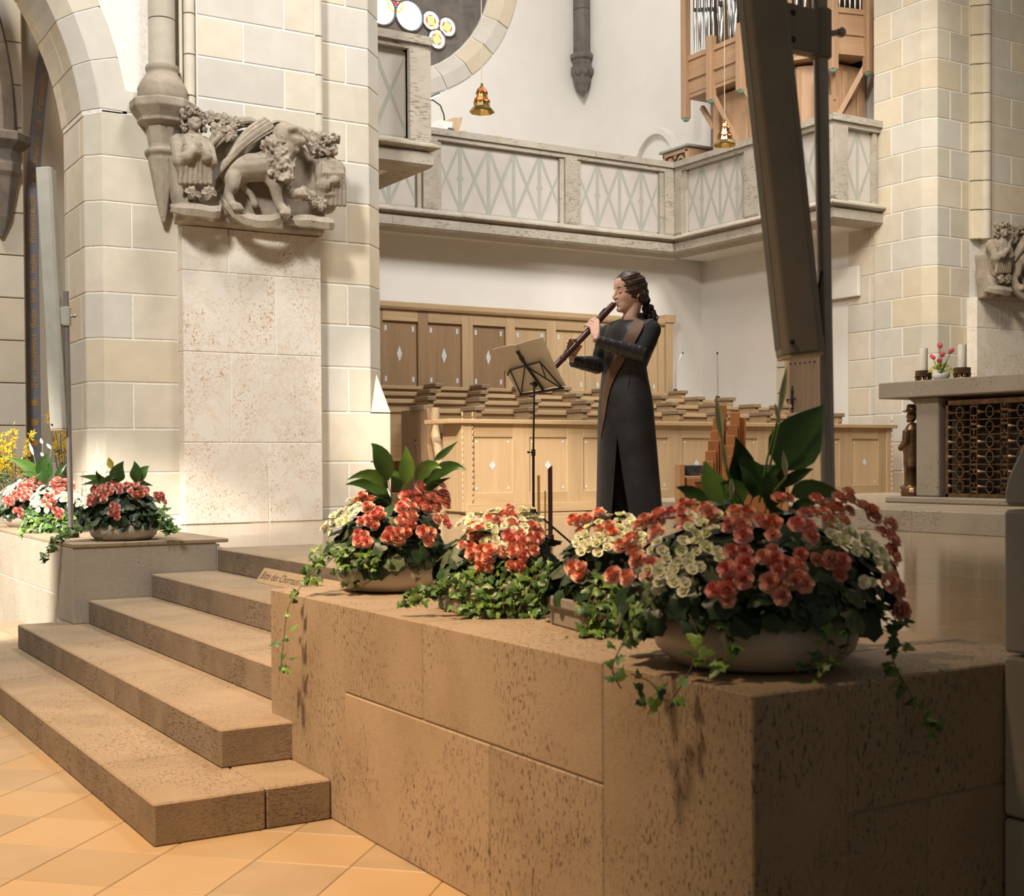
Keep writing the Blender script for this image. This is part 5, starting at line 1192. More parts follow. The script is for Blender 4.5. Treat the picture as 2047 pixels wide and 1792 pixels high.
def hring(z, fr, bk, wd, n=28):
    R = []
    for i in range(n):
        a = 2 * pi * i / n; ca, sa = cos(a), sin(a); R.append(H((fr if ca > 0 else -bk) * sup(ca, .86 if ca > 0 else 1), wd * sup(sa, .92), z))
    return R
g.loft([hring(*l) for l in LVH])
g.tube([H(.094, 0, .016), H(.104, 0, -.006), H(.117, 0, -.030), H(.112, 0, -.040), H(.094, 0, -.045)], [.010, .0095, .0112, .0110, .0085], 10)
for s in (-1, 1): hb(g, .1005, s * .0115, -.037, (.0125, .009, .008))
hb(g, .093, 0, -.060, (.017, .021, .010)); hb(g, .098, 0, -.0685, (.016, .015, .0062)); hb(g, .095, 0, -.080, (.0155, .0145, .0065)); hb(g, .083, 0, -.112, (.019, .022, .016))
for s in (1, -1):
    e = [H(-.012, s * .072, .010), H(-.026, s * .079, .016), H(-.034, s * .081, -.002), H(-.028, s * .078, -.024), H(-.016, s * .073, -.040), H(-.008, s * .071, -.036)]
    g.tube(e, [.006, .007, .007, .0065, .007, .005], 8); hb(g, -.018, s * .073, -.012, (.012, .006, .022))
def facepost(me):
    for v in me.vertices:
        d = v.co + W0 - HC; f, s, z = d.dot(HFt), d.dot(HS), d.dot(HU)
        if f < .02 or abs(z) > .15: continue
        k = 0
        for (sf, ss, sz, r, am) in ((.094, .031, .001, .017, -.006), (.094, .030, .026, .014, .0025), (.078, .046, -.034, .022, .0035), (.085, .034, -.066, .016, -.0035), (.094, .0, -.094, .010, -.003), (.060, .060, .045, .03, -.002)):
            for sg_ in ((1, -1) if ss else (1,)): k += am * math.exp(-((f - sf) ** 2 * .35 + (s - ss * sg_) ** 2 + (z - sz) ** 2 * (1.6 if am < -.005 else 1)) / (r * r))
        v.co += Vector(v.normal) * k
# neck and trunk core
g.tube([H(-.022, 0, -.06), D(893, 365, .0), D(900, 420, .01), D(895, 480, .015)], [.056, .052, .058, .075], 14)
SD = (RGT * .70 + FWD * -.71); FD = (RGT * -.71 + FWD * -.70)     # shoulder line (towards near shoulder) and facing
sh_n = D(1008, 455) + FWD * -.12; sh_f = D(765, 455) + FWD * .13
g.tube([D(893, 440, .0), D(885, 560, .0), D(862, 680, .0), D(858, 860, .0)], [.09, .105, .095, .11], 14); g.tube([sh_n, D(890, 430, .01), sh_f], [.05, .065, .05], 10)
# the recorder line and both hands
RA = H(.120, .003, -.0745)
rdir = (D(392, 703, -.105) - RA).normalized()
def RP(t, off=(0, 0)): return RA + rdir * t + off[0] * RU + off[1] * RS
RS = rdir.cross(UP).normalized(); RS = RS if RS.dot(FWD) < 0 else -RS      # towards us
RU = RS.cross(rdir).normalized(); RU = RU if RU.z > 0 else -RU              # upper face of the tube
RRAD = .0205
el_n = D(940, 610) + FWD * -.185; wr_n = D(668, 528) + FWD * -.20
el_f = D(690, 655) + FWD * .06; wr_f = D(528, 640) + FWD * -.04
for a, b, c in ((sh_n, el_n, wr_n), (sh_f, el_f, wr_f)):
    g.tube([a, a + (b - a) * .5, b], [.046, .042, .037], 12); g.ball(b, .037, 12, 8); g.tube([b, b + (c - b) * .4, c], [.037, .034, .024], 12)
def hand(wr, t0, dt, over, thumb_t, near):
    """palm between wrist and tube, four fingers bent over the tube, thumb behind it"""
    kn = [RP(t0 + dt * i, (.004 if near else .012, (.040 if near else -.030))) for i in range(4)]
    mid = (kn[0] + kn[3]) / 2; g.tube([wr, wr + (mid - wr) * .35], [.024, .026], 10)
    for i in range(4):
        b = wr + (mid - wr) * .30 + (kn[i] - mid) * .55; g.tube([b, b + (kn[i] - b) * .6, kn[i]], [.0145, .0135, .011], 8)
    for i in range(4):
        ln = (.92, 1.0, .97, .80)[i]; lift = over[i]; s = 1 if near else -1
        p1 = RP(t0 + dt * i + .004, (.036 * ln + lift * .6, .020 * s)); p2 = RP(t0 + dt * i + .010, (.034 * ln + lift, -.010 * s)); p3 = RP(t0 + dt * i + .014, (.026 * ln + lift * 1.3, -.030 * s * ln))
        g.tube([kn[i], p1, p2, p3], [.0100, .0092, .0083, .0068], 8); g.ball(p3, .0068, 8, 6); g.ball(kn[i], .0105, 8, 6)
    tb0 = wr + (mid - wr) * .25; tm_ = RP(thumb_t, (-.030, .030 * (1 if near else -1))); te = RP(thumb_t + .012, (-.030, -.004))
    g.tube([tb0, tm_, te], [.014, .0115, .0085], 8); g.ball(te, .0085, 8, 6)
hand(wr_n, .155, .021, (.0, .004, .0, .012), .165, True)
hand(wr_f, .325, .023, (.004, .022, .018, .012), .33, False)
# legs
ft_n = D(975, 1735) + FWD * -.03; ft_f = D(838, 1705) + FWD * .02
for hx, f in ((D(930, 900, -.04), ft_n), (D(800, 900, .05), ft_f)): g.tube([hx, (hx + f) / 2 + RGT * -.01, f], [.085, .058, .04], 12)
body = remeshed('body', g, SKIN, per, .0050, 3, fac=.45, post=facepost)
for s in (1, -1): put('eyelid', G().ball(H(.0805, s * .031, -.0025), (.0125, .0145, .0115), 14, 10, HR), SKIN, per, smooth=80)
# face details
for s in (1, -1):
    put('eyebrow', G().tube([H(.0985, s * .015, .0235), H(.0965, s * .030, .0285), H(.079, s * .049, .024)], [.0022, .0028, .0014], 6), HAIR, per, smooth=60)
    put('eyelid_line', G().tube([H(.0895, s * .0205, -.0055), H(.0930, s * .029, -.0080), H(.0890, s * .039, -.0070), H(.0825, s * .0455, -.004)], [.0010, .0015, .0015, .0008], 6), HAIR, per, smooth=60)
put('lips', G().ball(H(.1105, 0, -.0665), (.0075, .0125, .0036), 12, 8, HR).ball(H(.1085, 0, -.0785), (.0075, .0120, .0040), 12, 8, HR), LIPS, per, smooth=60)
put('earring', G().ball(H(-.008, .080, -.052), (.004, .003, .008), 8, 6), BRASS, per, smooth=60)
# hair: close cap combed back into a low curly ponytail
def hairpost(me):
    for v in me.vertices:
        d = v.co + W0 - HC; f, s, z = d.dot(HFt), d.dot(HS), d.dot(HU)
        k = .0022 * sin(170 * (z * .8 + f * .25) + 9 * s) + .0012 * sin(330 * z + 60 * f); n_ = Vector(v.normal); v.co += n_ * k
g = G()
hb(g, -.014, 0, .025, (.107, .087, .107), 24, 16); hb(g, -.055, 0, -.020, (.070, .077, .075), 18, 12); hb(g, .002, 0, .056, (.090, .081, .079), 24, 16)
for s in (1, -1):
    g.tube([H(.070, s * .044, .082), H(.052, s * .058, .062), H(.032, s * .067, .040), H(.010, s * .072, .012), H(-.05, s * .072, -.015), H(-.085, s * .03, -.05)], [.013, .016, .017, .017, .024, .022], 10)
    g.tube([H(-.035, s * .078, -.01), H(-.05, s * .070, -.05), H(-.09, s * .03, -.07)], [.014, .018, .02], 8)
g.tube([H(-.08, 0, -.035), H(-.115, 0, -.070)], [.045, .03], 10)
hair = remeshed('hair', g, HAIR, per, .0048, 4, fac=.5, post=hairpost)
R_ = random.Random(12); g = G()
PT = H(-.118, 0, -.078)
for k in range(34):
    a = R_.uniform(0, 6.28); r0 = R_.uniform(.004, .022); ph = R_.uniform(0, 6.28); ln = R_.uniform(.07, .125); pts = []
    for q in range(9):
        t = q / 8; rr = r0 + .020 * t; pts.append(PT + RGT * (.026 * t + rr * cos(a) + .009 * sin(ph + t * 9)) + FWD * (rr * sin(a) + .009 * cos(ph + t * 9)) + UP * (-ln * t - .01))
    g.tube(pts, [.0075, .008, .008, .0078, .0072, .0066, .0058, .0045, .002], 6)
put('ponytail', g, HAIR, per, smooth=60)['kind'] = 'stuff'
g = G()
for k in range(9):
    a = k * 2 * pi / 9; c = PT + (RGT * .4 + UP * .9) * (.024 * cos(a)) + FWD * (.026 * sin(a)); g.ball(c, (.014, .012, .013), 8, 6)
remeshed('scrunchie', g, KNIT, per, .005, 1)
# black knit top: sleeves and shoulders
def limb(pts, rad, n=12):
    q = G().tube(pts, rad, n)
    for p, r in zip(pts, rad): q.ball(p, r, n, 8)
    return q
g = G()
for a, b, c, k in ((sh_n, el_n, wr_n, .55), (sh_f, el_f, wr_f, .55)):
    pts = [a, a + (b - a) * .35 + UP * -.004, a + (b - a) * .7, b, b + (c - b) * k]; rad = [.062, .060, .055, .050, .044]
    g.tube(pts, rad, 14)
    for p, r in zip(pts, rad): g.ball(p, r, 12, 8)
g.tube([sh_n, D(905, 470, .02), sh_f], [.055, .062, .055], 12); g.tube([D(885, 500, .0), D(880, 560, .0), D(862, 680, .0)], [.095, .125, .115], 14)
remeshed('knit_top', g, KNIT, per, .0085, 2)
# leather fore-sleeves with gathered folds
def cuff(el, wr, seed):
    R5_ = random.Random(seed); d = (wr - el); n = 34; R = []; jit = [R5_.uniform(-1.2, 1.2) for _ in range(40)]; t0 = d.normalized(); u = t0.cross(UP).normalized(); v = u.cross(t0)
    for i in range(n + 1):
        s = -.06 + 1.07 * i / n; c = el + d * s; b = .058 - .024 * max(0, s) ; ring = []
        for k in range(18):
            a = 2 * pi * k / 18; w_ = .0014 * sin(i * 1.9 + 2.6 * sin(a + seed + i * .13) + seed + jit[i]) + .0016 * R5_.uniform(-1, 1) * (1 + .6 * sin(i * .7))
            ring.append(c + (u * cos(a) + v * sin(a)) * (b + w_))
        R.append(ring)
    put('leather_sleeve', G().loft(R), LEA, per, smooth=70, fix=True)
cuff(el_n, wr_n, 1); cuff(el_f, wr_f, 4)
# the coat: shoulder to hem, slit in front
LV = [(392, 800, 985), (420, 752, 1020), (470, 736, 1046), (530, 726, 1044), (600, 720, 1012), (680, 722, 980), (760, 714, 992), (870, 702, 1014), (950, 694, 1022), (1100, 690, 1033), (1300, 688, 1049), (1500, 686, 1066), (1592, 685, 1076)]
def coat_ell(cy):
    for (c0, l0, r0), (c1, l1, r1) in zip(LV, LV[1:]):
        if c0 <= cy <= c1 or c1 == LV[-1][0] and cy > c1:
            t = min(1.2, (cy - c0) / (c1 - c0)); l = l0 + (l1 - l0) * t; r = r0 + (r1 - r0) * t
            h = (r - l) / 2 * K; return (l + r) / 2, h
    return (LV[0][1] + LV[0][2]) / 2, (LV[0][2] - LV[0][1]) / 2 * K
ASP = .66
def coat_pt(cy, th, grow=1., drop=0.):
    """th = 0 straight ahead (facing), positive towards the near side"""
    c, h = coat_ell(cy); b = h / sqrt((.70) ** 2 + (ASP * .71) ** 2); a_ = b * grow
    return D(c, cy + drop, 0.) + FD * (a_ * ASP * cos(th)) + SD * (a_ * sin(th))
SL = radians(12)
cys = [392, 420, 470, 530, 600, 680, 760, 870, 950, 1030, 1100, 1180, 1260, 1340, 1420, 1500, 1560, 1592]
def gap(cy): return 0. if cy < 1100 else min(.30, (cy - 1100) / 490 * .30)
rows_c = []
for cy in cys:
    n = 44; gp = gap(cy); row = []
    for i in range(n + 1):
        f = i / n; th = SL + gp + (2 * pi - 2 * gp) * f; front = max(0, 1 - min(f, 1 - f) * 9)
        flute = 1 + .016 * sin(th * 5 + cy * .004) * max(0, (cy - 860) / 700)
        drop = (58 if f > .5 else 0) * front * max(0, (cy - 1100) / 490)
        row.append(coat_pt(cy, th, flute, drop))
    rows_c.append(row)
put('coat', G().sheet(rows_c, .0045), LEAM, per, smooth=60, fix=True)
put('coat_yoke', G().loft([[coat_pt(396, 2 * pi * i / 28, k, dz_ + (1 - k) * 150 * max(0, cos(2 * pi * i / 28 - .1))) for i in range(28)] for k, dz_ in ((1.0, 0), (.85, -16), (.70, -26), (.58, -32), (.52, -34))], cap=False), LEAM, per, smooth=60, fix=True)
# armhole edges, collar, lapel band
def band(pts, wd, mat, nm, th=.004, lift=.008):
    """strip lying on the front of the coat: pts (cx, cy), half widths"""
    R = []
    for i, ((cx, cy), h) in enumerate(zip(pts, wd)):
        (x0, y0), (x1, y1) = pts[max(0, i - 1)], pts[min(len(pts) - 1, i + 1)]; l = sqrt((x1 - x0) ** 2 + (y1 - y0) ** 2); ox, oy = -(y1 - y0) / l, (x1 - x0) / l
        row = []
        for q in range(5):
            k = (q - 2) / 2 * h; row.append(onfront(cx + ox * k, cy + oy * k, lift))
        R.append(row)
    return put(nm, G().sheet(R, th), mat, per, smooth=60, fix=True)
def onfront(cx, cy, lift):
    c, h = coat_ell(min(cy, 1592)); b = h / sqrt((.70) ** 2 + (ASP * .71) ** 2)
    x = max(-.985, min(.985, (cx - c) * K / h)); ph = math.atan2(.70, -.71 * ASP); best = 9
    for sg_ in (-1, 1):
        th = ph + sg_ * math.acos(x); w_ = -.70 * ASP * b * cos(th) - .71 * b * sin(th); best = min(best, w_)
    return D(cx, cy, best - lift)
band([(938, 392), (915, 436), (880, 500), (840, 570), (800, 650), (760, 730), (738, 800), (724, 880), (716, 960), (706, 1040), (698, 1110)], [30, 35, 36, 34, 30, 26, 20, 15, 11, 7, 3], LEAB, 'lapel_band', lift=.023)
band([(795, 385), (806, 425), (812, 470), (800, 530), (776, 600), (752, 660)], [30, 44, 46, 36, 24, 8], LEAM, 'lapel_front', lift=.011)
put('seam', G().tube([onfront(864, cy, .0015) for cy in (800, 860, 920, 980, 1040, 1100)], .0016, 5), BLACKP, per)
g = G(); R = []
for i in range(17):
    a = -1.95 + 3.9 * i / 16; c = D(905, 392, .008); r = .070; up = .062 - .03 * (abs(a) / 1.95) ** 2
    d = -FD * cos(a) * .9 + SD * sin(a); R.append([c + d * (r + .016) + UP * -.02, c + d * (r + .006) + UP * .02, c + d * (r + .004) + UP * up])
put('stand_collar', G().sheet(R, .004), LEA, per, smooth=60, fix=True)
for s, sh in ((1, sh_n), (-1, sh_f)):
    ring = []; sh = sh - SD * s * .02; ax = (SD * s * .8 + UP * -.25).normalized(); u = ax.cross(UP).normalized(); v = u.cross(ax)
    for r, o_ in ((.064, -.035), (.072, .0), (.074, .018), (.070, .019), (.064, -.02)): ring.append([sh + ax * o_ + UP * -.004 + (u * cos(2 * pi * k / 20) * .88 + v * sin(2 * pi * k / 20) * 1.02) * r for k in range(20)])
    put('shoulder_cap', G().loft(ring, cap=False), LEAM, per, smooth=60, fix=True)
put('pocket_slit', G().tube([onfront(876, 735, .004), onfront(868, 780, .004), onfront(862, 820, .004)], [.002, .005, .002], 6), BLACKP, per)
# trousers and boots
g = limb([D(930, 900, -.04), D(935, 1200, -.04), D(955, 1500, -.035), D(992, 1690, -.03)], [.09, .075, .062, .056]); q = limb([D(800, 900, .05), D(805, 1250, .04), D(815, 1500, .03), D(822, 1690, .02)], [.09, .078, .064, .057])
g.add(q.v, q.f); remeshed('trousers', g, KNIT, per, .010, 2)
def boot(an, toe, nm='boot'):
    g = G(); d = (toe - an); d.z = 0; d.normalize()
    g.tube([an + UP * .13, an + UP * .05, an + UP * -.005], [.055, .052, .045], 12); g.tube([an + UP * .0, an + d * .07 + UP * -.022, Vector((toe.x, toe.y, an.z)) + UP * -.034], [.046, .040, .027], 12)
    g.ball(an + d * -.012 + UP * -.02, (.042, .042, .04), 10, 8)
    b = remeshed(nm, g, LEA, per, .008, 2); hb_ = an + d * -.03; put('heel', G().lathe([(.028, 0), (.026, .03), (.034, .07)], (hb_.x, hb_.y, FZ), 12), BLACKP, b, smooth=50)
boot(D(1000, 1690, -.03), D(892, 1760, -.09)); boot(D(820, 1690, .02), D(735, 1700, -.06))
# the recorder in her hands
rec = thing('recorder', 'long dark reddish wooden recorder held to the lips with both hands', 'recorder', RP(.3))
DW = wood('dark_plum_wood', (.10, .045, .036), (.055, .022, .018), stretch=(.3, .3, .3), rough=.28)
def ring_at(t, r, n=18): return [RP(t, (r * cos(2 * pi * k / n), r * sin(2 * pi * k / n))) for k in range(n)]
put('head_joint', G().loft([ring_at(t, r) for t, r in ((-.004, .012), (.0, .0185), (.02, .0205), (.16, .0215), (.165, .0225), (.175, .0225), (.18, .020))]), DW, rec, smooth=40, fix=True)
put('middle_joint', G().loft([ring_at(t, r) for t, r in ((.18, .0195), (.185, .0205), (.30, .020), (.40, .0195), (.46, .0195), (.465, .022), (.485, .022), (.49, .019))]), DW, rec, smooth=40, fix=True)
put('foot_joint', G().loft([ring_at(t, r) for t, r in ((.49, .0185), (.50, .0205), (.56, .019), (.60, .0195), (.64, .023), (.645, .016))]), DW, rec, smooth=40, fix=True)
put('window_block', G().loft([[RP(t, (h, s)) for h, s in ((.015, -.008), (h1, -.007), (h1, .007), (.015, .008))] for t, h1 in ((.055, .0225), (.065, .0275), (.11, .026), (.115, .022))]), DW, rec, fix=True)
for t in (.36, .40): put('key', G().tube([RP(t, (.0215, .008)), RP(t + .02, (.024, .012)), RP(t + .045, (.0215, .010))], .0035, 6), BRASS, rec, smooth=50)
# ================================================================= FLOWERS
def petal_mat(name, mid, edge, heart, r0=.006, r1=.016, r2=.027):
    m, nt, b = base_mat(name, .5); tc = N(nt, 'ShaderNodeTexCoord'); mu = N(nt, 'ShaderNodeVectorMath', operation='MULTIPLY'); ln = N(nt, 'ShaderNodeVectorMath', operation='LENGTH')
    mu.inputs[1].default_value = (1, 1, .35); nt.links.new(tc.outputs['Object'], mu.inputs[0]); nt.links.new(mu.outputs[0], ln.inputs[0]); f = N_mul(nt, ln.outputs['Value'], 1 / .03)
    col = ramp(nt, f, [(r0 / .03, heart), (r1 / .03, mid), (r2 / .03, edge)]); fn = noise_tex(nt, tc.outputs['Object'], 220, 2); col = mixc(nt, .25, col, mixc(nt, fn, heart, edge))
    nt.links.new(vary(nt, col, .12), b.inputs['Base Color']); b.inputs['Subsurface Weight'].default_value = .12; b.inputs['Subsurface Radius'].default_value = (.008, .004, .003); MATS[name] = m; return m
ROSE_A = petal_mat('begonia_salmon', (.93, .52, .40), (.96, .69, .56), (.86, .29, .19)); ROSE_B = petal_mat('begonia_pink', (.92, .42, .36), (.95, .58, .50), (.82, .22, .19)); ROSE_C = petal_mat('begonia_coral', (.91, .40, .26), (.96, .58, .42), (.80, .22, .12))
WHT = petal_mat('begonia_white', (.93, .91, .78), (.96, .95, .86), (.82, .83, .52)); WHT2 = petal_mat('begonia_lime_white', (.88, .89, .68), (.94, .93, .80), (.64, .72, .30))
LEAF_D = plain('begonia_leaf_dark', (.035, .075, .030), .40, c2=(.018, .042, .018), scale=30, vary_amt=.35, bump=.3, bscale=40)
LEAF_G = plain('begonia_leaf_dusty', (.12, .145, .075), .55, c2=(.07, .10, .05), scale=25, vary_amt=.3, bump=.3, bscale=40)
IVY = plain('ivy_leaf', (.10, .20, .04), .42, c2=(.05, .12, .025), scale=50, vary_amt=.4); IVY2 = plain('ivy_leaf_bright', (.22, .36, .06), .42, c2=(.13, .25, .04), scale=50, vary_amt=.3)
LILY = plain('peace_lily_leaf', (.055, .14, .028), .32, c2=(.035, .095, .02), scale=12, vary_amt=.25, sss=.25)
LILYL = plain('peace_lily_leaf_light', (.12, .23, .045), .32, c2=(.075, .165, .03), scale=12, vary_amt=.2, sss=.25)
SPATHE = plain('spathe_cream', (.80, .80, .58), .5, c2=(.62, .68, .34), scale=14); VINE = plain('ivy_stem', (.16, .12, .055), .7); SOIL = plain('potting_soil', (.05, .034, .022), .95, bump=.8, bscale=60)
BOWLM = stone('glazed_stoneware', (.60, .545, .46), (.54, .48, .40), (.36, .30, .23), .25, 80, (1, 1, 1), .32, .02, .05); CONC = plain('grey_concrete', (.33, .295, .245), .85, c2=(.28, .25, .205), scale=30, bump=.3, bscale=90)
FORS = plain('forsythia_yellow', (.80, .56, .02), .55, c2=(.70, .44, .01), scale=40)
def rose_mesh(nm, mat, seed, open_=1.):
    """double begonia: spiral of cupped petals, about 46 mm wide, axis +z"""
    R_ = random.Random(seed); g = G()
    for layer, (n, r, h, w_, tilt) in enumerate([(3, .004, .017, .008, 12), (4, .008, .0165, .010, 24), (5, .013, .0145, .012, 40), (6, .018, .011, .0135, 58), (6, .0225, .005, .0145, 78)]):
        for k in range(n):
            a = 2 * pi * (k + .37 * layer + R_.uniform(-.1, .1)) / n; d = Vector((cos(a), sin(a), 0)); e = Vector((-sin(a), cos(a), 0)); tl = radians(tilt * open_ + R_.uniform(-8, 8))
            rows = []
            for s, wf in ((0, .35), (.5, 1.0), (.85, .95), (1.0, .45)):
                L_ = .016 + .002 * layer; c = d * (r * .45 + L_ * s * sin(tl)) + Vector((0, 0, h - .014 + L_ * s * cos(tl) + (.002 if s == 1 and layer > 2 else 0)))
                rows.append([c - e * w_ * wf - d * .003 * wf, c + d * .002 * wf, c + e * w_ * wf - d * .003 * wf])
            g.sheet(rows)
    return mesh_of(nm, g, mat, smooth=80)
def white_mesh(nm, mat, seed):
    R_ = random.Random(seed); g = G()
    for layer, (n, L_, w_, tilt) in enumerate([(4, .018, .0125, 66), (3, .012, .009, 34)]):
        for k in range(n):
            a = 2 * pi * (k + .5 * layer) / n + R_.uniform(-.2, .2); d = Vector((cos(a), sin(a), 0)); e = Vector((-sin(a), cos(a), 0)); tl = radians(tilt + R_.uniform(-12, 12)); rows = []
            for s, wf in ((0, .3), (.45, 1.), (.8, .95), (1., .5)):
                c = d * (.002 + L_ * s * sin(tl)) + Vector((0, 0, L_ * s * cos(tl))); rows.append([c - e * w_ * wf + Vector((0, 0, .004 * wf)), c, c + e * w_ * wf + Vector((0, 0, .004 * wf))])
            g.sheet(rows)
    g.ball((0, 0, .005), .0035, 6, 5)
    return mesh_of(nm, g, mat, smooth=80)
def bleaf_mesh(nm, mat, seed):
    """lopsided toothed begonia leaf about 70 mm, hanging from its stem end, lying in x-y, normal +z"""
    R_ = random.Random(seed); n = 18; ring = []
    for i in range(n):
        a = 2 * pi * i / n; r = .034 * (1 + .22 * cos(a) + .10 * sin(2 * a)) * (1 + .07 * (1 if i % 2 else -1)); r *= .55 if i == n // 2 else 1
        ring.append(Vector((r * cos(a) + .022, r * sin(a), -.010 * (r / .034) ** 2 + .004 * sin(3 * a) + R_.uniform(-.002, .002))))
    V = [Vector((.012, 0, .004))] + [Vector((.012, 0, .004)).lerp(p, .55) + Vector((0, 0, .003 * (1 if i % 2 else -1))) for i, p in enumerate(ring)] + ring
    F = [(0, 1 + i, 1 + (i + 1) % n) for i in range(n)] + [(1 + i, 1 + n + i, 1 + n + (i + 1) % n, 1 + (i + 1) % n) for i in range(n)]
    return mesh_of(nm, G().add(V, F), mat, smooth=80)
def ivy_mesh(nm, mat, seed):
    R_ = random.Random(seed); pts = [(0, -.001), (.004, -.010), (-.002, -.016), (.010, -.014), (.016, -.017), (.018, -.009), (.030, -.007), (.040, 0)]
    out = pts + [(x, -y) for x, y in pts[-2:0:-1]]
    V = [Vector((.014, 0, .002))] + [Vector((x, y, -.10 * abs(y) * 2 + R_.uniform(-.002, .002) - 4 * max(0, x - .02) ** 2)) for x, y in out]
    return mesh_of(nm, G().add(V, [(0, 1 + i, 1 + (i + 1) % len(out)) for i in range(len(out))]), mat, smooth=80)
RM = [rose_mesh('begonia_flower', m, i, o_) for i, (m, o_) in enumerate(((ROSE_A, 1), (ROSE_B, 1.05), (ROSE_C, .85), (ROSE_B, .8), (ROSE_A, .9)))]
WM = [white_mesh('white_begonia_flower', m, 20 + i) for i, m in enumerate((WHT, WHT, WHT2, WHT))]
BM_ = [bleaf_mesh('begonia_leaf', m, 30 + i) for i, m in enumerate((LEAF_D, LEAF_D, LEAF_G, LEAF_D))]
IM = [ivy_mesh('ivy_leaf', m, 40 + i) for i, m in enumerate((IVY, IVY2, IVY))]
def inst(par, name, me, base, pos, nrm, spin, sc):
    o = bpy.data.objects.new(name, me); COL.objects.link(o); o.parent = par
    q = Vector(nrm).normalized().to_track_quat('Z', 'Y').to_matrix() @ Matrix.Rotation(spin, 3, 'Z')
    o.matrix_local = Matrix.Translation(Vector(pos) - base) @ (q @ Matrix.Diagonal((sc, sc, sc))).to_4x4(); return o
def lily(par, base, mid, tip, wd, nrm, mat=None, name='peace_lily_leaf', fold=.25, stem=True):
    base, mid, tip = map(Vector, (base, mid, tip)); rows = []; N_ = 9; c_ = mid * 2 - (base + tip) / 2
    for i in range(N_ + 1):
        t = i / N_; p = base * (1 - t) ** 2 + c_ * 2 * t * (1 - t) + tip * t * t; d = ((c_ - base) * (1 - t) + (tip - c_) * t).normalized()
        s = d.cross(Vector(nrm)).normalized(); n_ = s.cross(d); u = (t - .22) / .78
        w_ = wd / 2 * (max(.02, sin(pi * min(1, max(0, u)) ** .72) * (1 - .25 * u)) * 1.08 if u > 0 else .03 + .0 * t)
        rows.append([p - s * w_ + n_ * w_ * fold, p - s * w_ * .5 + n_ * w_ * fold * .42, p, p + s * w_ * .5 + n_ * w_ * fold * .42, p + s * w_ + n_ * w_ * fold])
    return put(name, G().sheet(rows, .0006), mat or (LILY if rnd.random() < .6 else LILYL), par, smooth=70)
def spathe(par, base, neck, tip, wd, mat=None):
    base, neck, tip = map(Vector, (base, neck, tip)); d = tip - neck; s = d.cross(FWD).normalized(); rows = []
    g = G().tube([base, (base + neck) / 2 + s * .004, neck], .0028, 6); st_ = put('flower_stalk', g, STEMG, par)
    for t, w_ in ((0, .15), (.2, .7), (.45, 1), (.7, .7), (.9, .25), (1, .02)):
        p = neck + d * t; rows.append([p - s * wd * w_ * .5 - FWD * wd * w_ * .25, p + FWD * wd * w_ * .12, p + s * wd * w_ * .5 - FWD * wd * w_ * .25])
    put('spathe', G().sheet(rows, .0008), mat or SPATHE, st_, smooth=70)
def ivy_strand(par, base, pts, n, seed, r=.0016, sc=1.0, spread=.02):
    R_ = random.Random(seed); pts = [Vector(p) for p in pts]
    P_ = []
    for a, b, c, d in zip([pts[0]] + pts[:-2], pts[:-1], pts[1:], pts[2:] + [pts[-1]]):
        for q in range(5):
            t = q / 5; P_.append(.5 * ((2 * b) + (c - a) * t + (2 * a - 5 * b + 4 * c - d) * t * t + (3 * b - a - 3 * c + d) * t ** 3))
    P_.append(pts[-1])
    v = put('ivy_stem', G().tube(P_, r, 5, cap=False), VINE, par)
    for k in range(n):
        i = (k + .5) / n * (len(P_) - 1); p = P_[int(i)].lerp(P_[min(int(i) + 1, len(P_) - 1)], i % 1) + Vector((R_.uniform(-1, 1), R_.uniform(-1, 1), R_.uniform(-.4, .8))) * spread
        nr = Vector((-.45 + R_.uniform(-.7, .7), -.6 + R_.uniform(-.7, .7), .55 + R_.uniform(-.4, .6)))
        inst(par, 'ivy_leaf', IM[R_.randrange(3)], base, p, nr, R_.uniform(0, 6.28), sc * R_.uniform(.6, 1.15))
def planter_bowl(par, c, r, h, mat=None):
    prof = [(r * .62, 0), (r * .80, h * .06), (r * .95, h * .30), (r, h * .58), (r * .965, h * .82), (r * .90, h * .95), (r * .86, h), (r * .83, h * .98), (r * .84, h * .8), (r * .3, h * .72)]
    put('bowl', G().lathe(prof, c, 40), mat or BOWLM, par, smooth=50); put('soil', G().lathe([(r * .84, h * .86), (r * .5, h * .98), (.001, h * 1.02)], c, 20, cap=False), SOIL, par)
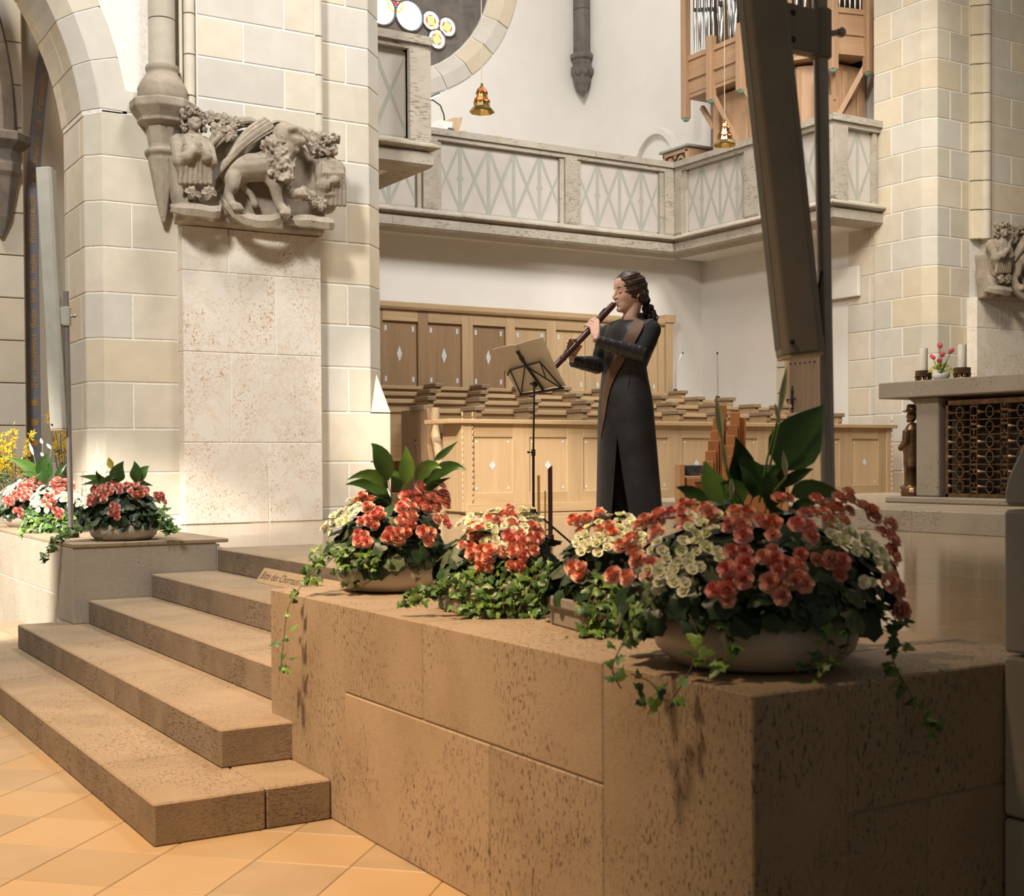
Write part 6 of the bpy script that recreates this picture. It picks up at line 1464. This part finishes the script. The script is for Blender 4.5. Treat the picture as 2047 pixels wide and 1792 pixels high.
def dome(par, c, ax, rim, front, seed, nleaf, fs=1., back=8, pinkprob=.5, leafs=1.):
    """c: rim centre; ax: half width along RGT, along FWD, height. front: clusters (u, v, kind, count) seen from the nave side"""
    R_ = random.Random(seed); base = wloc(par); a, b, hh = ax
    def at(u, v, k=1.):
        u = max(-a * .985, min(a * .985, u)); vv = max(-.9, min(.985, v / hh)); q = 1 - (u / a) ** 2 - max(0, vv) ** 2
        w_ = -b * sqrt(max(0, q)); p = c + RGT * u * k + FWD * w_ * k + UP * v * k
        n_ = (RGT * (u / a ** 2) + FWD * (w_ / b ** 2) + UP * (max(.0, v) / hh ** 2) * 1.0 + UP * .5 + FWD * -2.0).normalized(); return p, n_
    placed = []
    def cluster(u, v, kind, n, at_=at):
        for k in range(n):
            rr = (.027 if kind != 'w' else .021) * fs * sqrt(n) * (sqrt((k + .3) / n)) * .82; an = k * 2.4 + R_.uniform(0, .6)
            p, n_ = at_(u + rr * cos(an), v + rr * sin(an) * .85, 1.03 if kind != 'l' else .98); n_ = (n_ + Vector((R_.uniform(-.35, .35), R_.uniform(-.35, .35), R_.uniform(-.2, .3)))).normalized()
            p = p + n_ * R_.uniform(-.006, .008)
            if kind == 'w': inst(par, 'white_begonia_flower', WM[R_.randrange(4)], base, p, n_, R_.uniform(0, 6), fs * R_.uniform(.85, 1.2))
            else: inst(par, 'begonia_flower', RM[[0, 1, 1, 3, 4][R_.randrange(5)] if kind == 'p' else [0, 2, 4][R_.randrange(3)]], base, p, n_, R_.uniform(0, 6), fs * R_.uniform(.8, 1.12))
    for u, v, kind, n in front: cluster(u, v, kind, n)
    def at_back(u, v, k=1.):
        p, n_ = at(u, v, k); d = (p - c).dot(FWD); return p - FWD * 2 * d, (n_ - FWD * 2 * n_.dot(FWD) * .5).normalized()
    for k in range(back): cluster(R_.uniform(-.8, .8) * a, R_.uniform(.15, .6) * hh, 'w' if R_.random() > pinkprob else 'p', 3, at_back)
    for k in range(nleaf):
        an = R_.uniform(0, 2 * pi); z = R_.random() ** 1.1; s_ = sqrt(max(0, 1 - (z * .96) ** 2)); kk = R_.uniform(.82, .97)
        d = RGT * cos(an) * s_ * a + FWD * sin(an) * s_ * b + UP * (z * hh - .012 - .02 * R_.random()); nn = (RGT * cos(an) * s_ + FWD * sin(an) * s_ + UP * (.35 + z)).normalized()
        nn = (nn + Vector((R_.uniform(-.5, .5), R_.uniform(-.5, .5), R_.uniform(-.3, .4)))).normalized()
        inst(par, 'begonia_leaf', BM_[R_.randrange(4)], base, c + d * kk, nn, R_.uniform(0, 6.28), leafs * R_.uniform(.75, 1.35))
    # dark inner mass of stems and shaded leaves
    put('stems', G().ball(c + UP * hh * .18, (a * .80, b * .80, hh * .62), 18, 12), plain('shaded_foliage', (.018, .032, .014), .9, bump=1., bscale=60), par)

# ---- the largest bowl, on the corner of the right wall
m1 = .00116
c1 = Vector((2.075, 2.30, PZ))
b1 = thing('flower_bowl', 'largest glazed bowl of pink and white begonias on the parapet corner, with peace lily', 'flower bowl', c1)
planter_bowl(b1, c1, .242, .135)
def cl1(lst, s=3.198, ox=1180, oy=1000): return [((ox + x / s - 1505) * m1, (1236 - (oy + y / s)) * m1, k, n) for x, y, k, n in lst]
rim1 = c1 + UP * .135
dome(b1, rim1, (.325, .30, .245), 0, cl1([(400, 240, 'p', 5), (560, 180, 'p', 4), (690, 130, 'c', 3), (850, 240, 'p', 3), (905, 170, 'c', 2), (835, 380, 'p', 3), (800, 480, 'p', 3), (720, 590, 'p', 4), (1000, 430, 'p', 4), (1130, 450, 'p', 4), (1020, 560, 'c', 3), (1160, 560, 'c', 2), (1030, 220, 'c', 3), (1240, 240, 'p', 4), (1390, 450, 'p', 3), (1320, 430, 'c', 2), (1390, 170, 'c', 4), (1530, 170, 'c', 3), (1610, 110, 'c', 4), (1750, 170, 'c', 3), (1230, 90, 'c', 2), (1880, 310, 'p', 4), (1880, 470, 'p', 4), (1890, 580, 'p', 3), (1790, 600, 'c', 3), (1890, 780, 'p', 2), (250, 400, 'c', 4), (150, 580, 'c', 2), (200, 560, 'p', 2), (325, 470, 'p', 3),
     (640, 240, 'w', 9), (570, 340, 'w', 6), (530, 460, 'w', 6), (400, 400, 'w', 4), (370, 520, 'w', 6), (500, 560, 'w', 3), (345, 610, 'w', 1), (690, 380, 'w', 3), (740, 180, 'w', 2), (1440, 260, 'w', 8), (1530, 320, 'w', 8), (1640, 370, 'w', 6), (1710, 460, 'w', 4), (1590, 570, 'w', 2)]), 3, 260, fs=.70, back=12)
def B1(px, py, w_=0.): return c1 + UP * .135 + RGT * ((px - 1505) * m1) + UP * ((1236 - py) * m1) + FWD * w_
nF = -FWD + UP * .15
for bs, md_, tp, wd, mt in (((1540, 1010), (1588, 915), (1650, 833), .125, LILY), ((1478, 1030), (1488, 965), (1468, 897), .070, LILY), ((1462, 1060), (1428, 1000), (1412, 944), .062, LILYL), ((1490, 1050), (1510, 985), (1470, 935), .075, LILY), ((1530, 1055), (1535, 1000), (1540, 965), .06, LILY), ((1440, 1075), (1395, 1020), (1350, 998), .042, LILY), ((1560, 1040), (1620, 1005), (1708, 1026), .05, LILYL), ((1570, 1050), (1600, 1035), (1640, 1030), .028, LILY), ((1530, 1020), (1580, 980), (1622, 962), .03, LILY), ((1500, 1020), (1560, 965), (1640, 910), .03, LILYL), ((1500, 1060), (1470, 1010), (1440, 990), .06, LILYL), ((1520, 1070), (1550, 1010), (1560, 960), .055, LILY)):
    k = rnd.uniform(-.02, .05); lily(b1, B1(*bs, .02), B1(*md_, k), B1(*tp, k + rnd.uniform(-.05, .03)), wd, nF + RGT * rnd.uniform(-.4, .4), mt)
for bs, nk, tp, wd in (((1475, 1040), (1437, 905), (1424, 812), .020), ((1490, 1040), (1445, 960), (1438, 905), .014), ((1520, 1030), (1552, 852), (1566, 756), .018), ((1530, 1030), (1553, 870), (1541, 830), .012), ((1535, 1030), (1565, 980), (1558, 925), .014), ((1480, 1050), (1455, 1020), (1455, 980), .014)): spathe(b1, B1(*bs, .03), B1(*nk, -.02), B1(*tp, -.03), wd)
def iv(par, base, P_, lst, n, seed, **kw): ivy_strand(par, base, [P_(*p) for p in lst], n, seed, **kw)
iv(b1, c1, B1, [(1300, 1180, -.2), (1240, 1250, -.25), (1215, 1292, -.25), (1200, 1330, -.26), (1216, 1365, -.265)], 10, 1, sc=1.0)
iv(b1, c1, B1, [(1345, 1230, -.24), (1360, 1280, -.27), (1340, 1330, -.28), (1300, 1385, -.285), (1268, 1350, -.28), (1232, 1335, -.275)], 14, 2, sc=1.0)
iv(b1, c1, B1, [(1400, 1235, -.25), (1412, 1290, -.27), (1400, 1325, -.28)], 7, 3, sc=1.1); iv(b1, c1, B1, [(1300, 1350, -.28), (1275, 1390, -.285), (1262, 1410, -.285)], 4, 31, sc=1.1)
iv(b1, c1, B1, [(1590, 1240, -.25), (1596, 1290, -.27), (1580, 1330, -.29), (1576, 1400, -.29)], 15, 4, sc=.85); iv(b1, c1, B1, [(1640, 1240, -.22), (1632, 1300, -.25), (1545, 1330, -.28)], 9, 5, sc=.8)
iv(b1, c1, B1, [(1725, 1230, -.10), (1748, 1280, -.14), (1740, 1330, -.18), (1780, 1420, -.24), (1800, 1460, -.25)], 20, 6, sc=1.0); iv(b1, c1, B1, [(1740, 1220, -.06), (1765, 1260, -.1), (1750, 1310, -.14)], 14, 7, sc=.8)
iv(b1, c1, B1, [(1320, 1190, -.15), (1255, 1215, -.2), (1240, 1290, -.22)], 12, 8, sc=.9)

# ---- second bowl, at the stair end of the right wall
m2 = .00183; c2_ = Vector((2.145, 4.37, PZ))
b2 = thing('flower_bowl', 'cream glazed bowl at the stair end of the right parapet, ivy hanging over the edge', 'flower bowl', c2_)
planter_bowl(b2, c2_, .198, .112)
def B2(px, py, w_=0.): return c2_ + UP * .112 + RGT * ((px - 771) * m2) + UP * ((1133 - py) * m2) + FWD * w_
def cl2(lst): return [((560 + x / 4.168 - 771) * m2, (1133 - (870 + y / 4.168)) * m2, k, n) for x, y, k, n in lst]
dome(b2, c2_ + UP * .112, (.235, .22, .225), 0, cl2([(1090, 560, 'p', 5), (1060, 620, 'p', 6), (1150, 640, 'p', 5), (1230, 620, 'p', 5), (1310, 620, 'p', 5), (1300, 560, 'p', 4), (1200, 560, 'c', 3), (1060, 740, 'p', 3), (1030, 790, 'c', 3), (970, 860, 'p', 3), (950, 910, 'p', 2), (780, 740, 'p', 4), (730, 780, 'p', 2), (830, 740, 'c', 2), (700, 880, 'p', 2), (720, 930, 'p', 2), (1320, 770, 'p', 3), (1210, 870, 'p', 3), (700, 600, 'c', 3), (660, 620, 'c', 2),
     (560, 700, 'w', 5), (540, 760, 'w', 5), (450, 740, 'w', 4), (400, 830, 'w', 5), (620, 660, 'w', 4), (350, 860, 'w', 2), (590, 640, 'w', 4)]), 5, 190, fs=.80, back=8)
for bs, md_, tp, wd, mt in (((775, 1010), (762, 935), (738, 897), .075, LILY), ((800, 1010), (808, 950), (806, 903), .062, LILYL), ((790, 1010), (790, 975), (772, 950), .05, LILYL), ((810, 1005), (845, 950), (880, 948), .06, LILYL), ((820, 1005), (880, 950), (930, 953), .052, LILY), ((820, 1010), (860, 965), (892, 958), .05, LILY), ((850, 940), (880, 920), (912, 893), .028, LILY), ((830, 1010), (855, 985), (896, 967), .03, LILY), ((790, 1030), (740, 985), (682, 980), .055, LILY), ((785, 1020), (745, 965), (690, 970), .05, LILYL), ((780, 1030), (735, 1000), (694, 1022), .035, LILY), ((780, 1040), (760, 1015), (730, 1030), .06, LILY), ((775, 1050), (790, 1035), (780, 1045), .055, LILYL)):
    k = rnd.uniform(-.05, .03); lily(b2, B2(*bs, -.0), B2(*md_, k), B2(*tp, k + rnd.uniform(-.06, .02)), wd, nF + RGT * rnd.uniform(-.5, .5), mt)
iv(b2, c2_, B2, [(690, 1110, -.12), (640, 1140, -.2), (610, 1175, -.24), (588, 1215, -.27), (578, 1290, -.275), (573, 1335, -.275)], 22, 11, sc=1.0)
for k in range(7): iv(b2, c2_, B2, [(690 + 20 * k, 1112, -.15), (660 + 16 * k, 1110 + 6 * (k % 3), -.2), (632 + 22 * k, 1128 + 12 * (k % 3), -.22)], 15, 12 + k, sc=.85, spread=.03)
iv(b2, c2_, B2, [(640, 1120, -.1), (620, 1150, -.16), (640, 1165, -.2)], 14, 20, spread=.03); iv(b2, c2_, B2, [(735, 1125, -.17), (720, 1150, -.2), (690, 1178, -.205)], 5, 21, sc=.7); iv(b2, c2_, B2, [(770, 1125, -.17), (745, 1165, -.19), (702, 1185, -.2)], 4, 22, sc=.7)

# ---- two hexagonal concrete tubs between the bowls
m3 = .00137
def hextub(c, r, h, par):
    put('tub', G().lathe([(r * .93, 0), (r * .93, h * .62), (r, h * .64), (r, h), (r * .90, h), (r * .90, h * .7), (r * .2, h * .7)], c, 6, radians(20)), CONC, par, bevel=.004); put('soil', G().lathe([(r * .88, h * .85), (.001, h * 1.05)], c, 12, cap=False), SOIL, par)
def B3(px, py, w_=0.): return Vector((2.20, 3.34, PZ)) + UP * .085 + RGT * ((px - 1085) * m3) + UP * ((1196 - py) * m3) + FWD * w_
def cl3(lst, cpx): return [((860 + x / 4.45 - cpx) * m3, (1196 - (1010 + y / 4.45)) * m3, k, n) for x, y, k, n in lst]
for cpx, cc, lab, lst, sd in ((985, Vector((2.165, 3.60, PZ)), 'left hexagonal concrete tub of coral and cream begonias with trailing ivy', [(220, 230, 'w', 6), (300, 200, 'w', 5), (370, 190, 'w', 3), (320, 290, 'c', 3), (350, 260, 'c', 2), (500, 150, 'w', 5), (500, 210, 'c', 2), (630, 170, 'c', 4), (240, 440, 'c', 3), (330, 540, 'c', 3), (390, 560, 'c', 3), (430, 480, 'c', 3), (340, 610, 'c', 1), (480, 270, 'w', 5), (480, 370, 'w', 5), (640, 260, 'w', 4), (590, 420, 'w', 3), (570, 470, 'w', 1), (740, 160, 'w', 6), (270, 350, 'c', 1), (720, 400, 'p', 3), (690, 360, 'p', 3), (740, 460, 'p', 3), (820, 330, 'p', 4), (910, 290, 'p', 3), (840, 410, 'c', 3), (640, 490, 'c', 2), (720, 620, 'c', 2), (850, 170, 'w', 7), (770, 270, 'w', 5), (920, 210, 'w', 3)], 7),
                          (1185, Vector((2.24, 3.05, PZ)), 'right hexagonal concrete tub of cream begonias, between trailing ivy and largest bowl', [(1100, 300, 'w', 5), (1060, 350, 'w', 3), (1190, 240, 'w', 5), (1190, 350, 'w', 6), (1280, 320, 'w', 6), (1380, 320, 'w', 5), (1390, 210, 'w', 7), (1500, 180, 'w', 7), (1550, 260, 'w', 7), (1640, 300, 'w', 6), (1560, 380, 'w', 4), (1720, 380, 'w', 6), (1740, 250, 'w', 3), (1640, 430, 'w', 2), (1200, 160, 'c', 5), (1060, 170, 'c', 3), (1290, 190, 'c', 3), (1040, 540, 'c', 2), (1010, 600, 'c', 1)], 8)):
    t = thing('flower_tub', lab, 'flower tub', cc); hextub(cc, .225, .085, t)
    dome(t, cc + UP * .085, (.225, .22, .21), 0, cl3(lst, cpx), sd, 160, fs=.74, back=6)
    base = cc
    P3_ = (lambda cc, cpx: lambda px, py, w_=0.: cc + UP * .085 + RGT * ((px - cpx) * m3) + UP * ((1196 - py) * m3) + FWD * w_)(cc, cpx)
    if cpx < 1100:
        for k in range(13):
            x0 = 905 + k * 16; iv(t, base, P3_, [(x0 + 20, 1150, -.18), (x0 + 6 * sin(k), 1180 + 5 * (k % 2), -.235), (x0 - 12 + 7 * sin(k * 2.1), 1215 + 14 * (k % 3), -.255), (x0 - 18 + 9 * sin(k * 1.3), 1240 + 6 * (k % 3), -.27)], 15, 50 + k, sc=.9, spread=.018)
        for k in range(5): iv(t, base, P3_, [(905, 1165 + 4 * k, -.15), (880 - 6 * k, 1190, -.2), (845 - 16 * k, 1205 + 6 * (k % 3), -.21), (800 - 10 * k, 1218 + 4 * k, -.21)], 13, 70 + k, sc=.85)
    else:
        for k in range(8): iv(t, base, P3_, [(1130 + 9 * k, 1150, -.17), (1108 + 10 * k, 1185, -.235), (1095 + 11 * k, 1220 + 8 * (k % 3), -.26), (1085 + 9 * k, 1262 - 8 * (k % 2), -.275)], 15, 80 + k, sc=.95, spread=.018)

# ---- left wall: two bowls, a tub overgrown with ivy between them
m4 = .00307; c4 = Vector((2.16, 8.12, PZ))
b4 = thing('flower_bowl', 'glazed bowl of pink begonias on the end of the left parapet', 'flower bowl', c4); planter_bowl(b4, c4, .205, .115)
def B4(px, py, w_=0.): return c4 + UP * .115 + RGT * ((px - 232) * m4) + UP * ((1050 - py) * m4) + FWD * w_
def cl4(lst): return [((x / 5.387 - 232) * m4, (1050 - (860 + y / 5.387)) * m4, k, n) for x, y, k, n in lst]
dome(b4, c4 + UP * .115, (.245, .22, .24), 0, cl4([(1155, 610, 'p', 2), (1090, 670, 'p', 5), (1190, 680, 'p', 4), (1040, 720, 'p', 4), (970, 700, 'p', 3), (1010, 780, 'p', 4), (950, 780, 'c', 3), (1130, 740, 'c', 3), (1270, 660, 'p', 3), (1360, 660, 'p', 4), (1440, 670, 'p', 4), (1490, 690, 'p', 3), (1470, 740, 'c', 2), (1270, 850, 'p', 3), (1270, 930, 'p', 3), (1640, 790, 'p', 4), (1640, 750, 'p', 2), (980, 640, 'p', 2)]), 9, 170, fs=.78, back=7, pinkprob=.8)
for bs, md_, tp, wd, mt in (((225, 985), (224, 955), (238, 928), .10, LILY), ((250, 985), (262, 955), (258, 928), .085, LILY), ((255, 985), (270, 955), (284, 938), .07, LILYL), ((215, 985), (190, 965), (148, 958), .05, LILYL), ((215, 985), (195, 970), (158, 975), .045, LILY), ((215, 980), (190, 962), (188, 946), .03, LILY), ((210, 985), (205, 965), (222, 960), .045, LILY), ((260, 985), (275, 975), (292, 978), .03, LILY)): lily(b4, B4(*bs), B4(*md_, -.03), B4(*tp, rnd.uniform(-.1, .03)), wd, nF + RGT * rnd.uniform(-.4, .4), mt)
spathe(b4, B4(222, 985), B4(211, 944), B4(203, 920), .045, YG)
for k in range(6): iv(b4, c4, B4, [(300, 1035 + 4 * k, -.05), (318 + 3 * k, 1030 + 8 * k, -.1), (325 + 5 * k, 1070, -.12)], 15, 100 + k, sc=1.1, spread=.03)
iv(b4, c4, B4, [(240, 1050, -.2), (225, 1066, -.22), (200, 1085, -.23)], 6, 108, sc=.8)
for k in range(4): iv(b4, c4, B4, [(185, 1050, -.12), (150 - 5 * k, 1072, -.2), (125 - 4 * k, 1082, -.225), (112 - 6 * k, 1098 + 10 * k, -.24)], 13, 110 + k, sc=1.1)
c5 = Vector((2.06, 9.42, PZ)); b5 = thing('flower_tub', 'round stoneware tub of cream begonias on the left parapet, buried in bright ivy', 'flower tub', c5); planter_bowl(b5, c5, .19, .10, CONC)
def B5(px, py, w_=0.): return c5 + UP * .10 + RGT * ((px - 112) * .0035) + UP * ((1030 - py) * .0035) + FWD * w_
def cl5(lst): return [((x / 5.387 - 112) * .0035, (1030 - (860 + y / 5.387)) * .0035, k, n) for x, y, k, n in lst]
dome(b5, c5 + UP * .10, (.235, .21, .20), 0, cl5([(430, 640, 'w', 6), (380, 690, 'w', 6), (540, 640, 'w', 6), (450, 750, 'w', 6), (480, 800, 'w', 4), (580, 570, 'p', 4), (650, 590, 'p', 4), (620, 630, 'p', 4), (730, 620, 'p', 4), (700, 700, 'w', 6), (780, 680, 'w', 5), (840, 760, 'w', 6), (860, 700, 'w', 5), (600, 700, 'p', 4), (580, 750, 'p', 3), (700, 850, 'p', 3), (570, 800, 'w', 4), (900, 780, 'w', 4)]), 13, 90, fs=.95, back=5)
for k in range(14): iv(b5, c5, B5, [(70 + 6 * k, 1015 + 4 * (k % 3), -.17), (66 + 7 * k, 1040 + 5 * (k % 2), -.22), (62 + 7 * k, 1062 + 3 * (k % 4), -.24)], 14, 120 + k, sc=1.25, spread=.035)
c6 = Vector((2.05, 10.30, PZ)); b6 = thing('flower_bowl', 'glazed bowl of pink and white begonias at the far end of left parapet', 'flower bowl', c6); planter_bowl(b6, c6, .205, .125)
def B6(px, py, w_=0.): return c6 + UP * .125 + RGT * ((px - 36) * .00372) + UP * ((1030 - py) * .00372) + FWD * w_
def cl6(lst): return [((x / 5.387 - 36) * .00372, (1030 - (860 + y / 5.387)) * .00372, k, n) for x, y, k, n in lst]
dome(b6, c6 + UP * .125, (.25, .23, .21), 0, cl6([(220, 620, 'p', 5), (290, 630, 'p', 5), (180, 660, 'p', 4), (200, 750, 'p', 5), (250, 730, 'p', 5), (130, 740, 'p', 4), (90, 790, 'p', 3), (50, 810, 'p', 3), (180, 910, 'p', 3), (60, 650, 'w', 6), (120, 620, 'w', 5), (30, 690, 'w', 6), (20, 750, 'w', 4), (-60, 700, 'w', 5)]), 17, 110, fs=.90, back=5)
for bs, md_, tp, wd, mt in (((70, 980), (40, 945), (-8, 922), .09, LILYL), ((65, 980), (62, 945), (75, 915), .10, LILY), ((75, 980), (78, 950), (80, 920), .05, LILY), ((60, 985), (45, 960), (20, 955), .06, LILYL), ((75, 985), (62, 960), (50, 950), .08, LILY), ((80, 985), (95, 955), (110, 935), .045, LILY)): lily(b6, B6(*bs), B6(*md_, -.03), B6(*tp, rnd.uniform(-.06, .03)), wd, nF + RGT * rnd.uniform(-.4, .4), mt)
for bs, nk, tp in (((55, 975), (42, 918), (33, 891)), ((65, 975), (60, 895), (56, 883)), ((70, 975), (78, 905), (68, 894)), ((66, 970), (62, 920), (56, 912))): spathe(b6, B6(*bs), B6(*nk, .0), B6(*tp, .0), .025, CER)
# forsythia pots behind
def forsythia(label, c, seed, n, hgt, wid):
    t = thing('forsythia_bush', label, 'shrub', c); R_ = random.Random(seed); base = Vector(c); put('pot', G().lathe([(.12, 0), (.15, .2), (.155, .22), (.14, .22), (.14, .18), (.02, .18)], c, 20), CONC, t, smooth=40)
    fm = G()
    for k in range(5):
        a = 2 * pi * k / 5; d = Vector((cos(a), sin(a), .25)); e = Vector((-sin(a), cos(a), 0)); fm.add([(0, 0, 0), d * .012 + e * .005, d * .026, d * .012 - e * .005], [(0, 1, 2, 3)])
    fme = mesh_of('forsythia_flower', fm, FORS)
    for k in range(n):
        a = R_.uniform(0, 6.28); tp = base + Vector((cos(a) * wid * R_.random(), sin(a) * wid * R_.random(), .2 + hgt * R_.uniform(.55, 1))); md_ = base + (tp - base) * .5 + Vector((cos(a), sin(a), 0)) * .03
        put('twig', G().tube([base + Vector((0, 0, .18)), md_, tp], [.006, .004, .002], 5), VINE, t)
        for q in range(11):
            s_ = .5 + .5 * q / 10; p = (base + Vector((0, 0, .18))).lerp(tp, s_) + Vector((R_.uniform(-1, 1), R_.uniform(-1, 1), R_.uniform(-1, 1))) * .025
            inst(t, 'forsythia_flower', fme, base, p, (R_.uniform(-1, 1), R_.uniform(-1.4, .4), R_.uniform(-.3, 1)), R_.uniform(0, 6), R_.uniform(.9, 1.5))
        for q in range(6):
            s_ = R_.uniform(.15, .7); inst(t, 'leaf', IM[0], base, (base + Vector((0, 0, .18))).lerp(tp, s_), (R_.uniform(-1, 1), -1, R_.uniform(0, 1)), R_.uniform(0, 6), .8)
forsythia('yellow forsythia bush at the left edge behind the flower bowls', (2.02, 11.0, .75), 3, 13, .62, .26)
forsythia('yellow forsythia bush in front of the blue painted ribbon', (2.86, 12.6, .69), 5, 15, .95, .26)
